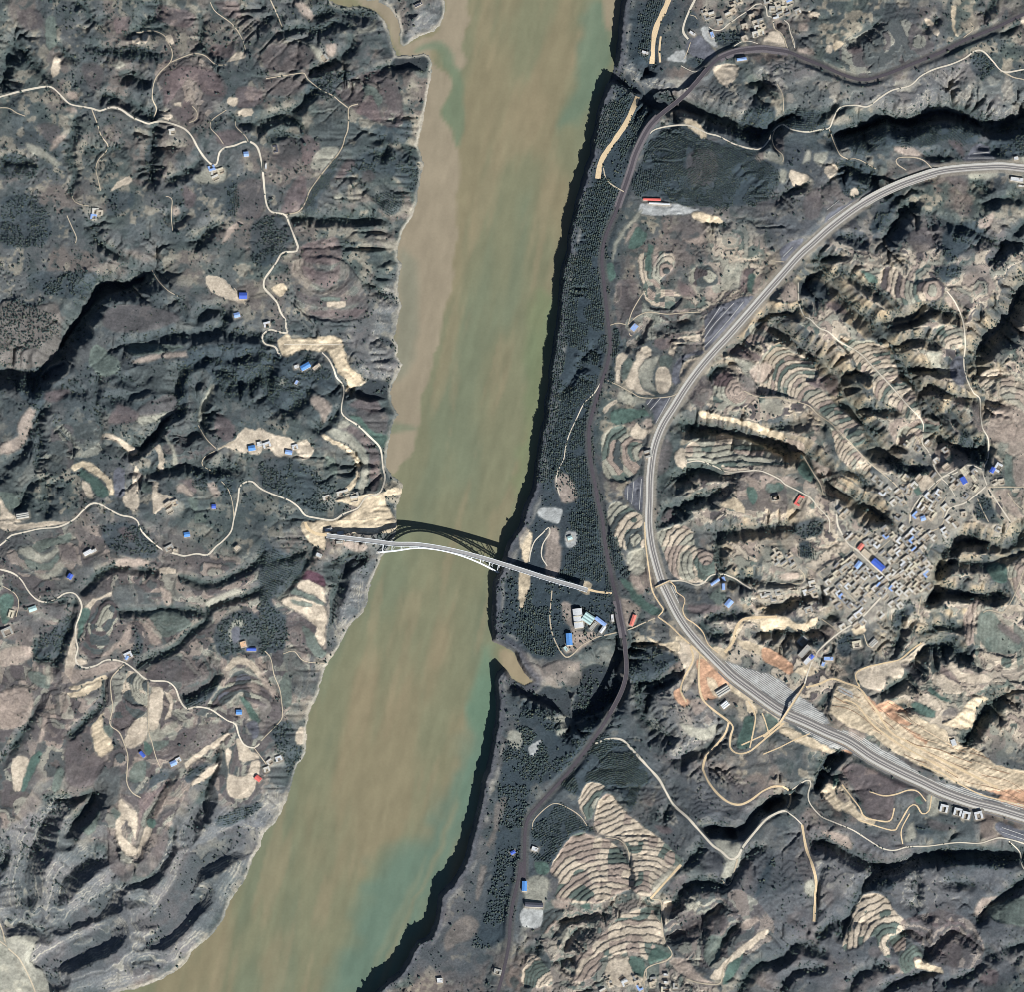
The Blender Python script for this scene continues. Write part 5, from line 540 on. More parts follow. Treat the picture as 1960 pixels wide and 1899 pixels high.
# villages: outline, street angle, cell size, share of plots that are built, tag
VILLAGES = [(pts(o), a, cw, ch, pr, t) for o, a, cw, ch, pr, t in [
 ("23 600,120 850,20 960,90 1060,60 1190,270 1180,420 960,470 800,560 680,650 520,520 380,420 420,330 600,260 640,190", 43, 11.6, 10.2, 0.86, 0), ("13 520,1770 600,1780 640,1899 560,1899 23 540,80 600,60 640,120 560,130", 43, 11.5, 10.5, 0.7, 0), ("23 80,200 180,230 250,280 330,330 280,360 90,310", 30, 12.5, 10.5, 0.8, 0), ("23 300,440 420,430 400,560 320,520", 20, 14, 11, 0.8, 0), ("23 0,490 120,480 110,560 0,560", 10, 12.5, 10.5, 0.7, 0), ("22 1740,500 1899,500 1899,560 1760,560", 10, 12.5, 10.5, 0.7, 0), ("23 540,760 620,690 680,730 600,790", 40, 12.5, 10.5, 0.8, 0),
 ("U 650,900 780,800 960,1000 850,1130 620,1200 520,1120", 52, 11.5, 9.8, 0.85, 1), ("U 930,680 1060,580 1150,620 1170,760 1050,850", 50, 11.5, 9.8, 0.8, 1), ("U 530,1450 800,1440 980,1500 900,1640 640,1600 540,1640", 40, 11.5, 9.8, 0.75, 1), ("U 1100,900 1280,900 1250,1020 1100,980", 60, 11.5, 9.8, 0.7, 1), ("U 1140,1180 1280,1180 1320,1320 1150,1300", 10, 11.5, 9.8, 0.7, 1), ("U 760,330 940,230 1000,280 880,420 800,420", 40, 11.5, 9.8, 0.9, 1), ("U 340,100 480,120 580,260 490,330 370,180", 60, 11.5, 10.5, 0.9, 1), ("U 330,800 450,820 430,920 340,930", 80, 11.5, 10.5, 0.9, 1), ("13 1000,1600 1090,1650 1070,1720 1020,1700", 60, 11.5, 10.5, 0.8, 1), ("U 250,1700 450,1760 350,1899 150,1899 0,1899", 45, 11.5, 10.5, 0.8, 1), ("13 810,1560 920,1560 930,1690 850,1690", 50, 11.5, 10.5, 0.8, 1), ("U 1700,1390 1820,1440 1800,1600 1720,1560", 60, 11.5, 10.5, 0.8, 1), ("U 660,90 760,100 740,200 680,190", 40, 11.5, 10.5, 0.8, 1),
 ("N 350,150 520,150 560,300 700,330 540,400 440,330", 20, 11.5, 10.5, 0.8, 2), ("N 1080,210 1160,190 1250,260 1360,400 1260,420 1090,420 970,400", 20, 11.5, 10.5, 0.85, 2), ("N 1380,80 1660,10 1680,140 1480,200", 5, 11.5, 10.5, 0.85, 2), ("N 1100,450 1300,450 1250,620 1120,520", 10, 11.5, 10.5, 0.75, 2), ("N 380,-60 680,-60 650,30 400,60", 0, 11.5, 10.5, 0.8, 2), ("N 1700,40 1850,10 1870,160 1780,180", 30, 11.5, 10.5, 0.85, 2), ("N 950,480 1060,580 960,640", 20, 11.5, 10.5, 0.7, 2), ("03 0,-30 260,-30 260,90 130,110 0,140", 15, 11.5, 10.5, 0.75, 2), ("N 680,160 820,130 840,230 720,300", 35, 11.5, 10.5, 0.8, 2), ("N 700,-60 1150,-60 1000,60 800,90", 20, 11.5, 10.5, 0.5, 2),
 ("U 60,1620 300,1560 480,1640 300,1760 100,1760", 45, 12, 10.5, .7, 1), ("U 960,1500 1120,1480 1060,1600 940,1620", 30, 12, 10.5, .7, 1), ("U 150,850 330,780 320,1000 180,960", 40, 12, 10.5, .6, 1), ("U 1330,520 1520,520 1540,700 1440,740", 50, 12, 10.5, .6, 1), ("U 1600,740 1760,700 1860,760 1700,800", 20, 12, 10.5, .6, 1), ("23 940,470 1180,420 1200,520 1000,540", 43, 12, 10.5, .7, 0), ("23 640,640 760,640 700,720 620,700", 43, 12, 10.5, .7, 0),
 ("23 420,420 640,260 600,120 900,0 1250,250 1200,560 800,700 640,780 500,620", 40, 13, 11, .4, 0), ("U 200,700 700,560 1300,420 1650,700 1500,1000 1000,1700 400,1700 100,1300", 45, 13, 11, .24, 1),
 ("S 230,690 640,660 650,810 500,820 420,770 240,800", 25, 11.5, 9.8, 0.85, 3), ("S 740,700 870,700 870,840 740,820", 10, 12, 11, 0.8, 3), ("S 30,830 200,790 200,900 30,960", 30, 11.5, 9.8, 0.7, 3), ("S 880,780 1130,760 1130,930 900,900", 0, 11.5, 9.8, 0.8, 3),
 ("00 1180,920 1330,940 1380,1000 1270,1000", 20, 12.5, 10.5, 0.6, 4), ("00 1490,1210 1600,1200 1620,1290 1470,1290", 20, 12.5, 10.5, 0.5, 4), ("00 1570,730 1640,740 1640,790 1560,790", 20, 12.5, 10.5, 0.6, 4), ("10 1170,1780 1290,1750 1310,1860 1190,1870", 30, 12.5, 10.5, 0.7, 4), ("11 430,1690 530,1690 530,1760 430,1760", 10, 14, 10, 0.8, 4), ("21 60,1680 170,1670 180,1760 40,1800", 25, 11.5, 9.8, 0.6, 4), ("00 650,1490 720,1480 720,1590 640,1580", 0, 12.5, 10.5, 0.6, 4), ("01 370,330 450,340 460,420 400,410", -50, 13, 10, 0.8, 4), ("11 560,1680 700,1680 700,1740 560,1740", 15, 13, 10, 0.7, 4), ("11 0,440 70,440 70,490 0,490", 10, 13, 10, 0.7, 4),
]]
VNAME = ['the dense village under the hill', 'the hilltop hamlet with the looping lane', 'the village north of the old railway', 'the hamlet by the southern terraces', 'the scattered western farmsteads']
ROOFS = dict(white=(208, 212, 214), teal=(178, 206, 204), blue2=(146, 176, 226), blue=(92, 148, 214), blue3=(74, 104, 196), grey=(166, 166, 160), red=(224, 130, 116), redt=(222, 112, 104), tan=(196, 183, 162), cream=(206, 199, 176), dark=(84, 86, 96), orange=(222, 184, 148), pale=(202, 200, 191), warm=(192, 183, 166), mid=(146, 147, 145))

HOUSES = []
_hr = random.Random(5)
def _inside(p, P):
    c = False
    n = len(P)
    for i in range(n):
        (ax, ay), (bx, by) = P[i], P[i - 1]
        if (ay > p[1]) != (by > p[1]) and p[0] < ax + (p[1] - ay) * (bx - ax) / (by - ay):
            c = not c
    return c
_road_samples = np.concatenate([np.c_[resample(catmull(P), 3.0), np.full(len(resample(catmull(P), 3.0)), w)] for k, w, P in ROADS])
def _clear(x, y, r):
    d = np.hypot(_road_samples[:, 0] - x, _road_samples[:, 1] - y) - _road_samples[:, 2] / 2
    return d.min() > r
for P, ang, cw, ch, pr, tg in VILLAGES:
    c0 = P.mean(0)
    ca, sa = math.cos(math.radians(ang)), math.sin(math.radians(ang))
    for i in range(-14, 15):
        for j in range(-14, 15):
            u, v = (i + _hr.uniform(-.24, .24)) * cw, (j + _hr.uniform(-.24, .24)) * ch
            x, y = c0[0] + u * ca + v * sa, c0[1] - u * sa + v * ca
            if not _inside((x, y), P) or _hr.random() > pr or not (-4 < x < 1965 and -4 < y < 1902):
                continue
            if not _clear(x, y, 3.6):
                continue
            if any((h['x'] - x) ** 2 + (h['y'] - y) ** 2 < 62 for h in HOUSES) or any((b['x'] - x) ** 2 + (b['y'] - y) ** 2 < (b['ln'] / 2 + 5) ** 2 for b in BUILD):
                continue
            HOUSES.append(dict(x=x, y=y, ang=ang + _hr.choice((0, 0, 0, 90, 180)) + _hr.uniform(-9, 9), cw=cw * _hr.uniform(.88, 1.05), ch=ch * _hr.uniform(.86, 1.02), tag=tg, roof=_hr.choice(['pale', 'pale', 'grey', 'warm', 'mid', 'tan', 'cream', 'white', 'pale', 'grey', 'warm', 'mid', 'blue2' if _hr.random() < .5 else 'grey']), form=_hr.choice('LLUUI')))
# ------------------------------------------------------------------ elevation
GC = 4.5                                                     # coarse grid for the drainage
CX = np.arange(-265, 2231, GC)
CY = np.arange(-265, 2171, GC)
cx, cy = np.meshgrid(CX, CY)
def cwin(P, pad):
    a, b = P.min(0) - pad, P.max(0) + pad
    return (slice(np.searchsorted(CY, a[1]), np.searchsorted(CY, b[1])), slice(np.searchsorted(CX, a[0]), np.searchsorted(CX, b[0])))
RIVER_S = catmull(RIVER, True, 14.0)
_d, _in = seg_dist(cx, cy, RIVER_S)
csd = np.where(_in, -_d, _d) + np.where(cx > np.interp(cy, [-300, 0, 400, 800, 1050, 1300, 1600, 1899, 2200], [1010, 1005, 965, 890, 850, 790, 690, 520, 200]), 5.0 * fbm(cx, cy, 42, 3, 31), 0)                                 # distance from the shore, negative on the water
_mid = (np.interp(cy, [-300, 0, 400, 800, 1050, 1300, 1600, 1899, 2200], [1010, 1005, 965, 890, 850, 790, 690, 520, 200]))
west = cx < _mid
d = np.maximum(csd, 0)
n1, n2 = fbm(cx, cy, 260, 3, 21), fbm(cx, cy, 120, 3, 41)
rel = sm((d - 15) / 110)
zw = 3 + 34 * sm(d / 45) + 44 * sm((d - 30) / 260) + rel * (18 * n1 + 19 * n2)
cliff = np.interp(cy, [-300, 300, 900, 1200, 1400, 1899], [40, 44, 44, 38, 46, 52])
rel_e = sm((d - 90) / 130)
ze = 1 + cliff * sm(d / 9) + 46 * sm((d - 70) / 420) + rel_e * (17 * n1 + 19 * n2) + sm((d - 12) / 40) * 4 * n2
zc = np.where(west, zw, ze)
gdist = np.full(cx.shape, 999.0)
swc = np.zeros(cx.shape)
for dep, hw, P in GULLIES:
    Q = catmull(P, False, 8.0)
    w = cwin(Q, hw * 1.9 + 6)
    dd, _ = seg_dist(cx[w] + 5 * n2[w] * 3, cy[w] + 5 * n1[w] * 3, Q, False)
    ends = np.minimum(np.hypot(cx[w] - Q[0, 0], cy[w] - Q[0, 1]), np.hypot(cx[w] - Q[-1, 0], cy[w] - Q[-1, 1]))
    mx_, my_ = Q.mean(0)
    sw_ = mx_ < 560 and my_ > 1500
    farm_ = mx_ < 640 and 1010 < my_ <= 1500
    k_, wk = (2.5, 2.0) if sw_ else ((1.45, 1.25) if farm_ else (1.95, 1.25))
    w = cwin(Q, hw * wk + 6); dd, _ = seg_dist(cx[w] + 15 * n2[w], cy[w] + 15 * n1[w], Q, False)
    ends = np.minimum(np.hypot(cx[w] - Q[0, 0], cy[w] - Q[0, 1]), np.hypot(cx[w] - Q[-1, 0], cy[w] - Q[-1, 1]))
    cut_ = dep * k_ * np.clip(1 - dd / (hw * wk), 0, 1) ** (1.0 if sw_ else 1.12) * np.clip(.5 + ends / (2.4 * hw), 0, 1)
    if sw_: swc[w] = np.maximum(swc[w], cut_)
    else: zc[w] -= cut_
    gdist[w] = np.minimum(gdist[w], dd / hw)
zc = np.maximum(zc - swc, zc * .12)
zc = np.where(csd < 0, -3.0, np.maximum(zc, 1.2))
zc += np.where(csd > 0, (4.5 * fbm(cx, cy, 46, 3, 61)) * np.where(west, rel, rel_e) ** .5, 0)

def fluvial(z, steps, K, diff):
    ny, nx = z.shape
    N = ny * nx
    offs = [(-1, -1), (-1, 0), (-1, 1), (0, -1), (0, 1), (1, -1), (1, 0), (1, 1)]
    dx = GC * S
    base = (csd < 0).ravel()
    for it in range(steps):
        zp = np.pad(z, 1, mode='edge')
        best = np.zeros((ny, nx)); rec = np.arange(N).reshape(ny, nx).copy(); dist = np.full((ny, nx), dx)
        idx = np.arange(N).reshape(ny, nx)
        ip = np.pad(idx, 1, mode='edge')
        for oy, ox in offs:
            L = dx * math.hypot(oy, ox)
            s = (z - zp[1 + oy:1 + oy + ny, 1 + ox:1 + ox + nx]) / L
            m = s > best
            best[m] = s[m]; rec[m] = ip[1 + oy:1 + oy + ny, 1 + ox:1 + ox + nx][m]; dist[m] = L
        zf = z.ravel()
        order = np.argsort(-zf, kind='stable')
        r = rec.ravel()
        A = [1.0] * N
        ol, rl = order.tolist(), r.tolist()
        for i in ol:
            j = rl[i]
            if j != i:
                A[j] += A[i]
        A = np.array(A)
        F = K * np.sqrt(A) / dist.ravel() * dx
        F[base] = 0
        zl, fl = zf.tolist(), F.tolist()
        for i in reversed(ol):
            j = rl[i]
            if j != i:
                f = fl[i]
                zl[i] = (zl[i] + f * zl[j]) / (1 + f)
        z = np.array(zl).reshape(ny, nx)
        zp = np.pad(z, 1, mode='edge')
        lap = zp[:-2, 1:-1] + zp[2:, 1:-1] + zp[1:-1, :-2] + zp[1:-1, 2:] - 4 * z
        z = np.where(csd < 0, z, z + diff * lap)
    return z, A.reshape(ny, nx)
keep = zc.copy()
FARM = np.array([(-260, 1010), (250, 1000), (500, 1080), (640, 1150), (560, 1450), (430, 1620), (-260, 1680)], float)
_fd, _fi = seg_dist(cx, cy, FARM); _sd2, _si2 = seg_dist(cx, cy, STRATA[0])
_s3, _i3 = seg_dist(cx, cy, np.array([(1290, 1480), (1560, 1560), (2220, 1600), (2220, 2170), (1480, 2170), (1330, 1700)], float))
calm = np.maximum.reduce([.75 * sm((np.where(_i3, _s3, -_s3) + 25) / 50), sm((np.where(_fi, _fd, -_fd) + 25) / 50), sm((np.where(_si2, _sd2, -_sd2) + 25) / 50)])      # rounded, farmed or grassy hills: little gullying
zc, ACC = fluvial(zc, 9, 0.085, 0.015)
bank = np.where(west, 1.0, sm((csd - 12) / 40))             # keep the eastern gorge wall sheer
zc = keep + (zc - keep) * bank * (1 - .62 * calm)
zc = np.where(csd < 0, -3.0, np.maximum(zc, 1.2))

def up(A):
    fx, fy = (XS - CX[0]) / GC, (YS - CY[0]) / GC
    def cub(f, n):
        i = np.clip(np.floor(f).astype(int), 1, n - 3); t = f - i
        return i, [(-t + 2 * t ** 2 - t ** 3) / 2, (2 - 5 * t ** 2 + 3 * t ** 3) / 2, (t + 4 * t ** 2 - 3 * t ** 3) / 2, (-t ** 2 + t ** 3) / 2]
    i, wx = cub(fx, A.shape[1])
    R = sum(A[:, i - 1 + k] * wx[k] for k in range(4))
    j, wy = cub(fy, A.shape[0])
    return sum(R[j - 1 + k] * wy[k][:, None] for k in range(4))
Z = up(zc)
WEST = up(west.astype(float)) > 0.5
SD = up(csd) + (1.5 * vnoise(X, Y, 11, 71) + 0.8 * vnoise(X, Y, 5, 72)) * np.where(WEST, 1, .3)
GD = up(np.minimum(gdist, 4))
WEST = up(west.astype(float)) > 0.5
SLOPE0 = np.hypot(*np.gradient(Z)) / (2 * S)
# small gullies and ribs grow where it is steep
def streaks(src, n=9, step=1.3):
    """noise drawn out along the fall line, so that ribs and rills run straight downhill"""
    gy, gx = np.gradient(up(zc_s), YS, XS)
    L = np.hypot(gx, gy) + 1e-6
    gx, gy = gx / L, gy / L
    acc = src.copy(); wsum = 1.0
    for sgn in (1, -1):
        jj, i_ = np.meshgrid(np.arange(NY), np.arange(NX), indexing='ij')
        px, py = i_.astype(np.float32), jj.astype(np.float32)
        for k in range(n):
            a = np.clip(py.round().astype(int), 0, NY - 1); b = np.clip(px.round().astype(int), 0, NX - 1)
            px = px + sgn * step * gx[a, b]; py = py + sgn * step * gy[a, b]
            a = np.clip(py.round().astype(int), 0, NY - 1); b = np.clip(px.round().astype(int), 0, NX - 1)
            acc += src[a, b]
            wsum += 1
    return acc / wsum
zc_s = zc.copy()
for _ in range(2):
    _p = np.pad(zc_s, 1, mode='edge'); zc_s = (_p[:-2, 1:-1] + _p[2:, 1:-1] + _p[1:-1, :-2] + _p[1:-1, 2:] + 2 * zc_s) / 6
_src = vnoise(X, Y, 7.5, 83) + .5 * vnoise(X, Y, 4.2, 84)
RIB = streaks(_src); RIB = RIB / (RIB.std() + 1e-6)
CALM = np.clip(up(calm), 0, 1)
smooth_sw = np.zeros((NY, NX)); _w, _sd = poly_sd(STRATA[0], 30); smooth_sw[_w] = sm((_sd + 20) / 40)
rib = 1 - np.abs(fbm(X + 5 * vnoise(X, Y, 23, 81), Y + 5 * vnoise(X, Y, 23, 82), 17, 3, 83)) * 2
Z += np.clip(SLOPE0 - 0.10, 0, 0.8) * (3.8 * rib + 6.2 * RIB * (1 - .6 * WEST * sm((110 - SD) / 60)) * (1 - .5 * ~WEST * (SD < 45))) * (SD > 3) * (1 - .5 * CALM)
Z += 0.8 * fbm(X, Y, 9, 3, 91) * (SD > 2)
for P in STRATA:                                            # rock ledges stand out as steps
    _w, _sd = poly_sd(P, 12)
    _q = Z[_w] / 4.4 + .3 * fbm(X[_w], Y[_w], 26, 2, 97); _l = np.floor(_q)
    Z[_w] += (sm((_q - _l - .6) / .4) - (_q - _l)) * 4.4 * .85 * sm((_sd + 8) / 16)
# old field banks: slopes stepped along the contours
_q = Z / 3.4 + .35 * fbm(X, Y, 30, 2, 95); _l = np.floor(_q); _st = (_l + sm((_q - _l - .62) / .38) - (_q - _l) - _l) * 3.4
Z += _st * .75 * sm((fbm(X, Y, 110, 3, 96) + .22) * 2.5) * (SD > 8)
print('drainage', round(time.time() - T0, 1))

# ------------------------------------------------------------------ colour of the land
PAL = dict(t=(208, 189, 164), T=(214, 192, 160), k=(172, 153, 137), p=(170, 164, 145), g=(106, 115, 105), G=(84, 103, 93), b=(98, 90, 88), r=(110, 94, 92), R=(92, 66, 74), d=(84, 89, 87), s=(102, 102, 107), w=(178, 176, 169), o=(212, 164, 130), n=(132, 119, 108), f=(58, 68, 70), e=(158, 157, 152))
PAL = {k: np.array(v) / 255.0 for k, v in PAL.items()}
def mixc(C, col, m):
    C += (np.asarray(col) - C) * m[..., None]
a1, a2, a3, a4 = fbm(X, Y, 150, 4, 101), fbm(X, Y, 60, 4, 111), fbm(X, Y, 22, 3, 121), fbm(X, Y, 7, 2, 131)
C = np.empty((NY, NX, 3)); C[:] = np.array((103, 103, 100)) / 255
mixc(C, np.array((92, 99, 92)) / 255, sm((a1 + .1) * 2.2))
mixc(C, np.array((126, 112, 102)) / 255, .9 * sm((a2 - .05) * 3))
mixc(C, np.array((78, 84, 84)) / 255, .8 * sm((-a2 - .05) * 3))
mixc(C, np.array((166, 153, 132)) / 255, .85 * (1 - .75 * CALM) * sm((a3 + .35 * a1 + .35 * a4 - .20) * 3.4))
mixc(C, np.array((70, 78, 76)) / 255, .7 * (1 - .7 * CALM) * sm((-a3 - .3 * a4 - .20) * 3.6))
_tanbelt = sm((X - 1300) / 160) * sm((1480 - Y) / 160) * sm((Y - 400) / 140)
mixc(C, np.array((160, 147, 126)) / 255, .55 * _tanbelt * sm((a2 + .5 * a3 + .25) * 1.6))
east = ~WEST
mixc(C, np.array((108, 103, 100)) / 255, .5 * np.clip(CALM - smooth_sw, 0, 1) * WEST)
mixc(C, np.array((88, 89, 91)) / 255, .45 * sm((fbm(X, Y, 120, 3, 141) + .1) * 2) * east)
steep = sm((SLOPE0 - .30) * 2.6)
loess = sm((X - 1330) / 120) * sm((1330 - Y) / 200) * sm((Y - 420) / 120)
mixc(C, np.array((196, 172, 138)) / 255, np.clip(steep * loess * (.32 + .5 * a3 + .3 * RIB), 0, .9))
mixc(C, np.array((152, 142, 124)) / 255, np.clip(steep * (1 - loess) * (.12 + .6 * a3 + .16 * RIB), 0, .6))
# scrub in the ravines
mixc(C, np.array((66, 78, 76)) / 255, .75 * sm((1.0 - GD) * 1.3) * sm((.55 + a3) * 1.6) * (1 - .5 * loess))
# belts of dark scrub and planted slopes
for s_, col_, amt in (((0, 720, 130, 650, 200, 560, 300, 530, 420, 590, 520, 640, 640, 700, 740, 740, 740, 800, 640, 850, 560, 800, 400, 870, 330, 880, 200, 800, 100, 900, 0, 900), (74, 82, 84), .62),
                      ((1190, 0, 1310, 0, 1230, 250, 1200, 400, 1175, 560, 1165, 700, 1140, 860, 1160, 1000, 1200, 1200, 1150, 1230, 1060, 1260, 950, 1200, 1000, 980, 1030, 800, 1070, 500, 1110, 300, 1160, 180), (57, 67, 73), .85),
                      ((-250, -250, 760, -250, 800, 100, 760, 560, 740, 900, 640, 1000, -250, 1000), (82, 88, 89), .24),
                      ((1230, 230, 1600, 220, 1960, 210, 1960, 300, 1560, 330, 1400, 400, 1240, 390), (70, 78, 84), .5), ((960, 1320, 1180, 1300, 1280, 1500, 1100, 1560, 1000, 1800, 880, 1860, 920, 1560), (70, 80, 84), .55),
                      ((1300, 1450, 1560, 1580, 1960, 1640, 1960, 1899, 1500, 1899, 1350, 1700), (88, 90, 95), .45), ((1420, 400, 1960, 420, 1960, 640, 1800, 500, 1500, 470), (84, 88, 94), .45), ((300, 900, 620, 860, 640, 1000, 500, 1060, 300, 1040), (78, 86, 86), .4)):
    P = np.array(s_, float).reshape(-1, 2)
    w, sd = poly_sd(P, 45)
    mixc(C[w], np.array(col_) / 255, amt * sm((sd + 25 + 40 * a2[w]) / 60))
# rock ledges along the contours
for P in STRATA:
    w, sd = poly_sd(P, 12)
    m = sm((sd + 8) / 16)
    zz = Z[w] + 1.2 * a3[w]; lst = 7.0 if P is STRATA[0] else 5.0
    f = np.abs((zz / lst) % 1 - .5) * 2
    f2 = np.abs((zz / (lst * 3) + .3) % 1 - .5) * 2
    base = np.array((122, 120, 118)) / 255 if P[:, 0].mean() > 700 else np.array((116, 116, 117)) / 255
    Cw = C[w]
    mixc(Cw, base, .7 * m * (.75 + .4 * a2[w]))
    mixc(Cw, np.array((172, 164, 146)) / 255, m * np.clip((f - .66) * 2.6, 0, .75) * np.clip(.6 + 1.2 * a3[w], .08, 1))
    mixc(Cw, np.array((184, 176, 158)) / 255, m * np.clip((f2 - .84) * 5, 0, .75) * np.clip(.5 + 1.3 * a2[w], 0, 1))
# woodland floor
WOODM = np.zeros((NY, NX))
for m_, sp, P, c in WOODS:
    w, sd = poly_sd(catmull(P, True, 8), 8)
    WOODM[w] = np.maximum(WOODM[w], sm((sd + 4) / 8))
mixc(C, np.array((62, 72, 77)) / 255, .88 * WOODM * np.clip(.9 + .6 * a3, .3, 1) * np.where(WEST, .85, 1.0))
# the open ridge tops are stepped into small fields as well
def hash01(a, b):
    return ((a * 374761393 + b * 668265263) % 1000003) / 1000003.0
_zone = np.maximum(sm((X - 1270) / 80) * sm((1500 - Y) / 120) * sm((Y - 380) / 120) * (SD > 60) * .95, np.clip(CALM - smooth_sw, 0, 1) * WEST * .8)
_zone = _zone * sm((GD - .75) * 2.2) * (1 - WOODM) * sm((.62 - SLOPE0) * 5) * sm((fbm(X, Y, 85, 3, 181) + .38) * 3)
_q = Z / 2.9 + .25 * a3; _l = np.floor(_q); _fr = _q - _l
Z += ((_l + sm((_fr - .8) / .2)) - _q) * 2.9 * .9 * _zone
_sec = np.floor(vnoise(X, Y, 30, 183) * 1.7 + 7).astype(int)
_h = hash01(_l.astype(int) + 50, _sec * 13 + (X > 980) * 7)
_pc = np.empty((NY, NX, 3))
_pe = [PAL[c] for c in 'tttkkptgbp']; _pw = [PAL[c] for c in 'kbbpdkbpbd']
for k in range(10):
    m_ = (_h * 10).astype(int) == k
    _pc[m_ & WEST] = _pw[k]; _pc[m_ & ~WEST] = _pe[k]
_pc *= (1 + .10 * a3 + .06 * a4)[..., None]
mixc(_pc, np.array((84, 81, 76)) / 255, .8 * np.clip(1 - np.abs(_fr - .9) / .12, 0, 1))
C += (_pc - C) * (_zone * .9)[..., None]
# terraces: benches with risers
FID = np.zeros((NY, NX), np.int32)                           # 0 = open land
FNAME = {}
_fid = 1
for ti, (pal, sp, hgt, mode, P, core) in enumerate(TERRACES):
    w, sd = poly_sd(catmull(P, True, 6), 8)
    m = sm((sd + 3) / 6)
    xx, yy = WX[w] + 4 * vnoise(X[w], Y[w], 28, 151), WY[w] + 4 * vnoise(X[w], Y[w], 28, 152)
    if mode == 'Z':
        sp = 1.0; f = Z[w] / hgt + .2 * a3[w]; up_sign = 1
    elif mode in 'Cc':
        f = seg_dist(xx, yy, core, False)[0] if len(core) > 1 else np.hypot(xx - core[0, 0], yy - core[0, 1])
        up_sign = -1
    else:
        ax = core[1] - core[0]; L = np.hypot(*ax); ax = ax / L
        s_ = (xx - core[0, 0]) * ax[0] + (yy - core[0, 1]) * ax[1]
        t_ = (xx - core[0, 0]) * -ax[1] + (yy - core[0, 1]) * ax[0]
        f = s_ - t_ ** 2 / 70.0 * np.where(np.abs(t_) < 40, 1, 40 / np.maximum(np.abs(t_), 1)); up_sign = 1 if Y[w].mean() > 0 else 1
    q = f / sp
    lv = np.floor(q); fr = q - lv
    inside = sd > 0
    lo = lv[inside].min() if inside.any() else 0
    nl = lv[inside].max() - lo + 1 if inside.any() else 1
    bench = lv + sm((fr - .84) / .16)
    zmean = Z[w][inside].mean()
    target = zmean + up_sign * (bench - (lo + nl / 2)) * hgt + 0.35 * (Z[w] - zmean) if mode != 'Z' else (bench + .1) * hgt
    Z[w] += (target - Z[w]) * m * .92
    pc = np.empty(lv.shape + (3,))
    sect = np.floor(vnoise(X[w], Y[w], 34, 161) * 1.6 + 5).astype(int)
    code = ((lv.astype(int) * 7 + sect * 3 + ti) * 2654435761 >> 7) % len(pal)
    for k, ch_ in enumerate(pal):
        pc[code == k] = PAL[ch_]
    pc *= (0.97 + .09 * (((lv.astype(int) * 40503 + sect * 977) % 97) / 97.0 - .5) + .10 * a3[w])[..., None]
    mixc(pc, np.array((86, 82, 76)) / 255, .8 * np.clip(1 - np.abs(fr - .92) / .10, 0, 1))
    Cw = C[w]
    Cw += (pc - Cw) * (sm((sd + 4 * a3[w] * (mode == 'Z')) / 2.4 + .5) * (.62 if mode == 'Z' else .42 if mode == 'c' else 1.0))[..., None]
    FW = FID[w]
    for L_ in np.unique(lv[inside]):
        FW[inside & (lv == L_)] = _fid
        FNAME[_fid] = ('terrace', ti)
        _fid += 1
# trodden village ground on its levelled spur
for P, ang, cw, ch, pr, tg in VILLAGES:
    w, sd = poly_sd(P, 14)
    ins = sd > 0
    if ins.sum() > 8:
        gx, gy = X[w][ins], Y[w][ins]; zz = Z[w][ins]; hi = zz > np.percentile(zz, 35)
        Am = np.c_[np.ones(hi.sum()), gx[hi] - gx.mean(), gy[hi] - gy.mean()]
        co = np.linalg.lstsq(Am, zz[hi], rcond=None)[0]
        Z[w] += (co[0] + co[1] * (X[w] - gx.mean()) + co[2] * (Y[w] - gy.mean()) - Z[w]) * .8 * sm((sd + 9) / 14)
for P, ang, cw, ch, pr, tg in VILLAGES:
    w, sd = poly_sd(P, 14)
    mixc(C[w], np.array((152, 147, 134)) / 255 * (1 + .12 * a3[w] + .10 * a4[w])[..., None], .6 * sm((sd + 9 + 9 * a3[w]) / 14))
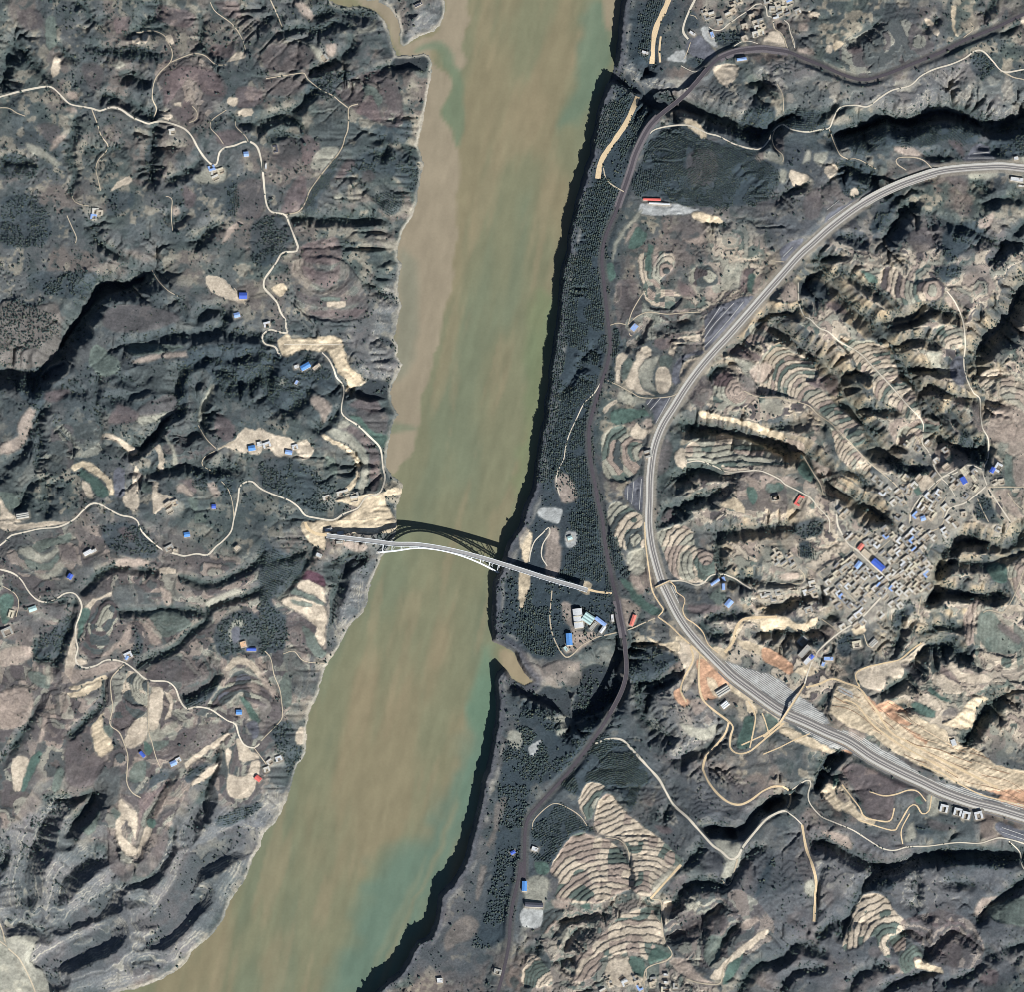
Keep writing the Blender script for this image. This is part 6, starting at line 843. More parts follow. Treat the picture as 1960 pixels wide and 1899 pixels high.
# single fields
for c_, P in FIELDS:
    w, sd = poly_sd(catmull(P, True, 6), 6)
    m = sm((sd + 1.5 * a3[w]) / (2.6 if c_ in 'tTGowsReg' else 7.0) + .5)
    col = PAL[c_][None, None] * (1 + .15 * a3[w] + .11 * a4[w] + .09 * a2[w])[..., None]
    if c_ in 'Toe':
        col = col * (1 + .16 * fbm((X[w] * .53 + Y[w] * .85) , (X[w] * .85 - Y[w] * .53) * .12, 7, 3, 171) + .08 * vnoise(X[w], Y[w], 5, 172))[..., None]
    if c_ in 'bdgk' and sd.size:
        th = (P[:, 0].sum() * 7.3 + P[:, 1].sum()) % 3.14
        pl = np.sin((X[w] * math.cos(th) + Y[w] * math.sin(th)) * .8 + 2 * a2[w])
        col = col * (1 + .035 * pl)[..., None]
    strength = .93 if c_ in 'tTGowsRe' else (.8 if c_ in 'kpg' else .62)
    Cw = C[w]
    Cw += (col - Cw) * (m * strength)[..., None]
    edge = np.clip(1 - np.abs(sd + .6) / 1.8, 0, 1)          # grassy baulk round the field
    mixc(Cw, np.array((84, 84, 78)) / 255, .42 * edge * sm(.6 + a3[w]))
    if c_ != 's':
        zs = Z[w]
        ins = sd > 2
        if ins.sum() > 6:
            gx, gy = X[w][ins], Y[w][ins]
            Am = np.c_[np.ones(ins.sum()), gx - gx.mean(), gy - gy.mean()]
            co = np.linalg.lstsq(Am, zs[ins], rcond=None)[0]
            pl = co[0] + co[1] * (X[w] - gx.mean()) + co[2] * (Y[w] - gy.mean())
            if c_ in 'To' and ins.sum() > 400:
                _b = (X[w] * .53 + Y[w] * .85) / 8.0 + .6 * a2[w]
                pl = pl + 2.2 * (sm(((_b % 1) - .6) / .4) - (_b % 1)) + .8 * a4[w]
            Z[w] += (pl - zs) * sm((sd + 1) / 5) * (.55 if c_ in 'tTkgGpwbo' else .25)
    FID[w][sd > 0.3] = _fid
    FNAME[_fid] = ('field', c_)
    _fid += 1
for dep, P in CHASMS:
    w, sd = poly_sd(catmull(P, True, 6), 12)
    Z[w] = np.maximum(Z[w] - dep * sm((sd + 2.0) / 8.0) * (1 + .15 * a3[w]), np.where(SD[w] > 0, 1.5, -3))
    mixc(C[w], np.array((62, 67, 70)) / 255 * (1 + .25 * a3[w])[..., None], .8 * sm((sd + 2) / 6))  # dark tint inside the outline paints in the shade of the gorge walls
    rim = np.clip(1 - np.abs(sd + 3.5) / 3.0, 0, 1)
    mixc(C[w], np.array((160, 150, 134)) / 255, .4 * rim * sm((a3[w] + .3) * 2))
# shore: mud and pale rock along the western water line, shaly gorge wall on the east
shore = np.clip(1 - np.abs(SD - 3.5 - 2.5 * a3) / 5.5, 0, 1) * WEST
mixc(C, np.array((204, 192, 170)) / 255, .9 * shore * np.clip(.85 + .9 * a2, .2, 1))
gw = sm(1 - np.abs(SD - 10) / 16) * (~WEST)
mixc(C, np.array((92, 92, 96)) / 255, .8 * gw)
mixc(C, np.array((150, 144, 134)) / 255, .7 * np.clip(1 - np.abs(SD - 22 - 5 * a2) / 6, 0, 1) * sm((a3 + .05) * 3) * (~WEST))
Z = np.where(SD < 0, np.minimum(Z, -2.0), np.maximum(Z, .8))
C *= np.array((.972, 1.0, 1.03))
print('land colour', round(time.time() - T0, 1))
def zat(px, py):
    px, py = np.asarray(px, float), np.asarray(py, float)
    i = np.clip(np.searchsorted(XS, px, 'right') - 1, 0, NX - 2); j = np.clip(np.searchsorted(YS, py, 'right') - 1, 0, NY - 2)
    u = (px - XS[i]) / (XS[i + 1] - XS[i]); v = (py - YS[j]) / (YS[j + 1] - YS[j])
    return (Z[j, i] * (1 - u) + Z[j, i + 1] * u) * (1 - v) + (Z[j + 1, i] * (1 - u) + Z[j + 1, i + 1] * u) * v
def smooth1(a, n):
    k = np.ones(2 * n + 1) / (2 * n + 1)
    return np.convolve(np.pad(a, n, mode='edge'), k, 'valid')
def bed(Q, zq, half, blend, skip=None, cut=False):
    """level the ground along a line of points Q at heights zq"""
    bd = np.full((NY, NX), 1e9, np.float32); bz = np.zeros((NY, NX), np.float32)
    r = half + blend
    for k in range(len(Q) - 1):
        if skip is not None and skip[k]:
            continue
        a, b = Q[k], Q[k + 1]
        w = window(np.array([a, b]), r)
        if w[0].start >= w[0].stop or w[1].start >= w[1].stop:
            continue
        xx, yy = X[w], Y[w]
        dx, dy = b - a
        t = np.clip(((xx - a[0]) * dx + (yy - a[1]) * dy) / (dx * dx + dy * dy + 1e-9), 0, 1)
        dd = np.hypot(xx - a[0] - t * dx, yy - a[1] - t * dy)
        m = dd < bd[w]
        bd[w][m] = dd[m]; bz[w][m] = (zq[k] + t * (zq[k + 1] - zq[k]))[m]
    m = bd < r
    wgt = 1 - sm((bd[m] - half) / blend)
    if cut:
        Z[m] = np.where(Z[m] > bz[m] - 3.5, Z[m] + (bz[m] - 3.5 - Z[m]) * wgt, Z[m])
    else:
        Z[m] += (bz[m] - Z[m]) * wgt
    return bd
LINES = []
# railways first: gentle gradients, cuttings and embankments; gaps are bridged by viaducts
OR = resample(catmull(OLD_RAIL, False, 6), 4.0)
NR = resample(catmull(NEW_RAIL, False, 6), 4.0)
def near(Q, s):
    p = pts(s)[0]
    return int(np.argmin(np.hypot(Q[:, 0] - p[0], Q[:, 1] - p[1])))
zo = smooth1(smooth1(zat(OR[:, 0], OR[:, 1]), 60), 40)
zn = smooth1(smooth1(zat(NR[:, 0], NR[:, 1]), 60), 40)
for _s, _e in ((near(OR, "02 1330,510"), near(OR, "02 990,840")), (near(OR, "22 742,880"), near(OR, "22 655,1360"))):
    zo[_s - 20:_e + 20] = np.maximum(zo[_s - 20:_e + 20], 58)
zo = smooth1(zo, 12)
VIA_O = [(near(OR, "02 1330,510"), near(OR, "02 990,840")), (near(OR, "22 742,880"), near(OR, "22 655,1360"))]
VIA_N = [(near(NR, "03 1240,1250"), near(NR, "03 760,1455"))]
so = np.zeros(len(OR), bool); sn = np.zeros(len(NR), bool)
for a, b in VIA_O: so[a:b] = True
for a, b in VIA_N: sn[a:b] = True
RD_O = bed(OR, zo, 6.5, 9, so)
RD_N = bed(NR, zn, 11.0, 14, sn)
mixc(C, np.array((92, 90, 88)) / 255, .6 * sm((11 - RD_O) / 5))
mixc(C, np.array((150, 144, 132)) / 255, .75 * sm((15 - RD_N) / 4))
ROADLINES = []
for k, wd, P in ROADS:
    Q = resample(catmull(P, False, 5), 3.0)
    zq = smooth1(zat(Q[:, 0], Q[:, 1]), 5)
    zq = smooth1(zq, 4)
    zq = np.maximum(zq, 1.5)
    ROADLINES.append((k, wd, Q, zq))
_busy = np.minimum(RD_O, RD_N)
for k, wd, Q, zq in ROADLINES:
    bed(Q, zq, wd / 2 + 1.6, 4.0)
for Q, zz, sk, hf in ((OR, zo, so, 6.5), (NR, zn, sn, 11.0)):
    bed(Q, zz, hf - 1, 3, sk)
    bed(Q, zz, hf, 8, ~sk, True)
# house plots
for h in HOUSES:
    r = 8.5
    w = window(np.array([[h['x'], h['y']]]), r)
    dd = np.hypot(X[w] - h['x'], Y[w] - h['y'])
    h['z'] = float(zat(h['x'], h['y']))
    Z[w] += (h['z'] - Z[w]) * (1 - sm((dd - 7) / 3.5))
    mixc(C[w], np.array((172, 162, 144)) / 255 * (1 + .1 * vnoise(np.array([h['x']]), np.array([h['y']]), 9, 7)[0]), .7 * (1 - sm((dd - 6) / 3)))
for b in BUILD:
    r = 3.0
    w = window(np.array([[b['x'], b['y']]]), max(b['ln'], b['wd']) / 2 + 12)
    _c, _s = math.cos(math.radians(b['ang'])), math.sin(math.radians(b['ang']))
    _u = (X[w] - b['x']) * _c - (Y[w] - b['y']) * _s; _v = (X[w] - b['x']) * _s + (Y[w] - b['y']) * _c
    dd = np.hypot(np.maximum(np.abs(_u) - b['ln'] / 2, 0), np.maximum(np.abs(_v) - b['wd'] / 2, 0)) + 1.5 * a3[w]
    b['z'] = float(zat(b['x'], b['y']))
    Z[w] += (b['z'] - Z[w]) * (1 - sm((dd - r) / 4))
    mixc(C[w], np.array((168, 156, 140)) / 255, .6 * (1 - sm((dd - r + 3) / 5)))
Z = np.where(SD < 0, np.minimum(Z, -2.0), np.maximum(Z, .8))
print('beds', round(time.time() - T0, 1))
# ------------------------------------------------------------------ materials and mesh helpers
COL = scene.collection
def lin(c):
    c = np.clip(np.asarray(c, float), 0, 1)
    return np.where(c <= .04045, c / 12.92, ((c + .055) / 1.055) ** 2.4)
def base_lin(rgb255):
    return lin(np.array(rgb255) / 255.0) * ALB
_mats = {}
def new_mat(name):
    m = bpy.data.materials.new(name); m.use_nodes = True
    nt = m.node_tree; nt.nodes.clear()
    out = nt.nodes.new('ShaderNodeOutputMaterial'); bs = nt.nodes.new('ShaderNodeBsdfPrincipled')
    nt.links.new(bs.outputs[0], out.inputs[0])
    return m, nt, bs
def noise_mix(nt, col_socket, scale, lo, hi, detail=4):
    tc = nt.nodes.new('ShaderNodeTexCoord'); nz = nt.nodes.new('ShaderNodeTexNoise'); mr = nt.nodes.new('ShaderNodeMapRange'); mx = nt.nodes.new('ShaderNodeMix')
    geo = nt.nodes.new('ShaderNodeNewGeometry')
    nt.links.new(geo.outputs['Position'], nz.inputs['Vector'])
    nz.inputs['Scale'].default_value = scale; nz.inputs['Detail'].default_value = detail; nz.inputs['Roughness'].default_value = .6
    mr.inputs['From Min'].default_value = .3; mr.inputs['From Max'].default_value = .7; mr.inputs['To Min'].default_value = lo; mr.inputs['To Max'].default_value = hi
    nt.links.new(nz.outputs['Fac'], mr.inputs['Value'])
    vm = nt.nodes.new('ShaderNodeVectorMath'); vm.operation = 'SCALE'
    nt.links.new(col_socket, vm.inputs[0]); nt.links.new(mr.outputs[0], vm.inputs['Scale'])
    nt.nodes.remove(tc); nt.nodes.remove(mx)
    return vm.outputs[0], nz
def land_material():
    m, nt, bs = new_mat('land')
    at = nt.nodes.new('ShaderNodeAttribute'); at.attribute_name = 'Col'
    c, _ = noise_mix(nt, at.outputs['Color'], .16, .80, 1.20, 3)
    c, nz = noise_mix(nt, c, .035, .90, 1.10, 5)
    nt.links.new(c, bs.inputs['Base Color'])
    bs.inputs['Roughness'].default_value = 1.0; bs.inputs['Specular IOR Level'].default_value = .05
    nz2 = nt.nodes.new('ShaderNodeTexNoise'); nz2.inputs['Scale'].default_value = .22; nz2.inputs['Detail'].default_value = 3
    geo = nt.nodes.new('ShaderNodeNewGeometry'); nt.links.new(geo.outputs['Position'], nz2.inputs['Vector'])
    bp = nt.nodes.new('ShaderNodeBump'); bp.inputs['Strength'].default_value = .5; bp.inputs['Distance'].default_value = 1.6
    nt.links.new(nz2.outputs['Fac'], bp.inputs['Height']); nt.links.new(bp.outputs[0], bs.inputs['Normal'])
    return m
def flat_material(name, rgb, rough=.9, var=.12, scale=.3, spec=.1):
    if name in _mats: return _mats[name]
    m, nt, bs = new_mat(name)
    v = nt.nodes.new('ShaderNodeRGB'); v.outputs[0].default_value = tuple(base_lin(rgb)) + (1,)
    c, _ = noise_mix(nt, v.outputs[0], scale, 1 - var, 1 + var, 4)
    nt.links.new(c, bs.inputs['Base Color'])
    bs.inputs['Roughness'].default_value = rough; bs.inputs['Specular IOR Level'].default_value = spec
    _mats[name] = m
    return m
def ribbed_material(name, rgb):
    """profiled metal sheet: fine ribs with faded patches"""
    if name in _mats: return _mats[name]
    m, nt, bs = new_mat(name)
    v = nt.nodes.new('ShaderNodeRGB'); v.outputs[0].default_value = tuple(base_lin(rgb)) + (1,)
    c, _ = noise_mix(nt, v.outputs[0], .25, .88, 1.1, 3)
    nt.links.new(c, bs.inputs['Base Color'])
    bs.inputs['Roughness'].default_value = .55; bs.inputs['Specular IOR Level'].default_value = .3
    wv = nt.nodes.new('ShaderNodeTexWave'); wv.inputs['Scale'].default_value = 1.2
    tc = nt.nodes.new('ShaderNodeTexCoord'); nt.links.new(tc.outputs['Object'], wv.inputs['Vector'])
    bp = nt.nodes.new('ShaderNodeBump'); bp.inputs['Strength'].default_value = .3; bp.inputs['Distance'].default_value = .1
    nt.links.new(wv.outputs['Fac'], bp.inputs['Height']); nt.links.new(bp.outputs[0], bs.inputs['Normal'])
    _mats[name] = m
    return m
LAND = land_material()
def mesh_np(name, V, F, mat, cols=None, smooth=False):
    me = bpy.data.meshes.new(name)
    V = np.ascontiguousarray(V, np.float32); F = np.ascontiguousarray(F, np.int32)
    n, k = F.shape
    me.vertices.add(len(V)); me.vertices.foreach_set('co', V.ravel())
    me.loops.add(n * k); me.loops.foreach_set('vertex_index', F.ravel())
    me.polygons.add(n); me.polygons.foreach_set('loop_start', np.arange(0, n * k, k, dtype=np.int32))
    if cols is not None:
        at = me.color_attributes.new('Col', 'FLOAT_COLOR', 'POINT')
        c4 = np.ones((len(V), 4), np.float32); c4[:, :3] = cols
        at.data.foreach_set('color', c4.ravel())
    me.update(calc_edges=True)
    if smooth:
        me.polygons.foreach_set('use_smooth', np.ones(n, bool))
    if mat is not None:
        me.materials.append(mat)
    return me
def obj(name, me, parent=None, loc=None, rz=0, **props):
    o = bpy.data.objects.new(name, me); COL.objects.link(o)
    if parent is not None: o.parent = parent
    if loc is not None: o.location = loc
    if rz: o.rotation_euler = (0, 0, rz)
    for k, v in props.items():
        if v is not None: o[k] = v
    return o
def pymesh(name, V, F, mat, smooth=False):
    me = bpy.data.meshes.new(name); me.from_pydata([tuple(v) for v in V], [], F)
    if smooth:
        for p in me.polygons: p.use_smooth = True
    me.materials.append(mat); me.update()
    return me
def box_vf(x0, x1, y0, y1, z0, z1, off=0):
    V = [(x0, y0, z0), (x1, y0, z0), (x1, y1, z0), (x0, y1, z0), (x0, y0, z1), (x1, y0, z1), (x1, y1, z1), (x0, y1, z1)]
    F = [(0, 3, 2, 1), (4, 5, 6, 7), (0, 1, 5, 4), (1, 2, 6, 5), (2, 3, 7, 6), (3, 0, 4, 7)]
    return V, [tuple(i + off for i in f) for f in F]
def boxes(name, L, mat):
    V, F = [], []
    for b in L:
        v, f = box_vf(*b, off=len(V)); V += v; F += f
    return pymesh(name, V, F, mat)
def P3(px, py, z):
    x, y = world_xy(px, py, z)
    return Vector((float(x), float(y), float(z)))

# ------------------------------------------------------------------ the land, split where one piece of ground ends and the next begins
WXX, WYY = world_xy(X, Y, Z)
VERT = np.stack([WXX, WYY, Z], -1).reshape(-1, 3)
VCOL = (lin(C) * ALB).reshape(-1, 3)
ii = np.arange(NY * NX).reshape(NY, NX)
QUAD = np.stack([ii[1:, :-1], ii[1:, 1:], ii[:-1, 1:], ii[:-1, :-1]], -1).reshape(-1, 4)
fid = FID[1:, 1:].reshape(-1).copy()
side = np.where(WEST[1:, 1:].reshape(-1), 0, -1)
fid = np.where(fid == 0, side, fid)
wet = (np.maximum.reduce([SD[1:, 1:], SD[:-1, 1:], SD[1:, :-1], SD[:-1, :-1]]) < -8).reshape(-1)
order = np.argsort(fid[~wet], kind='stable')
QD = QUAD[~wet][order]; fs = fid[~wet][order]
bounds = np.r_[0, np.nonzero(np.diff(fs))[0] + 1, len(fs)]
TROOT = {}
FIELDNAME = dict(t='ploughed_field', T='bare_earth', k='stubble_field', p='pale_field', g='green_field', G='green_field', b='brown_field', r='red_soil_field', R='red_soil_field', d='fallow_field', s='protected_slope', w='paved_yard', o='bare_earth', n='stubble_field', e='protected_slope')
for a, b in zip(bounds[:-1], bounds[1:]):
    k = int(fs[a]); F = QD[a:b]
    u, inv = np.unique(F, return_inverse=True)
    if k == 0: nm, par = 'western_hills', None
    elif k == -1: nm, par = 'eastern_plateau', None
    else:
        kind, ref = FNAME[k]
        if kind == 'terrace':
            if ref not in TROOT:
                TROOT[ref] = obj('terraced_hillside', None, kind='structure')
            nm, par = 'terrace', TROOT[ref]
        else: nm, par = FIELDNAME[ref], None
    me = mesh_np(nm, VERT[u], inv.reshape(-1, 4), LAND, VCOL[u])
    o = obj(nm, me, par)
    if par is None: o['kind'] = 'structure'
print('land meshes', round(time.time() - T0, 1))

# ------------------------------------------------------------------ the river
WS = 6.0
wxs, wys = np.arange(-260, 1500, WS), np.arange(-260, 2161, WS)
wx, wy = np.meshgrid(wxs, wys)
_i = np.clip(((wx - CX[0]) / GC).astype(int), 0, len(CX) - 1); _j = np.clip(((wy - CY[0]) / GC).astype(int), 0, len(CY) - 1)
wsd = csd[_j, _i]
_k = wy * .55
n_long = fbm(wx * 1.0 + wy * .18, wy * .22, 75, 4, 201)
n_wisp = fbm(wx * 1.1 + wy * .25, wy * .16, 26, 3, 211)
wc = np.empty(wx.shape + (3,)); wc[:] = np.array((133, 134, 108)) / 255
mixc(wc, np.array((148, 137, 110)) / 255, .72 * sm((n_long + .05) * 2.6))
mixc(wc, np.array((122, 131, 108)) / 255, .7 * sm((-n_long - .1) * 3))
mixc(wc, np.array((156, 143, 116)) / 255, .45 * sm((n_wisp - .1) * 3))
def wblend(s, col, soft, amt, wob=9):
    P = catmull(pts(s), True, 10)
    dd, ins = seg_dist(wx + wob * vnoise(wx, wy, 26, 221), wy + wob * vnoise(wx, wy, 26, 222), P)
    mixc(wc, np.array(col) / 255, amt * sm(np.where(ins, dd, -dd) / soft + .5))
wblend("31 1680,-100 1640,250 1540,650 1290,1180 1090,1600 820,1899 480,1899 640,1560 740,1230 860,980 1000,830 1200,720 1330,540 1440,240 1540,-100 1560,-300 1680,-300", (108, 131, 115), 60, .9, 16)
wblend("31 1570,-100 1500,300 1340,800 1060,1400 880,1899 840,1899 980,1480 1240,950 1440,400 1530,-60", (146, 142, 116), 12, .65, 5)
wblend("31 1200,900 1080,1250 860,1700 760,1899 740,1899 850,1600 1030,1230", (138, 142, 118), 12, .5, 5)
wblend("02 450,0 600,0 640,250 600,500 500,750 360,900 280,900 390,620 420,350", (114, 134, 114), 26, .8, 10)
wblend("02 600,-60 720,-60 690,210 620,200", (158, 146, 124), 8, .8, 3)
wblend("12 60,300 230,300 150,900 60,1500 0,1700 -60,1700 0,1200", (124, 138, 104), 26, .6)
wblend("21 1700,1180 1690,1450 1650,1530 31 1620,200 1570,400 1500,600 1420,500 1500,100 21 1540,1400 1590,1180", (110, 134, 116), 34, .85)
wblend("21 1660,900 1720,1100 1700,1450 1650,1530 1560,1560 1500,1300 1600,1020", (112, 138, 116), 22, .8)
wblend("01 1330,-200 1510,-200 1500,120 1480,250 1470,520 1400,470 1320,350 1230,370 1300,500 1380,560 1350,680 1300,790 1350,900 1425,1020 1440,1150 1440,1350 1430,1600 1412,1890 11 1390,150 1340,400 1310,560 1262,650 1240,790 1190,900 1140,1020 1150,1120 1112,1200 1120,1280 1090,1390 1020,1480 960,1560 880,1500 900,1300 930,1100 930,900 960,600 980,300 980,0 01 950,1700 1050,1500 1100,1100 1120,900 1170,500 1000,380 930,300 890,130 700,0 700,-100 1000,0 1010,330 1200,250 1320,150", (160, 149, 128), 5, .93, 7)
wblend("11 1010,-60 1090,-60 1110,300 1100,700 1010,860 960,700 990,400", (136, 138, 120), 20, .7)
wblend("01 1120,370 1250,285 1340,320 1400,390 1410,470 1460,510 1470,900 1440,1050 1380,930 1310,800 1370,660 1390,560 1330,480 1300,370 1220,345 1140,385", (116, 134, 110), 11, .75, 4)
wblend("11 880,1180 1000,1170 1110,1190 1120,1215 1000,1240 900,1270", (118, 132, 108), 10, .6, 4)
wblend("21 1740,930 1840,950 1899,1040 22 60,1100 60,1190 21 1890,1180 1800,1120 1750,1050", (166, 152, 126), 8, .9, 2)
wc *= (.95 + .05 * fbm(wx + .3 * wy, wy * .35, 16, 3, 231) + .035 * fbm(wx * 1.2 + .25 * wy, wy * .2, 9, 2, 233))[..., None]
wm, nt, bs = new_mat('river_water')
at = nt.nodes.new('ShaderNodeAttribute'); at.attribute_name = 'Col'
cw_, _ = noise_mix(nt, at.outputs['Color'], .02, .96, 1.04, 4)
cw_, _ = noise_mix(nt, cw_, .15, .965, 1.035, 5)
nt.links.new(cw_, bs.inputs['Base Color'])
bs.inputs['Roughness'].default_value = .5; bs.inputs['Specular IOR Level'].default_value = .05
wv = nt.nodes.new('ShaderNodeTexNoise'); wv.inputs['Scale'].default_value = .12; wv.inputs['Detail'].default_value = 3
geo = nt.nodes.new('ShaderNodeNewGeometry'); nt.links.new(geo.outputs['Position'], wv.inputs['Vector'])
bp = nt.nodes.new('ShaderNodeBump'); bp.inputs['Strength'].default_value = .1; bp.inputs['Distance'].default_value = .6
nt.links.new(wv.outputs['Fac'], bp.inputs['Height']); nt.links.new(bp.outputs[0], bs.inputs['Normal'])
wX, wY = world_xy(wx, wy, 0.0)
wv3 = np.stack([wX, wY, np.zeros_like(wX)], -1).reshape(-1, 3)
wi = np.arange(wx.size).reshape(wx.shape)
wq = np.stack([wi[1:, :-1], wi[1:, 1:], wi[:-1, 1:], wi[:-1, :-1]], -1).reshape(-1, 4)
near_w = (np.minimum.reduce([wsd[1:, 1:], wsd[:-1, 1:], wsd[1:, :-1], wsd[:-1, :-1]]) < 12).reshape(-1)
u, inv = np.unique(wq[near_w], return_inverse=True)
obj('river', mesh_np('river', wv3[u], inv.reshape(-1, 4), wm, (lin(wc) * ALB).reshape(-1, 3)[u], True), kind='structure')

# ------------------------------------------------------------------ roads and railways as ribbons on their beds
def ribbon(name, Q, zq, half_l, half_r, mat, lift, parent=None, wob=0.0, **props):
    t = np.gradient(Q, axis=0); t /= np.hypot(t[:, 0], t[:, 1])[:, None] + 1e-9
    nrm = np.stack([-t[:, 1], t[:, 0]], 1)
    j = 1 + (wob * vnoise(Q[:, 0], Q[:, 1], 14, 240) if wob else 0)
    j = np.broadcast_to(j, (len(Q),))[:, None]
    A, Bq = Q + nrm * half_l * j, Q + nrm * half_r * j
    ax, ay = world_xy(A[:, 0], A[:, 1], zq + lift); bx, by = world_xy(Bq[:, 0], Bq[:, 1], zq + lift)
    V = np.concatenate([np.stack([ax, ay, zq + lift], 1), np.stack([bx, by, zq + lift], 1)])
    n = len(Q); k = np.arange(n - 1)
    F = np.stack([k, k + n, k + n + 1, k + 1], 1)
    me = mesh_np(name, V, F, mat)
    return obj(name, me, parent, **props)
RM = dict(c=('concrete_road', flat_material('pale_concrete', (214, 206, 188), var=.1)), d=('dirt_track', flat_material('trodden_loess', (190, 178, 156), var=.18)), x=('drain_channel', flat_material('drain_concrete', (196, 196, 192), var=.1)), T=('earth_road', flat_material('tan_earth', (218, 196, 160), var=.14)))
for k, wd, Q, zq in ROADLINES:
    nm, mt = RM[k]
    ribbon(nm, Q, zat(Q[:, 0], Q[:, 1]) * .3 + zq * .7, wd / 2, -wd / 2, mt, .55, wob=.25, kind='structure')
ballast = flat_material('dark_ballast', (86, 82, 87), var=.16, scale=.12)
ballast2 = flat_material('grey_ballast', (160, 156, 150), var=.12, scale=.12)
steel = flat_material('rail_steel', (120, 110, 112), rough=.6)
sleeper = flat_material('track_bed', (82, 78, 84), var=.15)
concrete = flat_material('concrete', (176, 174, 168), var=.12)
pale_conc = flat_material('pale_concrete_trim', (206, 204, 196), var=.1)
track_grey = flat_material('new_track_bed', (122, 120, 120), var=.15)
r_ = ribbon('railway_line', OR, zo, 3.0, -3.0, ballast, .5, kind='structure')
for off in (-1.5, 1.5):
    tb = ribbon('track', OR, zo, off + .9, off - .9, sleeper, .62, r_)
a_, b_ = near(OR, "02 990,840"), near(OR, "02 690,1510")
yq = OR[a_:b_]
ribbon('station_yard', yq, zo[a_:b_], 7.0, -7.0, flat_material('yard_ballast', (114, 109, 112), var=.16), .35, kind='structure')
a_, b_ = near(OR, "03 190,365"), near(OR, "02 1430,415")
ribbon('station_yard', OR[a_:b_], zo[a_:b_], 6.5, -8.0, flat_material('yard_ballast', (114, 109, 112)), .35, kind='structure')
a_, b_ = near(OR, "22 690,570"), near(OR, "22 740,860")
ribbon('station_yard', OR[a_:b_], zo[a_:b_], 9.0, -6.0, flat_material('yard_ballast', (114, 109, 112)), .35, kind='structure')
r_ = ribbon('railway_line', NR, zn, 7.2, -7.2, ballast2, .5, kind='structure')
for off, hw_, mt, nm in ((-2.2, 1.0, track_grey, 'track'), (1.2, 1.0, track_grey, 'track'), (4.8, 1.2, pale_conc, 'service_lane'), (-5.2, .5, pale_conc, 'drain_wall'), (6.9, .5, pale_conc, 'drain_wall'), (-.5, .3, pale_conc, 'cable_trough')):
    ribbon(nm, NR, zn, off + hw_, off - hw_, mt, .62, r_)
a_, b_ = near(NR, "22 1450,1055"), len(NR)
g_ = NR[a_:b_]
fl = sm(np.arange(len(g_)) / 40.0)
for off in (-8.5, -12.0, 11.5):
    ribbon('track', g_ , zn[a_:b_], off + 1.2, off - 1.2, track_grey, .45, r_)
cut_dark = flat_material('cut_bench_dark_soil', (158, 132, 108), var=.2, scale=.1); cut_pale = flat_material('cut_bench_pale_soil', (216, 194, 164), var=.2, scale=.1)  # darker and paler soil for alternate haul tracks
XP = [catmull(P, True, 8) for c_, P in FIELDS if c_ in 'To' and P[:, 0].mean() > 1580 and P[:, 1].mean() > 1270]
EP = [catmull(P, True, 8) for c_, P in FIELDS if c_ == 'e']
tn_ = np.gradient(NR, axis=0); tn_ /= np.hypot(tn_[:, 0], tn_[:, 1])[:, None]; nn_ = np.stack([-tn_[:, 1], tn_[:, 0]], 1)
for off in list(np.arange(-60, -12, 3.4)) + list(np.arange(13.0, 40, 3.4)):
    q = NR + nn_ * off
    ins = np.zeros(len(q), bool)
    for P in EP: ins |= seg_dist(q[:, 0], q[:, 1], P)[1]
    ins[0] = ins[-1] = False
    ch_ = np.nonzero(np.diff(ins.astype(int)))[0]
    for s0, e0 in zip(ch_[::2], ch_[1::2]):
        if e0 - s0 > 3:
            qq = q[s0 + 1:e0 + 1]; ribbon('slope_berm', qq, zat(qq[:, 0], qq[:, 1]), .55, -.55, pale_conc, .5, kind='structure')
for n_, off in enumerate(np.arange(-128, -30, 8.5)):
    q = NR + nn_ * (off + 9.0 * vnoise(NR[:, 0], NR[:, 1], 60, 245 + n_)[:, None])
    ins = np.zeros(len(q), bool)
    for P in XP: ins |= seg_dist(q[:, 0], q[:, 1], P)[1]
    ins &= vnoise(NR[:, 0], NR[:, 1], 38, 290 + n_) > -.35
    ins[0] = ins[-1] = False
    ch_ = np.nonzero(np.diff(ins.astype(int)))[0]
    for s0, e0 in zip(ch_[::2], ch_[1::2]):
        if e0 - s0 > 4:
            qq = q[s0 + 1:e0 + 1]; hw_ = (.5, .8, .6)[n_ % 3]
            ribbon('haul_track', qq, zat(qq[:, 0], qq[:, 1]), hw_, -hw_, cut_dark if n_ % 2 else cut_pale, .6, wob=.5, kind='structure')
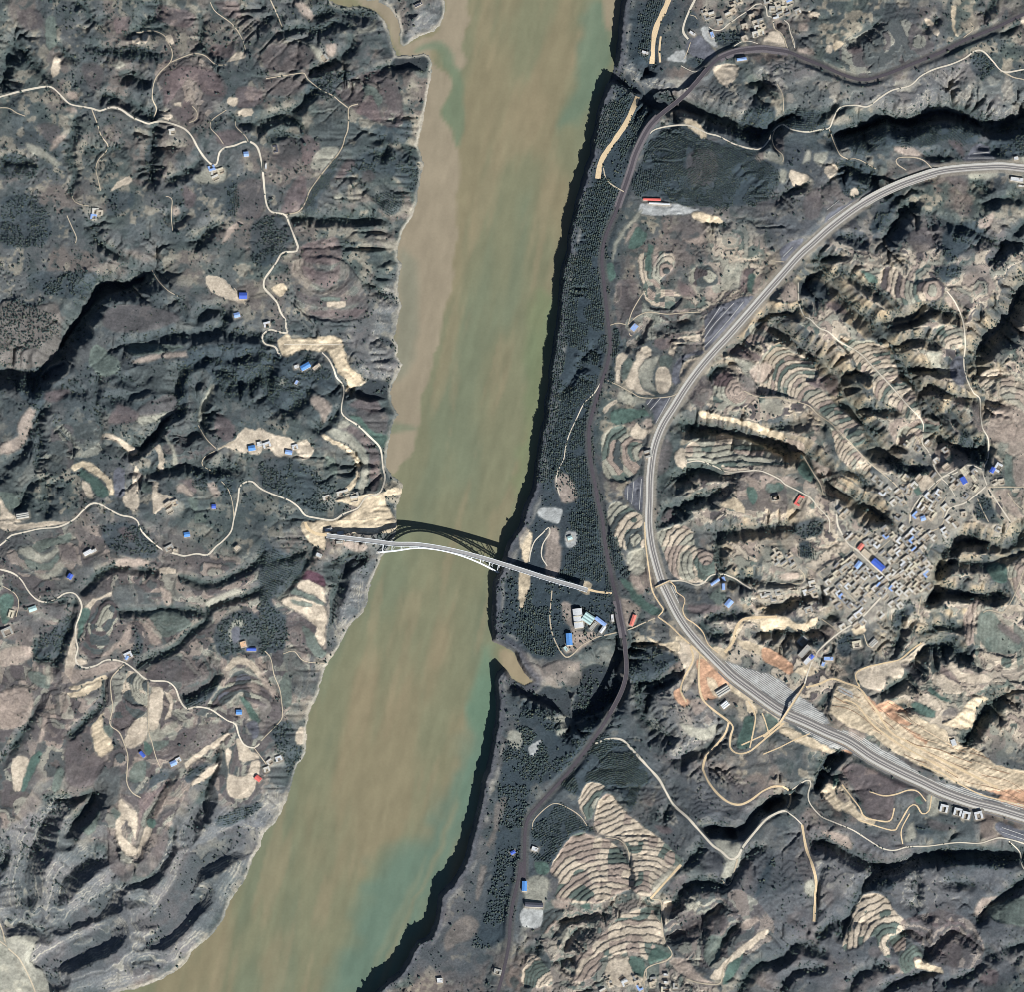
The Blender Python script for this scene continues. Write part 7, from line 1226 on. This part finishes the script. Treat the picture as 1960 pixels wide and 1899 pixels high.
def viaduct(Q, zq, a, b, half, label, mats, step):
    q, z = Q[a - 2:b + 3], zq[a - 2:b + 3]
    mid = len(q) // 2
    root = obj('railway_viaduct', None, loc=P3(q[mid, 0], q[mid, 1], z[mid]), label=label, category='viaduct')
    inv_loc = np.array(root.location)
    def rel(V):
        return V - inv_loc
    t = np.gradient(q, axis=0); t /= np.hypot(t[:, 0], t[:, 1])[:, None]
    nrm = np.stack([-t[:, 1], t[:, 0]], 1)
    def sweep(name, o1, o2, zt, zb, mat):
        R = []
        for o, dz in ((o1, zt), (o2, zt), (o2, zb), (o1, zb)):
            p = q + nrm * o
            x, y = world_xy(p[:, 0], p[:, 1], z)
            R.append(np.stack([x, y, z + dz], 1))
        n = len(q); V = rel(np.concatenate(R)); F = []
        for i in range(n - 1):
            for s in range(4):
                s2 = (s + 1) % 4
                F.append((s * n + i, s * n + i + 1, s2 * n + i + 1, s2 * n + i))
        F += [(0, n, 2 * n, 3 * n), (n - 1, 4 * n - 1, 3 * n - 1, 2 * n - 1)]
        return obj(name, pymesh(name, V, F, mat), root)
    sweep('deck', half, -half, .38, -2.4, mats[0])
    sweep('parapet', half + .3, half - .25, 1.3, -.6, mats[1]); sweep('parapet', -half + .25, -half - .3, 1.3, -.6, mats[1])
    for i in range(3, len(q) - 3, step):
        zb = float(zat(q[i, 0], q[i, 1]))
        if z[i] - zb < 7: continue
        c = P3(q[i, 0], q[i, 1], z[i]); ang = math.atan2(-t[i, 1], t[i, 0])
        gz = zb - 8 - c.z
        vf, ff = box_vf(-1.5, 1.5, -half * S * .62, half * S * .62, gz, -2.4)
        v2, f2 = box_vf(-1.9, 1.9, -half * S * .85, half * S * .85, -4.6, -2.35, 8)
        o = obj('pier', pymesh('pier', vf + v2, ff + f2, mats[0]), root, loc=c - root.location, rz=ang)
    return root
viaduct(OR, zo, *VIA_O[0], 3.9, 'old railway viaduct on dark piers over the northern side gorge', (ballast, flat_material('weathered_concrete', (128, 122, 122))), 9)
viaduct(OR, zo, *VIA_O[1], 3.9, 'old railway viaduct curving over the deep dark side gorge south of the factory', (ballast, flat_material('weathered_concrete', (128, 122, 122))), 9)
viaduct(NR, zn, *VIA_N[0], 8.4, 'new pale concrete railway viaduct over the dry eastern ravine', (concrete, pale_conc), 8)
# road bridges over the railway
def overpass(sa, sb, zq, half, label, lift):
    A, Bp = pts(sa)[0], pts(sb)[0]
    n = 13
    q = np.stack([np.linspace(A[0], Bp[0], n), np.linspace(A[1], Bp[1], n)], 1)
    z = np.linspace(float(zat(*A)), float(zat(*Bp)), n) + lift * np.sin(np.linspace(0, math.pi, n)) ** .7 + .7
    root = obj('road_overpass', None, loc=P3(*q[n // 2], z[n // 2]), label=label, category='bridge')
    t = (Bp - A) / np.hypot(*(Bp - A)); nr = np.array([-t[1], t[0]])
    for nm, o1, o2, zt, zb, mt in (('deck', half, -half, 0, -1.6, RM['T'][1]), ('parapet', half + .25, half - .1, 1.0, -1.0, concrete), ('parapet', -half + .1, -half - .25, 1.0, -1.0, concrete)):
        R = []
        for o, dz in ((o1, zt), (o2, zt), (o2, zb), (o1, zb)):
            p = q + nr * o; x, y = world_xy(p[:, 0], p[:, 1], z); R.append(np.stack([x, y, z + dz], 1))
        V = np.concatenate(R) - np.array(root.location); F = []
        for i in range(n - 1):
            for s in range(4):
                s2 = (s + 1) % 4; F.append((s * n + i, s * n + i + 1, s2 * n + i + 1, s2 * n + i))
        obj(nm, pymesh(nm, V, F, mt), root)
    for i in (3, 6, 9):
        zb = float(zat(*q[i])); c = P3(*q[i], z[i])
        if z[i] - zb > 3:
            obj('pier', boxes('pier', [(-1, 1, -half, half, zb - 3 - z[i], -1.5)], concrete), root, loc=c - root.location, rz=math.atan2(-t[1], t[0]))
overpass("23 125,1455", "23 305,1180", None, 2.2, 'tan road overpass crossing the wide new railway yard', 15)
overpass("22 965,480", "22 1075,428", None, 1.9, 'small pale overpass crossing the new railway below the terraced dome', 11)
print('lines', round(time.time() - T0, 1))
# ------------------------------------------------------------------ the arch bridge
white_steel = flat_material('white_painted_steel', (226, 232, 236), rough=.5, var=.06, spec=.3)
deck_mat = flat_material('grey_deck', (186, 186, 182), var=.1, scale=.15)
ZD = 62.0
bq = resample(catmull(BRIDGE, False, 4), 5.0)
bx_, by_ = world_xy(bq[:, 0], bq[:, 1], ZD)
BW = np.stack([bx_, by_], 1)                                # deck line in the world
broot = obj('arch_bridge', None, loc=(float(BW[len(BW) // 2, 0]), float(BW[len(BW) // 2, 1]), 0), label='white steel deck arch bridge spanning the muddy river gorge', category='bridge')
bo = np.array(broot.location)
bt = np.gradient(BW, axis=0); bt /= np.hypot(bt[:, 0], bt[:, 1])[:, None]
bn = np.stack([-bt[:, 1], bt[:, 0]], 1)                     # points north
def bsweep(name, o1, o2, zt, zb, mat, parent=broot):
    R = [np.c_[BW + bn * o, np.full(len(BW), ZD + dz)] for o, dz in ((o1, zt), (o2, zt), (o2, zb), (o1, zb))]
    n = len(BW); V = np.concatenate(R) - bo; F = []
    for i in range(n - 1):
        for s in range(4):
            s2 = (s + 1) % 4; F.append((s * n + i, s2 * n + i, s2 * n + i + 1, s * n + i + 1))
    F += [(0, 3 * n, 2 * n, n), (n - 1, 2 * n - 1, 3 * n - 1, 4 * n - 1)]
    return obj(name, pymesh(name, V, F, mat), parent)
dk = bsweep('deck', 5.9, -5.9, 0, -2.0, deck_mat)
bsweep('carriageway', 4.9, .4, .12, .02, flat_material('deck_asphalt', (156, 156, 155), var=.08), dk); bsweep('carriageway', -.4, -4.9, .12, .02, flat_material('deck_asphalt', (146, 148, 154)), dk)
bsweep('railing', 6.6, 5.7, 1.5, -.8, white_steel); bsweep('railing', -5.7, -6.6, 1.5, -.8, white_steel)
def tube_path(P, r, n=6, closed_ends=True):
    P = np.asarray(P, float); V, F = [], []
    for i, p in enumerate(P):
        t = P[min(i + 1, len(P) - 1)] - P[max(i - 1, 0)]; t = t / (np.linalg.norm(t) + 1e-9)
        a = np.cross(t, (0, 0, 1.0)); a = a / np.linalg.norm(a) if np.linalg.norm(a) > 1e-3 else np.array((1.0, 0, 0)); b = np.cross(t, a)
        for k in range(n):
            th = 2 * math.pi * k / n; V.append(p + r * (math.cos(th) * a + math.sin(th) * b))
    for i in range(len(P) - 1):
        for k in range(n):
            F.append((i * n + k, i * n + (k + 1) % n, (i + 1) * n + (k + 1) % n, (i + 1) * n + k))
    F += [tuple(range(n - 1, -1, -1)), tuple((len(P) - 1) * n + k for k in range(n))]
    return V, F
def tubes(name, L, mat, parent):
    V, F = [], []
    for P, r in L:
        v, f = tube_path(P, r); F += [tuple(i + len(V) for i in q) for q in f]; V += v
    return obj(name, pymesh(name, np.array(V) - bo, F, mat), parent)
xw, xe = pts("B 455,300")[0][0], pts("B 1275,430")[0][0]
dmap = bq[:, 0]
N_A = 29
us = np.linspace(0, 1, N_A)
def deck_at(u):
    mx_ = xw + (xe - xw) * u
    return np.array([np.interp(mx_, dmap, BW[:, 0]), np.interp(mx_, dmap, BW[:, 1])]), np.array([np.interp(mx_, dmap, bn[:, 0]), np.interp(mx_, dmap, bn[:, 1])])
ribs = {}
for sgn in (1, -1):
    upc, loc_ = [], []
    for u in us:
        p, nr = deck_at(u); e = (2 * u - 1) ** 2
        off = sgn * (5.0 + 11.5 * e)
        zt = 9 + 49.5 * (1 - e ** 1.0); th = 5.5 + 5.5 * e
        upc.append(np.r_[p + nr * off, zt]); loc_.append(np.r_[p + nr * off, zt - th])
    rib = tubes('arch_rib', [(upc, 1.6)], white_steel, broot)
    tubes('lower_chord', [(loc_, 1.6)], white_steel, rib)
    tubes('web', [((upc[i], loc_[i]), .8) for i in range(1, N_A - 1)] + [((upc[i], loc_[i + 1]), .75) for i in range(N_A - 1)], white_steel, rib)
    ribs[sgn] = (upc, loc_)
for i in list(range(1, N_A - 1, 2)):
    for sgn in (1, -1):
        p = ribs[sgn][0][i]; dpt, nr = deck_at(us[i])
        top = np.r_[dpt + nr * sgn * 4.6, ZD - 2.0]
        if top[2] - p[2] > 2.2:
            tubes('spandrel_column', [((p, top), 1.1)], white_steel, broot)
    tubes('cross_brace', [((ribs[1][0][i], ribs[-1][0][i]), .7), ((ribs[1][1][i], ribs[-1][1][i + 1]), .5), ((ribs[-1][1][i], ribs[1][1][i + 1]), .5)], white_steel, broot)
for sgn in (1, -1):
    for i in (0, N_A - 1):
        c = ribs[sgn][1][i]; zg = c[2]
        obj('abutment', boxes('abutment', [(-6, 6, -4.5, 4.5, -14, 7)], concrete), broot, loc=Vector((c[0] - bo[0], c[1] - bo[1], zg)), rz=math.atan2(bt[0, 1], bt[0, 0]))
for k in range(3, len(BW) - 1, 4):
    mxx = bq[k, 0]
    if xw + 8 < mxx < xe - 8: continue
    zg = float(zat(bq[k, 0], bq[k, 1]))
    if ZD - zg < 5: continue
    for s_ in (-3.6, 3.6):
        c = BW[k] + bn[k] * s_
        obj('pier', boxes('pier', [(-1.0, 1.0, -1.0, 1.0, zg - 12, ZD - 2)], concrete), broot, loc=Vector((c[0] - bo[0], c[1] - bo[1], 0)), rz=math.atan2(bt[k, 1], bt[k, 0]))

# ------------------------------------------------------------------ buildings
WALLM = [flat_material('brick_wall', (150, 132, 118), var=.15), flat_material('rendered_wall', (196, 190, 178), var=.12)]
def roof_mat(key):
    metal = key in ('blue', 'blue2', 'blue3', 'red', 'redt', 'teal', 'white')
    return (ribbed_material if metal else flat_material)('roof_' + key, ROOFS[key])
def gable(name, L, W, z, rise, mat, over=.5):
    a, b = L / 2 + over, W / 2 + over
    V = [(-a, -b, z), (a, -b, z), (a, 0, z + rise), (-a, 0, z + rise), (a, b, z), (-a, b, z)]
    V += [(x, y, zz + .25) for x, y, zz in V]
    F = [(6, 7, 8, 9), (9, 8, 10, 11), (0, 3, 2, 1), (3, 5, 4, 2), (0, 1, 7, 6), (4, 5, 11, 10), (1, 2, 8, 7), (2, 4, 10, 8), (5, 3, 9, 11), (3, 0, 6, 9)]
    return pymesh(name, V, F, mat)
def flat_roof(name, x0, x1, y0, y1, z, mat):
    return boxes(name, [(x0 - .35, x1 + .35, y0 - .35, y1 + .35, z, z + .35)], mat)
for b in BUILD:
    L, W, h = b['ln'] * S, b['wd'] * S, b['h']
    root = obj(b['name'], None, loc=P3(b['x'], b['y'], b['z']), rz=math.radians(b['ang']), label=b['label'], category=b['cat'])
    wm_ = WALLM[1]
    f = b['form']; rm = roof_mat(b['roof'])
    if f in ('gable', 'vault', 'saw', 'flat'):
        obj('wall', boxes('wall', [(-L / 2, L / 2, -W / 2, W / 2, -4, h)], wm_), root)
    if f == 'gable':
        rf = obj('roof', gable('roof', L, W, h, W * .16, rm), root)
        obj('ridge_cap', boxes('ridge_cap', [(-L / 2 - .6, L / 2 + .6, -.25, .25, h + W * .16 + .2, h + W * .16 + .5)], rm), rf)
    elif f == 'vault':
        n = 10; V, F = [], []
        for i in range(n + 1):
            t = i / n; y = (t - .5) * (W + 1); z = h + 2.4 * math.sin(math.pi * t)
            V += [(-L / 2 - .5, y, z), (L / 2 + .5, y, z)]
        for i in range(n): F.append((2 * i, 2 * i + 1, 2 * i + 3, 2 * i + 2))
        rf = obj('roof', pymesh('roof', V, F, rm), root)
        for xx in (-L * .1, L * .22):
            obj('skylight', boxes('skylight', [(xx - 1.4, xx + 1.4, -W / 2 + .6, W / 2 - .6, h + 1.9, h + 2.75)], roof_mat('cream')), rf)
    elif f == 'saw':
        n = 3
        for i in range(n):
            w1 = W / n
            o = obj('roof', gable('roof', L, w1, h, w1 * .28, rm, .05), root, loc=Vector((0, -W / 2 + w1 * (i + .5), 0)))
    elif f == 'flat':
        t = .4
        rf = obj('roof', flat_roof('roof', -L / 2, L / 2, -W / 2, W / 2, h, rm), root)
        obj('parapet', boxes('parapet', [(-L / 2, L / 2, W / 2 - t, W / 2, h + .3, h + 1.1), (-L / 2, L / 2, -W / 2, -W / 2 + t, h + .3, h + 1.1), (-L / 2, -L / 2 + t, -W / 2 + t, W / 2 - t, h + .3, h + 1.1), (L / 2 - t, L / 2, -W / 2 + t, W / 2 - t, h + .3, h + 1.1)], wm_), rf)
        if L > 12:
            obj('stair_head', boxes('stair_head', [(L * .2, L * .2 + 3, -1.5, 1.5, h + .3, h + 2.6)], wm_), rf)
    else:                                                    # court: three ranges round a yard
        dpt = min(5.5, W * .34)
        rng_ = [(-L / 2, L / 2, W / 2 - dpt, W / 2), (-L / 2, -L / 2 + dpt, -W / 2, W / 2 - dpt - .05), (L / 2 - dpt, L / 2, -W / 2, W / 2 - dpt - .05)]
        for (x0, x1, y0, y1) in rng_:
            o = obj('range', boxes('range', [(x0, x1, y0, y1, -4, h)], wm_), root)
            obj('roof', flat_roof('roof', x0, x1, y0, y1, h, rm), o)
        obj('yard_wall', boxes('yard_wall', [(-L / 2 + dpt, L / 2 - dpt, -W / 2, -W / 2 + .5, -3, 2.4)], wm_), root)
import re as _re
LMX = np.array([(b['x'], b['y']) for b in BUILD])
LMN = [_re.split(r' (?:beside|on|at|with|in|near|above|below|across|among|behind|right|closing|by|next|east|inside|standing|between|from|along|against|off|under|joined|west|south|beyond|just|hard|counted|beneath) ', b['label'])[0] for b in BUILD]
def whereabouts(x, y):
    d = np.hypot(LMX[:, 0] - x, LMX[:, 1] - y); k = int(np.argmin(d)); dx, dy = x - LMX[k, 0], y - LMX[k, 1]
    a = math.degrees(math.atan2(-dy, dx)) % 360
    w = ['east', 'north east', 'north', 'north west', 'west', 'south west', 'south', 'south east'][int((a + 22.5) // 45) % 8]
    return ('just ' if d[k] < 22 else 'well ' if d[k] > 90 else '') + w + ' of the ' + ' '.join(LMN[k].split()[-6:])
ROOFWORD = dict(pale='pale', grey='grey', warm='beige', mid='dull grey', tan='tan', cream='cream', white='white', blue2='pale blue')
FORMWORD = dict(L='L shaped', U='U shaped', I='plain')
for h in HOUSES:
    L, W = h['cw'] * S, h['ch'] * S
    hh = 4.6 + (hash((round(h['x']), round(h['y']))) % 5) * .35
    root = obj('courtyard_house', None, loc=P3(h['x'], h['y'], h['z']), rz=math.radians(h['ang']), label='%s roofed %s house %s' % (ROOFWORD[h['roof']], FORMWORD[h['form']], whereabouts(h['x'], h['y'])), category='house', group='courtyard houses of the villages')
    dm = W * .36; dw = L * .27; rm = roof_mat(h['roof']); wm_ = WALLM[int(h['x']) % 2]
    m = obj('main_range', boxes('main_range', [(-L / 2, L / 2, W / 2 - dm, W / 2, -4, hh)], wm_), root)
    obj('roof', flat_roof('roof', -L / 2, L / 2, W / 2 - dm, W / 2, hh, rm), m)
    if h['form'] in 'LU':
        o = obj('side_range', boxes('side_range', [(-L / 2, -L / 2 + dw, -W / 2, W / 2 - dm - .4, -4, hh - 1.1)], wm_), root)
        obj('roof', flat_roof('roof', -L / 2, -L / 2 + dw, -W / 2, W / 2 - dm - .8, hh - 1.1, rm), o)
    if h['form'] == 'U':
        o = obj('side_range', boxes('side_range', [(L / 2 - dw, L / 2, -W / 2, W / 2 - dm - .4, -4, hh - 1.1)], wm_), root)
        obj('roof', flat_roof('roof', L / 2 - dw, L / 2, -W / 2, W / 2 - dm - .8, hh - 1.1, roof_mat(random.choice(['pale', 'warm', h['roof'], 'mid']))), o)
    x0 = -L / 2 + dw if h['form'] in 'LU' else -L / 2; x1 = L / 2 - dw if h['form'] == 'U' else L / 2
    wl = [(x0 + .02, x1 - .02, -W / 2, -W / 2 + .5, -3, 2.3)]
    if h['form'] != 'U': wl.append((L / 2 - .5, L / 2 - .01, -W / 2 + .5, W / 2 - dm - .02, -3, 2.3))
    if h['form'] == 'I': wl.append((-L / 2 + .01, -L / 2 + .5, -W / 2 + .5, W / 2 - dm - .02, -3, 2.3))
    obj('yard_wall', boxes('yard_wall', wl, wm_), root)
print('buildings', len(HOUSES), len(BUILD), round(time.time() - T0, 1))

# ------------------------------------------------------------------ trees
fm, nt, bs = new_mat('foliage')
at = nt.nodes.new('ShaderNodeAttribute'); at.attribute_name = 'Col'
cc, _ = noise_mix(nt, at.outputs['Color'], .7, .75, 1.25, 2)
nt.links.new(cc, bs.inputs['Base Color']); bs.inputs['Roughness'].default_value = .9; bs.inputs['Specular IOR Level'].default_value = .05
bark = flat_material('bark', (70, 58, 48))
g = (1 + 5 ** .5) / 2
ICO = np.array([(-1, g, 0), (1, g, 0), (-1, -g, 0), (1, -g, 0), (0, -1, g), (0, 1, g), (0, -1, -g), (0, 1, -g), (g, 0, -1), (g, 0, 1), (-g, 0, -1), (-g, 0, 1)]) / math.hypot(1, g)
ICOF = np.array([(0, 11, 5), (0, 5, 1), (0, 1, 7), (0, 7, 10), (0, 10, 11), (1, 5, 9), (5, 11, 4), (11, 10, 2), (10, 7, 6), (7, 1, 8), (3, 9, 4), (3, 4, 2), (3, 2, 6), (3, 6, 8), (3, 8, 9), (4, 9, 5), (2, 4, 11), (6, 2, 10), (8, 6, 7), (9, 8, 1)])
RDIST = np.full((NY, NX), 99.0)
for k, wd, Q, zq in ROADLINES:
    for p in Q[::2]:
        w = window(p[None], wd / 2 + 2.5)
        RDIST[w] = np.minimum(RDIST[w], np.hypot(X[w] - p[0], Y[w] - p[1]) - wd / 2)
NOTREE = (SD < 3) | (RDIST < .8) | (RD_O < 5.5) | (RD_N < 13)
for h in HOUSES + BUILD:
    r = 5.2 if 'cw' in h else max(h['ln'], h['wd']) / 2 + 1
    w = window(np.array([[h['x'], h['y']]]), r)
    NOTREE[w] |= np.hypot(X[w] - h['x'], Y[w] - h['y']) < r
FT = np.zeros((NY, NX))                                       # share of trees a piece of ground tolerates
_fk = np.ones(_fid + 1)
for k, (kind, ref) in FNAME.items():
    _fk[k] = .0 if kind == 'terrace' else (.0 if ref in 'tTwoseGR' else (.06 if ref in 'pg' else .30))
tol = _fk[FID]
dens = np.where(WEST, .085, .045) * sm((fbm(X, Y, 70, 3, 251) + .25) * 1.8) * (1 - .55 * CALM)
dens += np.where(WEST, .05, .02) * sm((fbm(X, Y, 24, 2, 261) - .05) * 3)
dens += .34 * sm((1.15 - GD) * 1.6) * sm((fbm(X, Y, 30, 2, 271) + .35) * 1.5)
dens *= np.where((Y > 1430) & (X < 560) & (Y + X * .9 > 1700), .25, 1.0)
dens *= tol
dens[NOTREE] = 0
def cell(px, py):
    return np.clip(np.searchsorted(YS, py) , 0, NY - 1), np.clip(np.searchsorted(XS, px), 0, NX - 1)
T = []                                                        # x, y, radius, tone
nC = 620000
qx, qy = rng.uniform(-60, 2020, nC), rng.uniform(-60, 1960, nC)
jj, i_ = cell(qx, qy)
ok = rng.random(nC) < dens[jj, i_]
T.append(np.c_[qx[ok], qy[ok], rng.gamma(5, .30, ok.sum()) + .45, rng.random(ok.sum())])
rowsets = []
for m_, sp, P, c in WOODS:
    x0, y0 = P.min(0); x1, y1 = P.max(0)
    if m_ == 'r':
        gx, gy = np.meshgrid(np.arange(x0 - 8, x1 + 8, sp * .8), np.arange(y0 - 8, y1 + 8, sp * .8)); px = (gx + rng.uniform(-.5, .5, gx.shape) * sp).ravel(); py = (gy + rng.uniform(-.5, .5, gx.shape) * sp).ravel()
        keepm = rng.random(px.size) < .78
    elif m_ == 'a':
        R_ = math.hypot(x1 - x0, y1 - y0) / 2; a_, b_ = np.meshgrid(np.arange(-R_, R_, 2.5), np.arange(-R_, R_, sp))
        a_ = a_ + rng.uniform(-.7, .7, a_.shape); b_ = b_ + rng.uniform(-.35, .35, a_.shape) + 3.0 * vnoise(a_, b_, 46, 281)
        th = math.radians(c); px = ((x0 + x1) / 2 + a_ * math.cos(th) + b_ * math.sin(th)).ravel(); py = ((y0 + y1) / 2 - a_ * math.sin(th) + b_ * math.cos(th)).ravel() if False else ((y0 + y1) / 2 + a_ * math.sin(th) - b_ * math.cos(th)).ravel()
        keepm = rng.random(px.size) < .88
    else:
        px, py = [], []
        R_ = np.hypot(np.array([x0, x1, x0, x1]) - c[0, 0], np.array([y0, y0, y1, y1]) - c[0, 1]).max()
        for r in np.arange(sp, R_, sp):
            th = np.arange(0, 2 * math.pi, 2.5 / r); th = th + rng.uniform(-.6, .6, th.size) / r
            rr = r + 5 * np.sin(th * 3 + r * .01) + 3 * np.sin(th * 7) + rng.uniform(-.35, .35, th.size)
            px.append(c[0, 0] + rr * np.cos(th)); py.append(c[0, 1] + rr * np.sin(th))
        px, py = np.concatenate(px), np.concatenate(py); keepm = rng.random(px.size) < .88
    Pc = catmull(P, True, 10)
    inb = (px > x0 - 9) & (px < x1 + 9) & (py > y0 - 9) & (py < y1 + 9) & keepm
    px, py = px[inb], py[inb]
    _, ins = seg_dist(px + 9 * vnoise(px, py, 22, 291), py + 9 * vnoise(px, py, 22, 292), Pc)
    thin = fbm(px, py, 26, 2, 295) > (-.36 if m_ != 'r' else -.12)
    jj, i_ = cell(px, py)
    ins &= ~NOTREE[jj, i_] & thin & (tol[jj, i_] > .01)
    px, py = px[ins], py[ins]
    T.append(np.c_[px, py, (rng.gamma(14, .115, px.size) + .5) * (.86 if m_ != 'r' else 1.05), rng.random(px.size)])
T = np.concatenate(T)
T = T[(T[:, 0] > -70) & (T[:, 0] < 2030) & (T[:, 1] > -70) & (T[:, 1] < 1970)]
MAXT = 118000
if len(T) > MAXT:
    T = T[rng.permutation(len(T))[:MAXT]]
inframe = (T[:, 0] > 4) & (T[:, 0] < 1956) & (T[:, 1] > 4) & (T[:, 1] < 1895)
big = np.argsort(-(T[:, 2] * inframe))[:300]
isbig = np.zeros(len(T), bool); isbig[big] = True
tz = zat(T[:, 0], T[:, 1])
def tree_col(tone, n):
    a, b, c = np.array((56, 70, 72)), np.array((78, 91, 87)), np.array((92, 97, 84))
    t = tone[:, None]
    col = np.where(t < .75, a + (b - a) * t / .75, b + (c - b) * (t - .75) / .25)
    return lin(col / 255.0) * ALB
OCT = np.array([(1, 0, 0), (0, 1, 0), (-1, 0, 0), (0, -1, 0), (0, 0, 1), (0, 0, -1.0)]); OCTF = np.array([(0, 1, 4), (1, 2, 4), (2, 3, 4), (3, 0, 4), (1, 0, 5), (2, 1, 5), (3, 2, 5), (0, 3, 5)])
def forest(name, sel, label):
    R = T[sel]; n = len(R)
    if n == 0: return
    x, y = world_xy(R[:, 0], R[:, 1], tz[sel])
    th = rng.uniform(0, 6.28, n); cs, sn = np.cos(th)[:, None], np.sin(th)[:, None]
    v = OCT[None] * (1.15 + rng.uniform(-.35, .35, (n, 6, 1)))
    v = np.stack([v[..., 0] * cs - v[..., 1] * sn, v[..., 0] * sn + v[..., 1] * cs, v[..., 2]], -1)
    v = v * R[:, 2][:, None, None] * np.array((1, 1, 1.05)) * (1 + .12 * rng.standard_normal((n, 1, 3)))
    v[..., 0] += x[:, None]; v[..., 1] += y[:, None]; v[..., 2] += (tz[sel] + R[:, 2] * .75)[:, None]
    F = (OCTF[None] + (np.arange(n) * 6)[:, None, None]).reshape(-1, 3)
    cl = np.repeat(tree_col(R[:, 3], n), 6, 0) * rng.uniform(.8, 1.2, (n * 6, 1))
    obj(name, mesh_np(name, v.reshape(-1, 3), F, fm, cl), kind='stuff', label=label)
wside = T[:, 0] < np.interp(T[:, 1], [0, 400, 900, 1300, 1899], [1000, 960, 880, 790, 560])
forest('scrub_woodland', ~isbig & wside, 'dark scattered scrub trees covering the hills west of the river')
forest('plantation_woodland', ~isbig & ~wside, 'dark planted tree rows and ravine scrub east of the river')
# the largest trees stand as things of their own
def big_tree_mesh(seed):
    r = np.random.default_rng(seed); V, F = [], []
    for k in range(7):
        c = np.array((0, 0, .95)) if k == 0 else np.r_[r.uniform(-.62, .62, 2), r.uniform(.55, 1.35)]
        s = .62 if k == 0 else r.uniform(.32, .52)
        v = ICO * s * (1 + r.uniform(-.25, .25, (12, 1))) + c
        F.append(ICOF + len(V) * 12); V.append(v)
    V, F = np.concatenate(V), np.concatenate(F)
    tone = r.random()
    cl = np.repeat(tree_col(np.clip(r.normal(.35, .25, 7), 0, 1), 7), 12, 0) * r.uniform(.8, 1.2, (84, 1))
    return mesh_np('crown', V, F, fm, cl)
def trunk_mesh():
    V, F = tube_path([(0, 0, -.6), (.02, 0, .3), (0, .03, .7), (.05, .02, 1.0)], .075, 6)
    v2, f2 = tube_path([(0, 0, .45), (.3, .1, .85)], .035, 5); F = F + [tuple(i + len(V) for i in q) for q in f2]; V = list(V) + list(v2)
    v2, f2 = tube_path([(0, 0, .5), (-.25, -.2, .9)], .035, 5); F = F + [tuple(i + len(V) for i in q) for q in f2]; V = list(V) + list(v2)
    return pymesh('trunk', V, F, bark)
CR = [big_tree_mesh(i) for i in range(8)]; TR = trunk_mesh()
for n_, k in enumerate(big):
    x, y, r, tn = T[k]
    if wside[k]:
        reg = ('among the upper farmsteads' if y < 500 else 'on the slopes above the wide ravine' if y < 950 else 'around the winding western road' if y < 1400 else 'on the ledged hills by the river bend')
        lb = 'large dark round tree west of the river %s' % reg
    else:
        reg = ('on the northern slopes by the two railways' if y < 560 else 'between the terraced ridges' if y < 930 else 'around the villages' if y < 1330 else 'on the southern hills')
        lb = 'large dark round tree east of the river %s' % reg
    root = obj('broadleaf_tree', None, loc=P3(x, y, float(tz[k])), rz=random.uniform(0, 6.28), label='%s dark round tree %s' % ('big' if r > 4.0 else 'large', whereabouts(x, y)), category='tree', group='large trees scattered over the hills')
    root.scale = (r * 1.15, r * 1.15, r * 1.2)
    obj('crown', CR[n_ % 8], root); obj('trunk', TR, root)
print('trees', len(T), round(time.time() - T0, 1))
